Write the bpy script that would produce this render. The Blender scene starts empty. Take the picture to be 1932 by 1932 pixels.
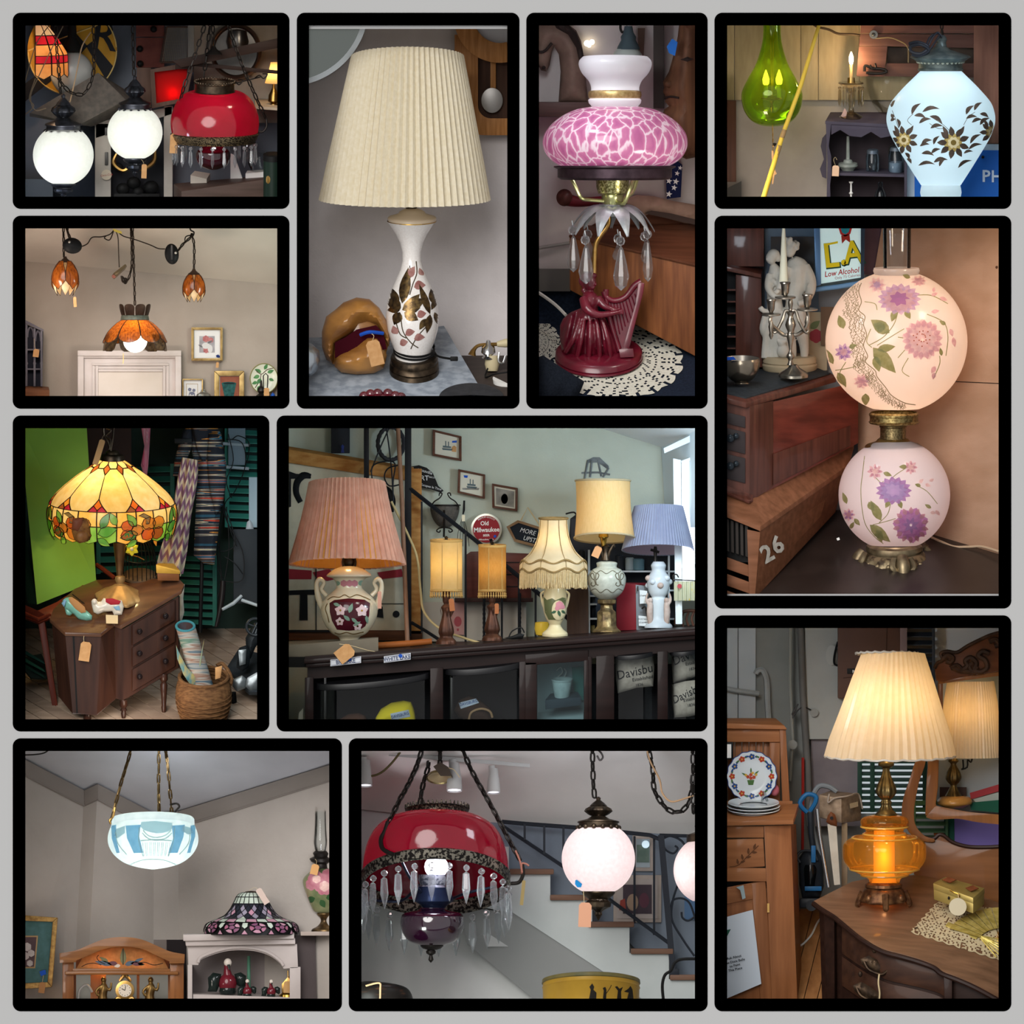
# camera, world, light and exposure come first
import bpy,bmesh,math,random
from mathutils import Vector,Matrix,Euler
from mathutils.bvhtree import BVHTree
from mathutils.geometry import tessellate_polygon,delaunay_2d_cdt
PI=math.pi
TAU=2*PI
cos,sin,rad=math.cos,math.sin,math.radians;S=bpy.context.scene
C=S.collection
cd=bpy.data.cameras.new('camera')
cd.type='ORTHO'
cd.ortho_scale=1.932
cd.clip_start=.05
cd.clip_end=20
cam=bpy.data.objects.new('camera',cd)
C.objects.link(cam)
cam.location=(.966,-4,.966)
cam.rotation_euler=(PI/2,0,0)
S.camera=cam
wd=bpy.data.worlds.new('gallery_light')
S.world=wd
wd.use_nodes=True
wd.node_tree.nodes['Background'].inputs[0].default_value=(1,1,1,1)
wd.node_tree.nodes['Background'].inputs[1].default_value=.6
sd=bpy.data.lights.new('gallery_sun','SUN')
sd.energy=2.1
sd.angle=rad(35)
sd.color=(1,.98,.95)
so=bpy.data.objects.new('gallery_sun',sd)
C.objects.link(so)
so.location=(-1,-3,3)
so.rotation_euler=Vector((.3,1,-.38)).to_track_quat('-Z','Y').to_euler()
S.view_settings.view_transform='Standard'
S.view_settings.look='None'
S.view_settings.exposure=0
S.view_settings.gamma=1
S.view_settings.use_curve_mapping=False
S.cycles.max_bounces=7
S.cycles.diffuse_bounces=3
S.cycles.transparent_max_bounces=24
S.cycles.sample_clamp_indirect=4
S.cycles.caustics_reflective=False
S.cycles.caustics_refractive=False
R=random.Random(7)
# coordinates, materials and mesh drafting helpers
class G:
 ox=0
 oy=0
 s=1
def plan(ox,oy,s):
 G.ox,G.oy,G.s=(ox,oy,s)
def W(x,y,d=0):
 return Vector(((G.ox+x/G.s)/1000,d/G.s/1000,(1932-G.oy-y/G.s)/1000))
def mm(v):
 return v/G.s/1000
def lamp(x,y,d,power,col='ffd9a0',r=12):
 l=bpy.data.lights.new('bulb_light','POINT')
 l.energy=power
 l.color=lin(col)[:3]
 l.shadow_soft_size=mm(r)
 o=bpy.data.objects.new('bulb_light',l)
 C.objects.link(o)
 o.location=W(x,y,d)
 return o
def fill_light(x,y,d,tx,ty,td,size,power,col='ffffff'):  # unseen area light added inside a box to brighten it
 l=bpy.data.lights.new('fill_light','AREA')
 l.energy=power
 l.color=lin(col)[:3]
 l.size=mm(size)
 o=bpy.data.objects.new('fill_light',l)
 C.objects.link(o)
 o.location=W(x,y,d)
 o.rotation_euler=(W(tx,ty,td)-W(x,y,d)).to_track_quat('-Z','Y').to_euler()
 return o
def cr(pts,n=6,cl=False):
 out=[]
 m=len(pts)
 seg=m if cl else m-1
 for i in range(seg):
  g=lambda k:pts[k%m] if cl else pts[min(max(k,0),m-1)]
  a,b,c,e=(g(i-1),g(i),g(i+1),g(i+2))
  for j in range(n):
   t=j/n
   out.append(tuple((.5*(2*q+(r_-p)*t+(2*p-5*q+4*r_-u)*t*t+(3*q-p-3*r_+u)*t**3) for p,q,r_,u in zip(a,b,c,e))))
 if not cl:
  out.append(tuple(pts[-1]))
 return out
def lin(h,g=1):
 h=h.lstrip('#')
 f=lambda v:v/12.92 if v<=.04045 else((v+.055)/1.055)**2.4
 return tuple((min(1,f(int(h[i:i+2],16)/255)*g) for i in(0,2,4)))+(1,)
MATS={}
def mat(col,col2=None,ro=.6,me=0,spec=.12,tex='noise',sc=30,st=(1,1,1),lo=.35,hi=.65,bu=0,bscale=200,tr=0,tcol=None,emit=0,glass=0,co=0,cols=None,detail=4,nm=None):
 key=nm or str((col,col2,ro,me,spec,tex,sc,st,lo,hi,bu,bscale,tr,tcol,emit,glass,co,cols,detail))
 if key in MATS:
  return MATS[key]
 m=bpy.data.materials.new(nm or('glass_' if glass else 'metal_' if me else 'surface_')+col)
 m.use_nodes=True
 MATS[key]=m
 N=m.node_tree.nodes
 L=m.node_tree.links
 b=N['Principled BSDF']
 out=N['Material Output']
 b.inputs['Base Color'].default_value=lin(col)
 b.inputs['Roughness'].default_value=ro
 b.inputs['Metallic'].default_value=me
 b.inputs['Specular IOR Level'].default_value=spec
 if co:
  b.inputs['Coat Weight'].default_value=co
  b.inputs['Coat Roughness'].default_value=.08
 csock=None
 if col2 or cols or bu:
  tc=N.new('ShaderNodeTexCoord')
  mp=N.new('ShaderNodeMapping')
  mp.inputs['Scale'].default_value=st
  L.new(tc.outputs['Object'],mp.inputs['Vector'])
 if col2 or cols:
  cl=cols or q2(lo,col,hi,col2)
  if tex=='noise':
   t=N.new('ShaderNodeTexNoise')
   t.inputs['Scale'].default_value=sc
   t.inputs['Detail'].default_value=detail
   o=t.outputs['Fac']
  elif tex=='wave':
   t=N.new('ShaderNodeTexWave')
   t.inputs['Scale'].default_value=sc
   t.inputs['Distortion'].default_value=4
   t.inputs['Detail'].default_value=3
   t.inputs['Detail Scale'].default_value=1.5
   t.bands_direction='X'
   o=t.outputs['Fac']
  elif tex=='voronoi':
   t=N.new('ShaderNodeTexVoronoi')
   t.feature='DISTANCE_TO_EDGE'
   t.inputs['Scale'].default_value=sc
   o=t.outputs['Distance']
  src_=mp.outputs[0]
  if tex=='voronoi':
   w=N.new('ShaderNodeTexNoise')
   w.inputs['Scale'].default_value=sc*1.6
   vm=N.new('ShaderNodeVectorMath')
   vm.operation='MULTIPLY_ADD'
   vm.inputs[1].default_value=(.012,)*3
   L.new(mp.outputs[0],w.inputs[0])
   L.new(w.outputs['Color'],vm.inputs[0])
   L.new(mp.outputs[0],vm.inputs[2])
   src_=vm.outputs[0]
  L.new(src_,t.inputs['Vector'])
  r=N.new('ShaderNodeValToRGB')
  e=r.color_ramp.elements
  while len(e)<len(cl):
   e.new(.5)
  for k,(p,c) in enumerate(cl):
   e[k].position=p
   e[k].color=lin(c)
  L.new(o,r.inputs['Fac'])
  L.new(r.outputs[0],b.inputs['Base Color'])
  csock=r.outputs[0]
 if bu:
  t=N.new('ShaderNodeTexNoise')
  t.inputs['Scale'].default_value=bscale
  L.new(mp.outputs[0],t.inputs['Vector'])
  bp=N.new('ShaderNodeBump')
  bp.inputs['Strength'].default_value=bu
  bp.inputs['Distance'].default_value=.001
  L.new(t.outputs['Fac'],bp.inputs['Height'])
  L.new(bp.outputs[0],b.inputs['Normal'])
 if emit:
  b.inputs['Emission Color'].default_value=lin(tcol or col)
  b.inputs['Emission Strength'].default_value=emit
 if tr:
  t=N.new('ShaderNodeBsdfTranslucent')
  x=N.new('ShaderNodeMixShader')
  x.inputs[0].default_value=tr
  t.inputs[0].default_value=lin(tcol or col)
  if csock and(not tcol):
   L.new(csock,t.inputs[0])
  L.new(b.outputs[0],x.inputs[1])
  L.new(t.outputs[0],x.inputs[2])
  L.new(x.outputs[0],out.inputs[0])
 if glass:
  t=N.new('ShaderNodeBsdfTransparent')
  t.inputs[0].default_value=lin(col)
  lw=N.new('ShaderNodeLayerWeight')
  lw.inputs[0].default_value=.25
  g=N.new('ShaderNodeBsdfGlossy')
  g.inputs['Roughness'].default_value=ro
  g.inputs[0].default_value=lin(tcol or 'ffffff')
  mu=N.new('ShaderNodeMath')
  mu.operation='MULTIPLY'
  mu.inputs[1].default_value=glass
  L.new(lw.outputs['Fresnel'],mu.inputs[0])
  x=N.new('ShaderNodeMixShader')
  L.new(mu.outputs[0],x.inputs[0])
  L.new(t.outputs[0],x.inputs[1])
  L.new(g.outputs[0],x.inputs[2])
  last=x
  if tr:
   d=N.new('ShaderNodeBsdfTranslucent')
   d.inputs[0].default_value=lin(col)
   y=N.new('ShaderNodeMixShader')
   y.inputs[0].default_value=tr
   L.new(x.outputs[0],y.inputs[1])
   L.new(d.outputs[0],y.inputs[2])
   last=y
  L.new(last.outputs[0],out.inputs[0])
 return m
def wood(a,b,axis=0,sc=14,ro=.5,**k):
 st=[9,9,9]
 st[axis]=.8
 return mat(a,b,tex='noise',sc=sc,st=tuple(st),ro=ro,lo=.3,hi=.7,detail=6,**k)
def z3(P,d):
 return P if d is None else[(p[0],p[1],d) for p in P]
def q2(*a):
 return list(zip(a[::2],a[1::2]))
def q3(*a):
 return list(zip(a[::3],a[1::3],a[2::3]))
class Mb:
 def __init__(s):
  s.v=[]
  s.f=[]
  s.m=[]
  s.mi=0
 def add(s,vs,fs):
  b=len(s.v)
  s.v+=vs
  s.f+=[tuple((b+i for i in f)) for f in fs]
  s.m+=[s.mi]*len(fs)
  return s
 def use(s,i):
  s.mi=i
  return s
 def lathe(s,cx,d,prof,n=32,ti=(0,0),mod=None,cap=0,a0=0,a1=TAU,lean=0):
  full=abs(a1-a0-TAU)<1e-06
  vs=[]
  y0,y1=(prof[0][1],prof[-1][1])
  cols=n if full else n+1
  for i,p in enumerate(prof):
   r,y=(p[0],p[1])
   k=(y-y0)/(y1-y0) if y1!=y0 else 0
   tl=p[2] if len(p)>2 else ti[0]+(ti[1]-ti[0])*k
   for j in range(cols):
    th=a0+(a1-a0)*j/n
    rr=r*(mod(th,k) if mod else 1)
    vs.append(W(cx+lean*(y1-y)+rr*cos(th),y-tl*rr*sin(th),d+rr*sin(th)))
  fs=[]
  for i in range(len(prof)-1):
   for j in range(n):
    fs.append((i*cols+j,i*cols+(j+1)%cols,(i+1)*cols+(j+1)%cols,(i+1)*cols+j))
  if cap&1:
   fs.append(tuple(range(cols)))
  if cap&2:
   fs.append(tuple(((len(prof)-1)*cols+j for j in range(cols))))
  return s.add(vs,fs)
 def hexa(s,F,B,d=None):
  F=z3(F,d)
  if not isinstance(B,list):
   B=[(p[0]+B[0],p[1]+B[1],p[2]+B[2]) for p in F]
  return s.add([W(*p) for p in F]+[W(*p) for p in B],[(0,1,2,3),(7,6,5,4),(0,4,5,1),(1,5,6,2),(2,6,7,3),(3,7,4,0)])
 def box(s,x0,x1,y0,y1,d0,d1):
  q=lambda d:q3(x0,y0,d,x1,y0,d,x1,y1,d,x0,y1,d)
  return s.hexa(q(d0),q(d1))
 def slab(s,P,e,d=None):
  P=z3(P,d)
  n=len(P)
  vs=[W(*p) for p in P]+[W(p[0]+e[0],p[1]+e[1],p[2]+e[2]) for p in P]
  tri=tessellate_polygon([[v for v in vs[:n]]])
  fs=[tuple(t) for t in tri]+[tuple((n+i for i in reversed(t))) for t in tri]
  return s.add(vs,fs+[(i,(i+1)%n,n+(i+1)%n,n+i) for i in range(n)])
 def prism(s,poly,d0,d1):
  return s.slab([(x,y,d0) for x,y in poly],(0,0,d1-d0))
 def tube(s,pts,r,n=7,cl=False,sm=0,flat=1,d=None):
  pts=z3(pts,d)
  if sm:
   rr=r if isinstance(r,(list,tuple)) else[r]*len(pts)
   q=cr([tuple(p)+(a,) for p,a in zip(pts,rr)],sm,cl)
   pts=[p[:3] for p in q]
   r=[p[3] for p in q]
  m=len(pts)
  rs=r if isinstance(r,(list,tuple)) else[r]*m
  P=[Vector(p) for p in pts]
  vs=[]
  up=Vector((.13,.31,.94)).normalized()
  for i in range(m):
   t=P[(i+1)%m if cl else min(i+1,m-1)]-P[(i-1)%m if cl else max(i-1,0)]
   t=t.normalized() if t.length>1e-09 else Vector((0,1,0))
   a=up-t*up.dot(t)
   if a.length<.001:
    a=Vector((1,0,0))-t*t.x
   a.normalize()
   b=t.cross(a)
   up=a
   for j in range(n):
    q=P[i]+(a*cos(TAU*j/n)*flat+b*sin(TAU*j/n))*rs[i]
    vs.append(W(*q))
  fs=[]
  for i in range(m if cl else m-1):
   k=(i+1)%m
   for j in range(n):
    fs.append((i*n+j,i*n+(j+1)%n,k*n+(j+1)%n,k*n+j))
  if not cl:
   fs+=[tuple(range(n)),tuple(((m-1)*n+j for j in range(n)))]
  return s.add(vs,fs)
 def ball(s,x,y,d,rx,ry=None,rd=None,n=14,m=8):
  ry=ry or rx
  rd=rd or rx
  vs=[W(x,y-ry,d)]
  fs=[]
  for i in range(1,m):
   a=PI*i/m
   for j in range(n):
    th=TAU*j/n
    vs.append(W(x+rx*sin(a)*cos(th),y-ry*cos(a),d+rd*sin(a)*sin(th)))
  vs.append(W(x,y+ry,d))
  k=len(vs)-1
  for j in range(n):
   fs.append((0,1+(j+1)%n,1+j))
   fs.append((k,1+(m-2)*n+j,1+(m-2)*n+(j+1)%n))
   for i in range(m-2):
    fs.append((1+i*n+j,1+i*n+(j+1)%n,1+(i+1)*n+(j+1)%n,1+(i+1)*n+j))
  return s.add(vs,fs)
 def disc(s,x,y,d,r,th,n=32,tx=0,ty=0,ry=None):
  ry=ry or r
  return s.slab([(x+r*cos(TAU*i/n),y+ry*sin(TAU*i/n),d+tx*r*cos(TAU*i/n)+ty*ry*sin(TAU*i/n)) for i in range(n)],(0,0,th))
 def pillow(s,poly,d,th,step=8,fn=None,pw=.5,back=1):
  n=len(poly)
  x0=min((p[0] for p in poly))
  x1=max((p[0] for p in poly))
  y0=min((p[1] for p in poly))
  y1=max((p[1] for p in poly))
  def dist(x,y):
   b=1000000000
   for i in range(n):
    ax,ay=poly[i]
    bx,by=poly[(i+1)%n]
    ex,ey=(bx-ax,by-ay)
    l=ex*ex+ey*ey or 1e-09
    t=max(0,min(1,((x-ax)*ex+(y-ay)*ey)/l))
    b=min(b,math.hypot(x-ax-t*ex,y-ay-t*ey))
   return b
  pts=[Vector(p) for p in poly]
  g=[]
  yy=y0+step/2
  row=0
  while yy<y1:
   xx=x0+step/2+(step/2 if row&1 else 0)
   while xx<x1:
    if inside(poly,xx,yy) and dist(xx,yy)>step*.35:
     g.append(Vector((xx,yy)))
    xx+=step
   yy+=step*.87
   row+=1
  r=delaunay_2d_cdt(pts+g,[(i,(i+1)%n) for i in range(n)],[],1,1e-05)
  V=[tuple(p) for p in r[0]]
  D=[dist(*p) for p in V]
  mx=max(D) or 1
  F=[]
  for f in r[2]:
   F.append(tuple(f))
  h=[th*min(1,q/mx)**pw for q in D]
  k=len(V)
  vs=[W(p[0],p[1],d-h[i]-(fn(p[0],p[1])*min(1,D[i]/step/1.5) if fn else 0)) for i,p in enumerate(V)]+[W(p[0],p[1],d+h[i]*back) for i,p in enumerate(V)]
  edge={i for i in range(k) if D[i]<.001}
  mapb={i:i if i in edge else k+i for i in range(k)}
  return s.add(vs,F+[tuple((mapb[i] for i in reversed(f))) for f in F])
 def grid(s,fn,nu,nv,cl=False):
  cu=nu if cl else nu+1
  vs=[W(*fn(i/nu,j/nv)) for j in range(nv+1) for i in range(cu)]
  return s.add(vs,[(j*cu+i,j*cu+(i+1)%cu,(j+1)*cu+(i+1)%cu,(j+1)*cu+i) for j in range(nv) for i in range(nu)])
 def bvh(s):
  return BVHTree.FromPolygons(s.v,s.f)
 def paint(s,bv,poly,off=.5,step=7,back=1000):
  P=[Vector((x,y,0)) for x,y in poly]
  for t in tessellate_polygon([P]):
   a,b,c=(P[i] for i in t)
   k=max(1,min(9,int(max((a-b).length,(b-c).length,(c-a).length)/step)+1))
   idx={}
   vs=[]
   ok=True
   for i in range(k+1):
    for j in range(k+1-i):
     q=a+(b-a)*i/k+(c-a)*j/k
     h=hit(bv,q.x,q.y,off)
     idx[i,j]=len(vs)
     vs.append(h)
     ok=ok and h is not None
   fs=[]
   for i in range(k):
    for j in range(k-i):
     fs.append((idx[i,j],idx[i+1,j],idx[i,j+1]))
     if j<k-i-1:
      fs.append((idx[i+1,j],idx[i+1,j+1],idx[i,j+1]))
   if ok:
    s.add(vs,fs)
   else:
    fs=[f for f in fs if all((vs[i] is not None for i in f))]
    if fs:
     s.add([v if v is not None else Vector() for v in vs],fs)
  return s
 def stroke(s,bv,pts,w,off=.5,sm=5):
  q=cr(pts,sm) if sm else pts
  L=[]
  n=len(q)
  for i,p in enumerate(q):
   a=q[max(0,i-1)]
   b=q[min(n-1,i+1)]
   dx,dy=(b[0]-a[0],b[1]-a[1])
   l=math.hypot(dx,dy) or 1
   ww=w if not isinstance(w,tuple) else w[0]+(w[1]-w[0])*i/(n-1)
   L.append(((p[0]-dy/l*ww/2,p[1]+dx/l*ww/2),(p[0]+dy/l*ww/2,p[1]-dx/l*ww/2)))
  for i in range(n-1):
   h=[hit(bv,*v,off) for v in(L[i][0],L[i][1],L[i+1][1],L[i+1][0])]
   if all((x is not None for x in h)):
    s.add(h,[(0,1,2,3)])
  return s
def via(m):
 return lambda*a,**k:getattr(Mb(),m)(*a,**k)
lathe,hexa,box,slab,prism,tube,ball,disc,pillow,grid,paint,stroke=map(via,'lathe hexa box slab prism tube ball disc pillow grid paint stroke'.split())
def hit(bv,x,y,off):
 w=W(x,y,0)
 w.y=-.5
 if isinstance(bv,(int,float)):
  return W(x,y,bv-off)
 p,nrm,i,dd=bv.ray_cast(w,Vector((0,1,0)))
 return None if p is None else p-Vector((0,mm(off),0))
def inside(poly,x,y):
 c=False
 n=len(poly)
 for i in range(n):
  (ax,ay),(bx,by)=(poly[i],poly[i-1])
  if(ay>y)!=(by>y) and x<(bx-ax)*(y-ay)/(by-ay)+ax:
   c=not c
 return c
def ell(x,y,rx,ry=None,n=16,rot=0):
 ry=ry or rx
 c,s_=(cos(rot),sin(rot))
 return[(x+rx*cos(TAU*i/n)*c-ry*sin(TAU*i/n)*s_,y+rx*cos(TAU*i/n)*s_+ry*sin(TAU*i/n)*c) for i in range(n)]
def leafp(x,y,l,a,w,n=5,bend=0):
 a=rad(a)
 up=[]
 lo=[]
 for i in range(n+1):
  t=i/n
  h=w/2*sin(PI*t**.8)
  o=bend*l*sin(PI*t)
  for L,sg in((up,1),(lo,-1)):
   px,py=(t*l,sg*h+o)
   L.append((x+px*cos(a)-py*sin(a),y-px*sin(a)-py*cos(a)))
 return up+lo[-2:0:-1]
def petals(x,y,r,n,w,r0=0,ph=0,squash=1):
 return[[(x+(px-x),y+(py-y)*squash) for px,py in leafp(x+r0*cos(rad(ph+360*k/n)),y-r0*sin(rad(ph+360*k/n)),r-r0,ph+360*k/n,w)] for k in range(n)]
def rosette(x,y,r,n,depth=.12,ph=0,sq=1,m=4):
 N=n*m
 return[(x+r*(1-depth*(1-abs(sin(n*TAU*i/N/2+ph))))*cos(TAU*i/N),y+sq*r*(1-depth*(1-abs(sin(n*TAU*i/N/2+ph))))*sin(TAU*i/N)) for i in range(N)]
WL={}
def link(o,pa=None,loc=None):
 C.objects.link(o)
 if pa is not None:
  o.parent=pa
 return o
def tag(o,lb,cat,group=None):
 o['label']=lb
 o['category']=cat
 if group:
  o['group']=group
 return o
def thing(name,lb,cat,x,y,d,group=None):
 o=bpy.data.objects.new(name,None)
 C.objects.link(o)
 o.location=W(x,y,d)
 o.empty_display_size=.01
 WL[o]=o.location.copy()
 return tag(o,lb,cat,group)
def mesh_of(name,mb,ms,off,sm=40,be=0,weld=True):
 me=bpy.data.meshes.new(name)
 me.from_pydata([v-off for v in mb.v],[],mb.f)
 for i,k in enumerate(mb.m):
  me.polygons[i].material_index=k
 for m in ms:
  me.materials.append(m)
 bm=bmesh.new()
 bm.from_mesh(me)
 if weld:
  bmesh.ops.remove_doubles(bm,verts=bm.verts,dist=2e-06)
 bmesh.ops.recalc_face_normals(bm,faces=bm.faces)
 if be:
  es=[e for e in bm.edges if len(e.link_faces)==2 and e.calc_face_angle(0)>.5]
  bmesh.ops.bevel(bm,geom=es,offset=mm(be),segments=2,profile=.6,affect='EDGES',clamp_overlap=True)
 bm.to_mesh(me)
 bm.free()
 if sm:
  me.polygons.foreach_set('use_smooth',[True]*len(me.polygons))
  me.set_sharp_from_angle(angle=rad(sm))
 return me
def P(name,mb,ms,pa=None,sm=40,be=0,lb=None,rm=0,weld=True,kind=None):
 ms=ms if isinstance(ms,(list,tuple)) else[ms]
 if pa is not None:
  off=WL[pa]
 else:
  lo=[min((v[i] for v in mb.v)) for i in range(3)]
  hi=[max((v[i] for v in mb.v)) for i in range(3)]
  off=Vector(((lo[0]+hi[0])/2,(lo[1]+hi[1])/2,lo[2]))
 o=bpy.data.objects.new(name,mesh_of(name,mb,ms,off,sm,be,weld))
 C.objects.link(o)
 if pa is None:
  o.location=off
 else:
  o.parent=pa
 WL[o]=off
 if rm:
  r=o.modifiers.new('skin','REMESH')
  r.mode='VOXEL'
  r.voxel_size=mm(rm)
  r.use_smooth_shade=True
  q=o.modifiers.new('soft','SMOOTH')
  q.iterations=1
  q.factor=.5
 if lb:
  o['label']=lb
 if kind:
  o['kind']=kind
 return o
def T1(name,mb,ms,lb,cat,group=None,**k):
 return tag(P(name,mb,ms,**k),lb,cat,group)
def ST(name,mb,ms,**k):
 o=P(name,mb,ms,**k)
 o['kind']='structure'
 return o
def copy_part(src,pa,loc,rot=None):
 o=src.copy()
 C.objects.link(o)
 o.parent=pa
 o.location=loc-WL[pa]
 if rot is not None:
  o.rotation_mode='QUATERNION'
  o.rotation_quaternion=rot
 WL[o]=loc
 return o
PROTO={}
def proto(key,fn,m,sm=40):
 if key not in PROTO:
  PROTO[key]=(fn,m)
 return key
def inst(name,key,make,m,pa,loc,rot=None,sm=40):
 if key not in PROTO:
  mb=Mb()
  make(mb)
  PROTO[key]=mesh_of(name,mb,[m],W(0,0,0),sm)
 o=bpy.data.objects.new(name,PROTO[key])
 C.objects.link(o)
 o.parent=pa
 o.location=loc-WL[pa]
 if rot is not None:
  o.rotation_mode='QUATERNION'
  o.rotation_quaternion=rot
 WL[o]=loc
 return o
def chain(pa,pts,L,w,r,m,key,sm=5,one=False,roll0=.5):
 q=[Vector(p) for p in(cr(pts,sm) if sm else pts)]
 step=L-2.6*r
 out=[]
 acc=0
 i=0
 pos=[]
 tot=sum(((q[k+1]-q[k]).length for k in range(len(q)-1)))
 n=max(1,int(tot/step))
 step=tot/n
 for k in range(n):
  t=(k+.5)*step
  a=0
  for j in range(len(q)-1):
   l=(q[j+1]-q[j]).length
   if a+l>=t:
    pos.append((q[j].lerp(q[j+1],(t-a)/l),(q[j+1]-q[j]).normalized()))
    break
   a+=l
 def ring(mb,base=Vector((0,0,0)),t=Vector((0,1,0)),s_=Vector((1,0,0))):
  h=L/2-r
  ww=w/2-r
  pts_=[]
  for j in range(10):
   an=TAU*j/10
   pts_.append(base+t*((h-ww)*(1 if sin(an)>0 else-1)*(1 if abs(sin(an))>.1 else.3)+ww*sin(an))+s_*ww*cos(an))
  mb.tube(pts_,r,n=5,cl=True)
 if one:
  mb=Mb()
  for k,(p,t) in enumerate(pos):
   s_=t.cross(Vector((0,0,1)))
   s_=s_.normalized() if s_.length>.01 else Vector((1,0,0))
   b=t.cross(s_)
   an=roll0 if k&1 else roll0+PI/2
   ring(mb,p,t,s_*cos(an)+b*sin(an))
  P('chain',mb,m,pa,kind='stuff')
  return
 for k,(p,t) in enumerate(pos):
  tw=Vector((t.x,t.z,-t.y))
  z=Vector((0,0,1))
  zz=tw.normalized()
  rot=Vector((0,0,1)).rotation_difference(zz)@Euler((0,0,roll0 if k&1 else roll0+PI/2)).to_quaternion()
  inst('link',key,lambda mb:ring(mb),m,pa,W(*p),rot)
def drop(pa,x,y,d,L,w,key,mp,mb_,bead=None,ti=0):
 def make(mb):
  mb.lathe(0,0,q2(.12*w,0,.36*w,.12*L,.5*w,.7*L,.03*w,L),n=6,cap=3)
 o=inst('crystal_prism',key,make,mp,pa,W(x,y,d),Euler((0,ti,R.uniform(0,1))).to_quaternion(),sm=0)
 if bead:
  b=inst('bead',key+'b',lambda mb:mb.ball(0,0,0,bead,bead,bead,n=8,m=5),mb_,pa,W(x,y-bead*.9,d))
  b.parent=o
  b.location=Vector((0,0,mm(bead*.9)))
 return o
def text(mb,s,x,y,size,bv,rot=0,shear=0,off=.6,align='CENTER',wx=1,bold=0,curve=None,font=None):
 c=bpy.data.curves.new('t','FONT')
 c.body=s
 c.size=1
 c.align_x=align
 c.shear=shear
 c.offset=bold
 c.resolution_u=2
 o=bpy.data.objects.new('t',c)
 C.objects.link(o)
 dg=bpy.context.evaluated_depsgraph_get()
 dg.update()
 e=o.evaluated_get(dg)
 me=e.to_mesh()
 k=size/.69
 vs=[]
 ca,sa=(cos(rad(rot)),sin(rad(rot)))
 for v in me.vertices:
  lx,ly=(v.co.x*k*wx,v.co.y*k)
  if curve:
   an=lx/curve
   px,py=(sin(an)*(curve+ly),cos(an)*(curve+ly)-curve)
  else:
   px,py=(lx,ly)
  vs.append(hit(bv,x+px*ca-py*sa,y-(px*sa+py*ca),off))
 fs=[tuple(p.vertices) for p in me.polygons if all((vs[i] is not None for i in p.vertices))]
 e.to_mesh_clear()
 bpy.data.objects.remove(o)
 bpy.data.curves.remove(c)
 if fs:
  mb.add([v if v is not None else Vector() for v in vs],fs)
 return mb
def wire(name,pts,r,m,lb,cat='cord',sm=6):
 return T1(name,tube(pts,r,n=6,sm=sm),m,lb,cat)
def price_tag(x,y,d,w,h,rot,m,lb,hole=None,string=None,strm=None):
 a=rad(rot)
 c,s_=(cos(a),sin(a))
 pl=q2(-w*.3,-h/2,w*.3,-h/2,w/2,-h/2+w*.22,w/2,h/2,-w/2,h/2,-w/2,-h/2+w*.22)
 t=thing('price_tag',lb,'tag',x,y+h/2,d)
 P('card',prism([(x+px*c-py*s_,y+px*s_+py*c) for px,py in pl],d,d+max(1.5,w*.03)),m,t,sm=0)
 if string:
  P('string',tube(string,max(.6,w*.025),n=5,sm=4),strm or MATS['string'],t)
 return t
def PP(name,bv,polys,m,pa,off=.5,sm=0,step=7):
 for k,q in enumerate(polys):
  b=paint(bv,q,off+k*.08,step)
  if b.f:
   P(name,b,m,pa,sm=sm)
def SK(name,bv,lines,m,pa,w=3,off=.6):
 for q in lines:
  b=stroke(bv,q,w,off)
  if b.f:
   P(name,b,m,pa,sm=0)
def pleats(n,amp,sharp=1,seed=0):
 rr=random.Random(seed)
 ph=[rr.uniform(-.1,.1) for _ in range(n)]
 def f(th,k):
  x=th/TAU*n%1
  return 1+amp*(1-2*abs(2*x-1))
 return f
def shade(cx,d,prof,n,amp,ti,lean=0,mb=None):
 return(mb or Mb()).lathe(cx,d,prof,n=n*2,ti=ti,mod=lambda th,k:1+amp*(1 if int(round(th/TAU*n*2))&1 else-1),lean=lean)
black=mat('000000',ro=1,spec=0)
grey=mat('aeaeae',ro=1,spec=0)
mat('c9b48c',ro=.9,nm='string')
iron=mat('26221f',ro=.45,me=.7,spec=.5)
bronze=mat('2c2620','55483a',sc=60,ro=.38,me=.85)
brass=mat('8a6a35','b8935a',sc=40,ro=.3,me=1)
brassb=mat('caa04a',ro=.22,me=1)
kraft=mat('c79a6a','b98a5a',sc=90,ro=.9)
cream=mat('e8dcc0',ro=.9)
crystal=mat('f4f8fa',ro=.05,glass=3.2,tr=.22)
clear=mat('f2f6f6',ro=.03,glass=1.3)
bulbw=mat('ffffff',emit=14)
bulby=mat('ffe2a8',emit=14)
blue=mat('1f4fb0',ro=.7)
white=mat('e9e7e2',ro=.5)
blackp=mat('141414',ro=.5)
plan(0,0,1)
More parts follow.
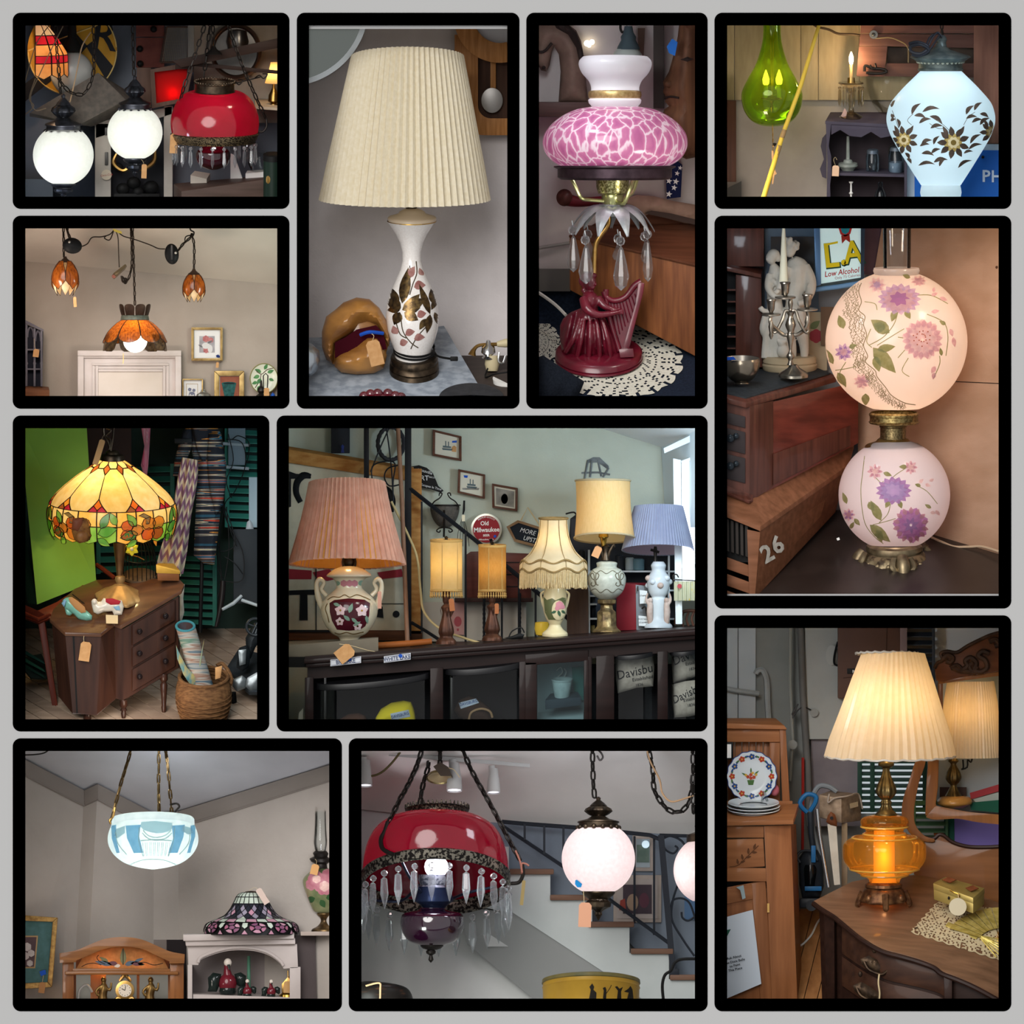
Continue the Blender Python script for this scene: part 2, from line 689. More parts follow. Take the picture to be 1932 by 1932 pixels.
BOX=[((24,24,546,394),(48,48,523,371),300,'black rounded frame around the two glowing white globes and a ruby hanging lamp'),((24,407,546,771),(48,431,523,747),300,'black rounded frame around the amber tulip pendants above a white door'),((560,24,980,771),(583,48,957,747),380,'tall black rounded frame around the cream pleated lamp with gold leaves'),((993,24,1335,771),(1017,48,1311,747),380,'tall black rounded frame around the pink lamp with a harp player base'),((1348,24,1908,394),(1372,48,1884,371),320,'black rounded frame around the green teardrop lamp and the white urn pendant'),((1348,407,1908,1148),(1372,431,1884,1124),420,'large black rounded frame around the lamp of two painted globes'),((24,784,508,1380),(48,808,485,1357),520,'black rounded frame around the leaded glass lamp on a sewing cabinet'),((522,784,1335,1380),(545,808,1311,1357),620,'widest black rounded frame around a row of shaded lamps on a long cabinet'),((24,1393,645,1908),(48,1417,621,1884),460,'black rounded frame around the pale blue bowl pendant'),((658,1393,1335,1908),(682,1417,1311,1884),460,'black rounded frame around the ruby hanging lamp before a staircase'),((1348,1161,1908,1908),(1372,1185,1884,1884),560,'tall black rounded frame around the amber glass lamp on a dresser')]
holes=[(a-9,b-9,c+9,e+9) for _,(a,b,c,e),_,_ in BOX]
xs=sorted({-120,2052,*[h[0] for h in holes],*[h[2] for h in holes]})
ys=sorted({-120,2052,*[h[1] for h in holes],*[h[3] for h in holes]})
mb=Mb()
for i in range(len(xs)-1):
 for j in range(len(ys)-1):
  cx,cy=((xs[i]+xs[i+1])/2,(ys[j]+ys[j+1])/2)
  if not any((h[0]<cx<h[2] and h[1]<cy<h[3] for h in holes)):
   mb.box(xs[i],xs[i+1],ys[j],ys[j+1],0,2)
ST('wall_front',mb,grey,sm=0)
for(x0,y0,x1,y1),(a,b,c,e),dp,lab in BOX:
 t=thing('picture_frame',lab,'frame',(x0+x1)/2,y1,0,'black rounded frames on the grey wall')
 r=15
 cn=[((x0+r,y0+r),PI,(a,b)),((x1-r,y0+r),1.5*PI,(c,b)),((x1-r,y1-r),0,(c,e)),((x0+r,y1-r),.5*PI,(a,e))]
 arc=lambda k,f,g:[(cn[k][0][0]+r*cos(cn[k][1]+q*PI/2),cn[k][0][1]+r*sin(cn[k][1]+q*PI/2)) for q in[f+(g-f)*i/5 for i in range(6)]]
 for k in range(4):
  n=(k+1)%4
  P('rail',prism(arc(k,.5,1)+arc(n,0,.5)+[cn[n][2],cn[k][2]],-1,5),black,t,sm=0)
def room(k,back,left=None,right=None,top=None,floor=None,m=13,skip=''):
 plan(0,0,1)
 _,(a,b,c,e),dp,_=BOX[k]
 a-=m
 b-=m
 c+=m
 e+=m
 w=4
 left=left or back
 right=right or left
 top=top or back
 floor=floor or back
 for nm,mt,q in(('wall_back',back,(a-w,c+w,b-w,e+w,dp,dp+w)),('wall_left',left,(a-w,a,b-w,e+w,2,dp)),('wall_right',right,(c,c+w,b-w,e+w,2,dp)),('ceiling',top,(a,c,b-w,b,2,dp)),('floor',floor,(a,c,e,e+w,2,dp))):
  if nm not in skip:
   ST(nm,box(*q),mt,sm=0)
def revolve(cx,d,prof,ti=0,lean=0):
 pr=cr(prof,8)
 n=len(pr)-1
 y1=pr[-1][1]
 def f(u,v):
  t=max(0,min(.99999,v))*n
  i=int(t)
  k=t-i
  r=pr[i][0]*(1-k)+pr[i+1][0]*k
  y=pr[i][1]*(1-k)+pr[i+1][1]*k
  a=TAU*u
  return(cx+lean*(y1-y)+r*cos(a),y-ti*r*sin(a),d+r*sin(a))
 return f
def panes(name,pa,surf,polys,mats,leadm,w=4,sub=3,th=2.5,sm=60):
 lead=Mb()
 ax=Vector(surf(0,.5)).lerp(Vector(surf(.5,.5)),.5)
 for k,q in enumerate(polys):
  m=mats(k) if callable(mats) else mats[k%len(mats)]
  n=len(q)
  D=[]
  for i in range(n):
   a,b=(q[i],q[(i+1)%n])
   for j in range(sub):
    D.append((a[0]+(b[0]-a[0])*j/sub,a[1]+(b[1]-a[1])*j/sub))
  c=(sum((p[0] for p in D))/len(D),sum((p[1] for p in D))/len(D))
  C3=Vector(surf(*c))
  size=sum(((Vector(surf(*p))-C3).length for p in D))/len(D)
  g=min(.45,w/2/max(size,1))
  nrm=C3-Vector((ax.x,C3.y,ax.z))
  nrm=nrm.normalized() if nrm.length>1e-06 else Vector((0,0,-1))
  def at(f,off):
   return[W(*Vector(surf(c[0]+(p[0]-c[0])*f,c[1]+(p[1]-c[1])*f))+nrm*off) for p in D]
  mb=Mb()
  N=len(D)
  o=at(1-g*.8,0)
  mid=at(.5,0)
  mb.add([W(*C3)]+mid+o,[(0,1+i,1+(i+1)%N) for i in range(N)]+[(1+i,1+N+i,1+N+(i+1)%N,1+(i+1)%N) for i in range(N)])
  P(name,mb,m,pa,sm=sm)
  a=at(1,-th/2)
  b=at(1,th)
  e=at(1-g,th)
  f_=at(1-g,-th/2)
  lead.add(a+b+e+f_,[(z*N+i,z*N+(i+1)%N,(z+1)%4*N+(i+1)%N,(z+1)%4*N+i) for z in range(4) for i in range(N)])
 P('lead_came',lead,leadm,pa,sm=0,weld=False,kind='stuff')
def globe_cap(pa,cx,d,y0,y1,r,m,ti=.12):
 h=y1-y0
 g=lambda th,k:1+.06*sin(th*9)
 P('finial',lathe(cx,d,q2(.04*r,y0,.12*r,y0+.04*h,.1*r,y0+.1*h,.3*r,y0+.2*h,.42*r,y0+.28*h),n=24,ti=(ti,ti),cap=1),m,pa)
 P('turnip',lathe(cx,d,q2(.3*r,y0+.26*h,.6*r,y0+.36*h,.66*r,y0+.44*h,.5*r,y0+.53*h,.3*r,y0+.6*h,.34*r,y0+.62*h),n=72,ti=(ti,ti),mod=g),m,pa)
 P('collar',lathe(cx,d,q2(.34*r,y0+.6*h,.55*r,y0+.68*h,1*r,y0+.76*h,1.02*r,y0+.79*h,.94*r,y0+.8*h,.95*r,y0+.93*h,1*r,y0+.95*h,.9*r,y0+h),n=48,ti=(ti,ti)),m,pa)
 for i in range(14):
  a=TAU*i/14
  P('boss',ball(cx+r*.98*cos(a),y0+.95*h-ti*r*sin(a),d+r*.98*sin(a),.13*r,n=8,m=5),m,pa)
def globe_foot(pa,cx,d,y0,y1,r,m):
 h=y1-y0
 g=lambda th,k:1+.05*sin(th*10)
 P('foot_collar',lathe(cx,d,q2(r,y0,1.04*r,y0+.08*h,.95*r,y0+.16*h,.6*r,y0+.3*h),n=32),m,pa)
 P('foot_drop',lathe(cx,d,q2(.5*r,y0+.28*h,.78*r,y0+.4*h,.74*r,y0+.55*h,.35*r,y0+.66*h,.2*r,y0+.72*h,.24*r,y0+.8*h,.12*r,y0+.9*h,.02*r,y1),n=40,mod=g),m,pa)
# ================================================================ box 1: two white globes and a ruby hanging lamp
room(0,mat('747a84','6a707a',sc=12,ro=.9),mat('6b6661',ro=.9))
plan(0,0,3.45)
fill_light(150,1240,40,700,700,900,150,.22,'cfdcf2')
fill_light(1830,150,60,1400,500,900,150,.22,'ffeeda')
opal=mat('dfe1dc','dadcd6',sc=160,ro=.35,tr=.75,bu=.3,bscale=500)
capm=mat('2b2d30','50525a',sc=50,ro=.32,me=.8)
def white_globe(cx,cy,r,d,cap0,cap1,rc,foot1,rf,ch,lb,pw):
 t=thing('globe_pendant',lb,'lamp',cx,foot1,d,'white globe pendants')
 P('globe',lathe(cx,d,[(r*sin(a),cy-r*cos(a)) for a in[.5+(PI-.85)*i/26 for i in range(27)]],n=56),opal,t)
 globe_cap(t,cx,d,cap0,cap1,rc,capm)
 globe_foot(t,cx,d,cy+r*.94,foot1,rf,capm)
 P('bulb',ball(cx,cy+.1*r,d,r*.2),bulbw,t)
 lamp(cx,cy+.1*r,d-r*.3,pw,'fffdf0',14)
 chain(t,ch,54,31,4.4,iron,'chain1')
 return t
white_globe(412,1010,198,330,610,868,118,1290,78,q3(362,125,330,368,300,330,385,480,330,395,612,330),'lower and larger glowing white globe pendant with dark crown cap',.06)
white_globe(878,862,180,400,492,725,104,1150,74,q3(862,125,400,866,300,400,872,494,400),'smaller glowing white globe pendant hanging higher beside the larger globe',.055)
t=thing('swag_chain','loop of dark chain sagging behind the lower white globe pendant','chain',500,620,420)
chain(t,q3(360,440,420,400,540,420,470,605,420,550,605,420,605,490,420,612,330,420,608,130,420),56,32,4.2,iron,'chain1b')
wire('tan_cable',q3(590,210,470,535,300,460,505,440,455,478,570,440,455,665,430),4.5,mat('9b8468',ro=.5),'tan lamp cord hanging in front of the grey globe')
ruby=mat('8a0a24','680616',sc=50,ro=.12,spec=.8,tr=.55,tcol='d01030',co=.6,lo=.3,hi=.7,bu=.15,bscale=300)
rubyd=mat('4a0a18','2c0710',sc=30,ro=.1,spec=.8,co=.5)
t=thing('ruby_hanging_lamp','ruby red glass dome lamp with crystal prisms hanging on three chains','lamp',1398,1105,420)
d=420
cx=1398
P('dome',lathe(cx,d,cr(q2(130,596,190,610,245,660,280,740,288,810,278,876),5),n=64,ti=(.16,.1)),ruby,t)
mb=lathe(cx,d,q2(130,530,134,540,128,545,128,592,134,598),n=48,ti=(.16,.16))
P('crown',mb,bronze,t)
for i in range(40):
 a=TAU*i/40
 P('crown_point',ball(cx+131*cos(a),530-131*.16*sin(a),d+131*sin(a),8,n=6,m=4),bronze,t)
P('gallery_ring',lathe(cx,d,q2(276,862,290,872,284,884,276,905,262,922,268,928),n=64,ti=(.1,.1)),mat('2b2521','8d7a5c',sc=420,ro=.35,me=.8,lo=.45,hi=.55),t)
P('font',lathe(cx-10,d,cr(q2(60,935,70,955,108,985,112,1030,90,1075,40,1100,10,1106),4),n=40,cap=3),rubyd,t)
P('bulb',ball(cx,770,d,34),bulbw,t)
lamp(cx-5,770,d-120,.05,'fff0e8',20)
for i in range(22):
 a=TAU*(i+.3)/22
 drop(t,cx+268*cos(a),958-27*sin(a),d+268*sin(a),115,26,'prism1',crystal,crystal,13)
for q in(q3(1345,125,420,1280,330,400,1200,560,380,1130,830,400),q3(1474,125,440,1560,380,430,1660,620,420,1732,775,420),q3(1372,125,520,1345,350,530,1326,505,540)):
 chain(t,q,58,32,4.8,iron,'chain1c')
P('hook',tube(q2(1732,770,1736,820,1712,856,1676,858),7,sm=4,d=420),iron,t)
P('hook',tube(q3(1130,830,400,1138,870,390,1165,905,350),7,sm=4),iron,t)
P('ceiling_bell',lathe(1392,470,q2(10,300,18,318,50,345,56,356),n=24,cap=3),iron,t)
chain(t,q3(1384,125,470,1390,300,470),54,30,4.6,iron,'chain1d')
price_tag(1131,935,330,50,126,3,kraft,'kraft price tag on the ruby lamp chain',string=q3(1130,880,335,1126,850,360,1140,800,390))
price_tag(938,1115,300,34,92,2,kraft,'small kraft tag on the higher white globe pendant',string=q3(938,1075,302,930,1050,320,915,1035,340))
t=thing('slag_glass_shade','red and orange banded slag glass shade hanging in the top corner','lamp',280,500,520)
og=mat('e8b070','c98a4a',sc=25,ro=.3,tr=.5)
rg=mat('c0283c','a01c30',sc=25,ro=.3,tr=.5)
cg=mat('e0d2bc','cdb9a0',sc=25,ro=.3,tr=.5)
leadm=mat('231d1a',ro=.5,me=.5)
sf=lambda u,v:(228+(60+152*min(1,v/.6)**.8+(12 if v>.6 else 0)*(v-.6))*cos(TAU*u),150+330*v-.1*200*v*sin(TAU*u),560+(60+152*min(1,v/.6)**.8)*sin(TAU*u))
pl=[]
mk=[]
for k in range(12):
 u0,u1=(k/12,(k+1)/12)
 um=(u0+u1)/2
 if cos(TAU*u0)<-.3 or cos(TAU*u1)<-.3:
  continue
 for a,b,m in((0,.24,cg),(.24,.41,rg),(.41,.62,og),(.62,.76,rg)):
  pl.append(q2(u0,a,u1,a,u1,b,u0,b))
  mk.append(m)
 pl.append(q2(u0,.76,u1,.76,u1,.98,um,1.06,u0,.98))
 mk.append(og)
panes('glass_pane',t,sf,pl,mk,leadm,w=9)
lamp(260,370,540,.2,'ffd0a0')
P('bulb',ball(290,370,560,20),bulby,t)
chain(t,q3(228,125,560,228,160,560),30,18,3,iron,'chain1e')
for q,lb in((q3(320,165,300,250,260,300,220,330,300,165,520,310,140,600,320),'thin wire crossing the banded slag glass shade'),(q3(410,170,320,330,330,300,260,480,300,200,620,300,225,715,300,300,705,310),'tan wire looping below the slag glass shade'),(q3(230,510,300,190,640,300,220,690,300,165,745,300),'pale wire running to the corner below the slag shade')):
 wire('loose_wire',q,3.5,mat('6a5c4a',ro=.6),lb)
t=thing('grey_globe_pendant','unlit grey white globe pendant with black cap before the yellow sign','lamp',465,620,620)
P('globe',ball(468,478,690,140,145,100,n=40,m=24),mat('9fa09c',ro=.3,spec=.5),t)
P('cap',lathe(470,690,q2(24,120,30,240,62,300,70,325,60,335),n=24,ti=(.1,.1),cap=1),blackp,t)
t=thing('railroad_sign','round yellow and black sign with letter R behind the grey globe','sign',450,640,800)
P('plate',prism([p for p in ell(470,330,292,292,80) if p[1]>128 and p[0]>130],800,812),mat('b88a26','a67a20',sc=30,ro=.45),t)
blk=mat('17181c',ro=.5)
P('rim',tube([p+(798,) for p in ell(470,330,288,288,80) if p[1]>132 and p[0]>134 and(not(p[1]<330 and p[0]<330))][0:52],5),mat('c9ae6a',ro=.5),t)
P('cross_bar',prism(q2(560,300,600,270,735,430,690,520),795,800),blk,t)
P('cross_bar',prism(q2(140,560,330,420,390,480,240,600,140,680),795,800),blk,t)
P('cross_bar',prism(q2(330,132,420,132,570,300,500,380,330,250),795,800),blk,t)
mb=Mb()
text(mb,'R',668,322,190,796,rot=-8,bold=.01)
P('letter',mb,blk,t)
T1('metal_hood',hexa(q3(190,735,530,640,470,530,820,650,520,520,812,480),q3(190,760,580,640,500,580,960,670,690,600,825,690)),mat('4d4843','5a534c',sc=120,ro=.8),'dusty grey sheet metal hood behind the white globe pendants','hood',be=6)
t=thing('red_cabinet_door','dark red wooden cabinet door with black knobs behind the chains','door',970,430,900)
redw=mat('5b302b','6d3d35',sc=40,ro=.7)
P('panel',box(885,1070,125,240,900,930),redw,t,be=4)
P('panel',box(885,1070,245,440,900,930),redw,t,be=4)
for x,y in((910,318),(912,415),(1000,190)):
 P('knob',ball(x,y,886,22,n=10,m=6),blackp,t)
t=thing('mesh_screen','tilted grey wire mesh screen beside the red cabinet door','screen',1140,400,880)
mb=Mb()
for i in range(15):
 mb.tube(q3(1085+i*10-2*0,180,880,1045+i*12.5,400,880),1.6,n=4)
for i in range(22):
 mb.tube(q3(1087-i*1.9,182+i*10,880,1228-i*.3,182+i*10,880),1.6,n=4)
P('wire_mesh',mb,mat('8b857b',ro=.5,me=.4),t,kind='stuff')
fr=mat('4a3a34',ro=.7)
for a,b in(((1085,175),(1043,405)),((1230,175),(1222,405)),((1085,175),(1230,175)),((1043,405),(1222,405))):
 P('frame_bar',tube([a+(880,),b+(880,)],7,n=4),fr,t)
T1('door_post',box(1222,1264,125,470,860,900),mat('7e7c78',ro=.7),'grey painted post between mesh screen and metal tray','post',be=4)
t=thing('red_light_box','glowing red glass sign light in a brown wooden case','lamp',1110,700,700)
cas=wood('5d463b','4a372e',axis=2)
for q in(q2(978,452,1005,470,1018,672,990,706),q2(978,452,1240,402,1240,440,1005,470),q2(990,706,1018,672,1190,640,1200,662),q2(1232,402,1262,420,1215,640,1190,642)):
 P('case_side',prism(q,640,760),cas,t)
P('red_pane',prism(q2(1003,468,1236,438,1195,645,1016,674),690,696),mat('d81a1a','b01010',sc=8,ro=.3,tr=.7,tcol='ff2a20'),t)
P('case_back',prism(q2(985,460,1250,420,1205,655,995,700),755,765),cas,t)
lamp(1125,605,722,.045,'ffc8b0',6)
P('bulb',ball(1125,605,735,14),bulby,t)
P('cabinet',box(890,985,440,720,720,780),cas,t,be=4)
t=thing('wooden_rack','brown wooden ceiling rack rails above the ruby lamp','rack',1480,480,600)
rw=wood('2c1f1a','382821',axis=0)
P('rail',hexa(q2(1120,395,1848,240,1848,305,1180,440),(0,0,60),d=560),rw,t,be=3)
P('rail',hexa(q2(1200,398,1848,462,1848,486,1200,425),(0,0,40),d=640),rw,t,be=3)
P('rail_end',box(1140,1260,390,450,620,680),rw,t,be=4)
for x,y in((1530,540),(1690,500)):
 P('cup_hook',tube(q3(x-30,y+6,630,x,y-10,610,x+25,y+12,600,x+50,y-16,600,x+20,y-20,620),4,sm=4),iron,t)
P('hook_rod',tube(q3(1520,545,640,1700,500,640),4),iron,t)
t=thing('silver_tray','large round silver tray leaning high behind the ruby lamp','tray',1535,520,900)
sil=mat('6f6c68','565350',sc=20,ro=.3,me=.95)
P('tray_rim',grid(lambda u,v:(1535+(168-30*v)*cos(TAU*u),335+(185-32*v)*sin(TAU*u),905-26*sin(PI*v)),64,6,True),mat('8d6f5e',ro=.3,me=.9),t)
P('tray_well',disc(1535,335,912,142,8,n=64,ry=156),sil,t)
P('tray_boss',lathe(1545,900,q2(5,190,60,200,75,270,60,330,20,352),n=32),sil,t)
T1('panel_wall',box(1262,1848,122,800,985,1000),mat('a3998b','978d80',sc=30,ro=.8),'beige board panel behind the silver tray','panel')
T1('corner_shelf',hexa(q3(1660,690,560,1848,706,560,1848,722,560,1660,708,560),q3(1660,640,980,1848,650,980,1848,722,980,1660,708,980)),mat('b5a48e',ro=.7),'pale shelf at the side carrying a small cream lamp','shelf')
t=thing('small_table_lamp','small gold lamp with glowing cream shade on the pale side shelf','lamp',1790,700,720)
P('lamp_shade',lathe(1790,720,q2(28,405,40,460,66,540),n=24,ti=(0,.1)),mat('e9d6ae',ro=.8,tr=.7,tcol='ffe0a0'),t)
lamp(1790,480,720,.05,'ffc980',6)
P('body',lathe(1782,720,q2(8,540,10,570,34,620,38,660,18,672,32,680,34,700),n=20,cap=3),brass,t)
wm=mat('b9b2a8','aba49a',sc=25,ro=.5)
t=thing('drinks_cooler','old white drinks cooler with bottle opener below the globes','cooler',860,1300,800)
P('side_panel',box(618,722,800,1320,760,1000),wm,t,be=6)
P('side_panel',box(1066,1124,690,1320,760,1000),wm,t,be=6)
P('top_panel',hexa(q2(618,800,1124,690,1124,740,618,900),(0,0,240),d=760),wm,t)
P('interior',box(722,1066,880,1320,940,1000),mat('2c2c31',ro=.6),t)
for y0,y1 in((990,1075),(830,880)):
 P('opener',box(682,704,y0,y1,745,760),mat('4c4a48',ro=.4,me=.6),t,be=4)
P('bottle_cap',disc(693,1138,742,34,16),mat('cfc2ac',ro=.5),t)
mb=Mb()
text(mb,'Coca-Cola',693,1145,13,740,rot=8,shear=.3)
P('lettering',mb,mat('9c2a2a',ro=.5),t)
T1('dark_cabinet',box(122,345,1165,1320,640,1020),mat('55585c',ro=.6),'low grey blue metal cabinet below the lower globe','cabinet',be=5)
T1('dark_board',box(345,620,820,1320,880,930),mat('2e333b',ro=.7),'blue black board behind the lower white globe','board',be=4)
t=thing('gilt_ornament','gilt and black metal ornament inside the old white cooler','ornament',890,1300,820)
P('scroll',tube(q3(760,1000,820,740,1060,820,800,1110,800,860,1080,800,930,1100,800,1000,1050,820,1010,970,820),[10,16,14,18,14,16,8],sm=5),brass,t)
for x,y,r in((770,1090,34),(870,1190,46),(985,1220,50),(900,1250,40),(800,1230,44)):
 P('knot',ball(x,y,820,r,r*.9,r*.6),blackp,t)
P('stand',box(740,1040,1260,1310,800,900),blackp,t,be=4)
T1('wooden_crate',hexa(q3(1180,1245,330,1848,1150,330,1848,1320,330,1180,1320,330),q3(1130,1195,700,1848,1130,700,1848,1320,700,1130,1320,700)),wood('55433c','46372f',axis=0),'long brown wooden crate below the ruby lamp','crate',be=6)
t=thing('tin_canister','dark green round tin canister in front of the crate','canister',1780,1300,240)
P('tin_body',lathe(1776,240,q2(62,1010,62,1310),n=32,ti=(.25,.1),cap=2),mat('1b2a22',ro=.4),t)
P('tin_lid',lathe(1776,240,q2(58,1000,65,1005,65,1040),n=32,ti=(.25,.25),cap=1),blackp,t)
P('gold_emblem',paint(lathe(1776,240,q2(62.5,1010,62.5,1310),n=32).bvh(),ell(1745,1170,14,26,12),1),brass,t)
T1('white_box',hexa(q3(1240,1140,640,1345,1165,600,1345,1200,600,1240,1195,640),q3(1268,1112,720,1368,1128,700,1368,1200,700,1268,1195,720)),mat('b1a89c',ro=.7),'small white cardboard box behind the brown crate','box')
T1('paper_sheet',slab(q3(1500,1000,640,1520,1010,640,1575,1168,660,1500,1172,690),(6,0,4)),white,'white printed paper leaning below the ruby lamp','paper')
T1('glass_tray',lathe(1690,720,q2(30,985,70,1000,78,1060,60,1100,66,1140),n=32,ti=(.3,.3)),clear,'clear glass dish stack beside the tin canister','dish')
T1('white_book',hexa(q3(1598,1130,640,1720,1120,620,1720,1160,620,1598,1172,640),q3(1610,1110,720,1715,1105,720,1715,1140,720,1610,1150,720)),white,'small white book lying behind the crate','book')
# ================================================================ box 2: amber tulip pendants above a white door
wall2=mat('a3978c','9c9085',sc=14,ro=.9,bu=.3,bscale=200)
room(1,wall2)
plan(0,390,3.45)
fill_light(140,600,60,500,700,1000,200,.45,'ffeadb')
fill_light(1830,600,60,1300,700,1000,200,.5,'dcf0ea')
fill_light(985,1240,60,985,200,800,200,.35,'fff0e0')
plan(0,390,3.45)
ST('ceiling',slab(q3(122,352,1030,1848,512,1030,1848,98,450,122,98,450),(0,-14,0)),mat('c3b8ab','bcb1a4',sc=12,ro=.9))
amber=mat('6e3412','b5661f',sc=70,st=(5,5,.7),ro=.18,spec=.6,tr=.6,co=.4,lo=.3,hi=.7)
smoke=mat('5a4a35','33281c',sc=190,ro=.2,spec=.6,tr=.35)
bark=mat('33251d','46352a',sc=60,ro=.45,me=.5)
verd=mat('6e7366','54584e',sc=120,ro=.5,me=.4)
ch2=mat('2e2620',ro=.45,me=.7)
t=thing('petal_pendant','large amber petal pendant with scalloped crown hanging before the white door','lamp',877,950,400)
d=400
sf=revolve(878,d,q2(88,738,130,765,178,815,205,870,214,935),ti=-.02)
pl=[]
mk=[]
n=8
for k in range(n):
 u0=(k+.25)/n
 w=1/n
 lob=[(u0+w*(.5-.5*cos(PI*i/8)),.62+.2*sin(PI*i/8)) for i in range(9)]
 pl.append(q2(u0,0,u0,.35)+lob+q2(u0+w,.35,u0+w,0))
 mk.append(amber)
panes('petal_pane',t,sf,pl,mk,bark,w=7,sub=2)
sf2=revolve(878,d,q2(84,742,124,770,170,820,198,875,206,940),ti=-.02)
pl=[[(u0+w*(.5-.5*cos(PI*i/8)),.55+.5*sin(PI*i/8)) for i in range(9)] for u0 in[(k+.75)/n for k in range(n) if not.6<(k+1.25)/n%1<.9]]
panes('scallop_pane',t,sf2,pl,[smoke],bark,w=6,sub=2)
P('band',lathe(878,d,q2(84,706,90,712,94,735,88,742),n=40),verd,t)
sf3=revolve(878,d,q2(100,632,98,660,88,700,82,712))
panes('crown_petal',t,sf3,[q2(k/n+.01,1,k/n+.005,.45)+[(k/n+w*(.5-.47*cos(PI*i/8)),.32-.3*sin(PI*i/8)) for i in range(9)]+q2((k+1)/n-.005,.45,(k+1)/n-.01,1) for k in range(n)],[bark],bark,w=5,sub=2)
P('globe_bulb',ball(880,872,d,78,n=28,m=16),mat('fff3dc',emit=3.2),t)
lamp(880,800,d-80,.1,'ffd9a0',20)
chain(t,q3(862,100,d,866,240,d,872,420,d,878,640,d),40,20,4,ch2,'chain2')
t2=thing('spare_chain','second dark chain hanging beside the middle pendant chain','chain',850,480,420)
chain(t2,q3(852,100,420,856,250,420,858,380,425,835,470,425,810,480,420,795,455,415),40,20,4,ch2,'chain2b')
P('chain_knot',tube(q3(790,450,410,800,490,405,825,470,412,795,470,400,815,500,408,830,478,410),6,sm=4),ch2,t2)
def tulip(cx,y0,y1,r,dd,lb,ch):
 t=thing('tulip_pendant',lb,'lamp',cx,y1,dd,'amber tulip pendants')
 h=y1-y0
 P('cap',lathe(cx,dd,q2(8,y0-22,14,y0-8,30,y0+6,42,y0+18),n=20,cap=1),bark,t)
 for off,rr,end,m,nm in((0,1,.82,amber,'petal'),(.5,.9,1,mat('d8c9ae','c4a884',sc=40,ro=.3,tr=.4),'inner_petal')):
  sf=revolve(cx,dd,q2(.4*r*rr,y0+6,.82*r*rr,y0+.25*h,r*rr,y0+.52*h,.92*r*rr,y0+.75*h,.62*r*rr,y1))
  pl=[]
  for k in range(5):
   u=(k+off+.27)/5
   q=1/5*.52
   pl.append(q2(u-.5*q,0,u-.95*q,.3,u-.98*q,.55,u-.6*q,end-.14,u,end,u+.6*q,end-.14,u+.98*q,.55,u+.95*q,.3,u+.5*q,0) if nm=='petal' else q2(u-.5*q,.45,u-.55*q,.8,u,end,u+.55*q,.8,u+.5*q,.45))
  panes(nm,t,sf,pl,[m],bark,w=5,sub=2)
 P('bulb',ball(cx+6,y0+.66*h,dd,.3*r),mat('ffdf9a',emit=9),t)
 lamp(cx+6,y0+.6*h,dd,.12,'ffb566',12)
 chain(t,ch,42,21,4,ch2,'chain2c')
 return t
tulip(424,345,580,92,330,'amber tulip pendant with paper tag, over the dark arched rack',q3(412,100,330,414,220,330,416,330,330))
tulip(1262,425,622,76,360,'amber tulip pendant hanging above the framed flower print',q3(1245,175,360,1262,240,360,1264,330,360,1262,410,360))
price_tag(488,620,300,20,66,-4,kraft,'narrow paper tag dangling under the tagged tulip pendant',string=q3(488,590,302,484,560,310,480,520,320))
t=thing('ceiling_canopy','round black ceiling canopy near the tagged tulip pendant','canopy',470,310,290)
P('plate',pillow(ell(470,254,64,52,28,.15),290,26,12),blackp,t)
P('screw',ball(452,230,268,9),mat('b8b4ac',ro=.3,me=1,nm='screw_steel'),t)
chain(t,q3(430,100,290,440,160,290,455,205,290),40,22,5,ch2,'chain2d')
t=thing('ceiling_canopy','oval black ceiling canopy seen edge on, above the right hand tulip chain','canopy',1118,375,330)
P('plate',pillow(ell(1118,308,46,68,28,-.1),330,30,12),blackp,t)
P('bar',box(1112,1126,250,345,294,300),mat('3f3d3b',ro=.4,me=.8),t,be=2)
P('screw',ball(1143,300,300,10),MATS['screw_steel'],t)
chain(t,q3(1160,285,330,1195,240,340,1235,205,350,1250,175,355),40,22,5,ch2,'chain2d')
P('hook',tube(q2(1232,100,1240,150,1262,165,1256,190,1240,180),5,sm=4,d=360),iron,t)
P('loop',tube(q3(1245,185,355,1210,195,352,1205,225,350,1225,220,345),4,sm=5),iron,t)
tt=thing('ceiling_canopy','thin brass edged ceiling canopy tilted beside the middle chain','canopy',775,465,400)
P('plate',slab(q3(725+0,452,400,740,430,385,815,372,385,823,378,395,810,400,410,738,465,410),(4,10,40)),mat('7d6f58',ro=.35,me=.7),tt,be=3)
P('stub',prism(q2(725,452,740,440,756,458,738,468),390,420),mat('7c4a3c',ro=.5),tt)
wire('ceiling_wire',q3(535,258,300,570,240,320,600,200,340,660,196,350,715,180,350,742,150,350),4,ch2,'brown wire running from the round canopy to the taped knot')
wire('ceiling_wire',q3(742,150,350,715,215,350,680,205,350,690,190,350),4,ch2,'short loop of brown wire left of the taped knot')
wire('ceiling_wire',q3(750,152,350,768,200,360,772,300,380,776,395,395),4,ch2,'brown wire dropping from the knot to the brass edged canopy')
wire('ceiling_wire',q3(755,150,350,800,190,350,860,208,350,920,228,345,980,250,340,1030,272,335,1075,275,335),4,ch2,'brown wire running from the taped knot to the oval canopy')
T1('yellow_tape',prism(q2(735,142,790,160,795,176,772,172,740,158),335,342),mat('d9c25a',ro=.7),'scrap of yellow tape on the wire knot at the ceiling','tape')
wire('pull_string',q3(802,955,360,803,990,360,801,1022,360),3,mat('cdb87a',ro=.8),'pale pull string below the large petal pendant')
dw=mat('d3c9c6','cbc0bb',sc=30,ro=.55)
dr=thing('door_1','white panelled door','door',842,1275,960)
del dr['category']
del dr['label']
dr['kind']='structure'
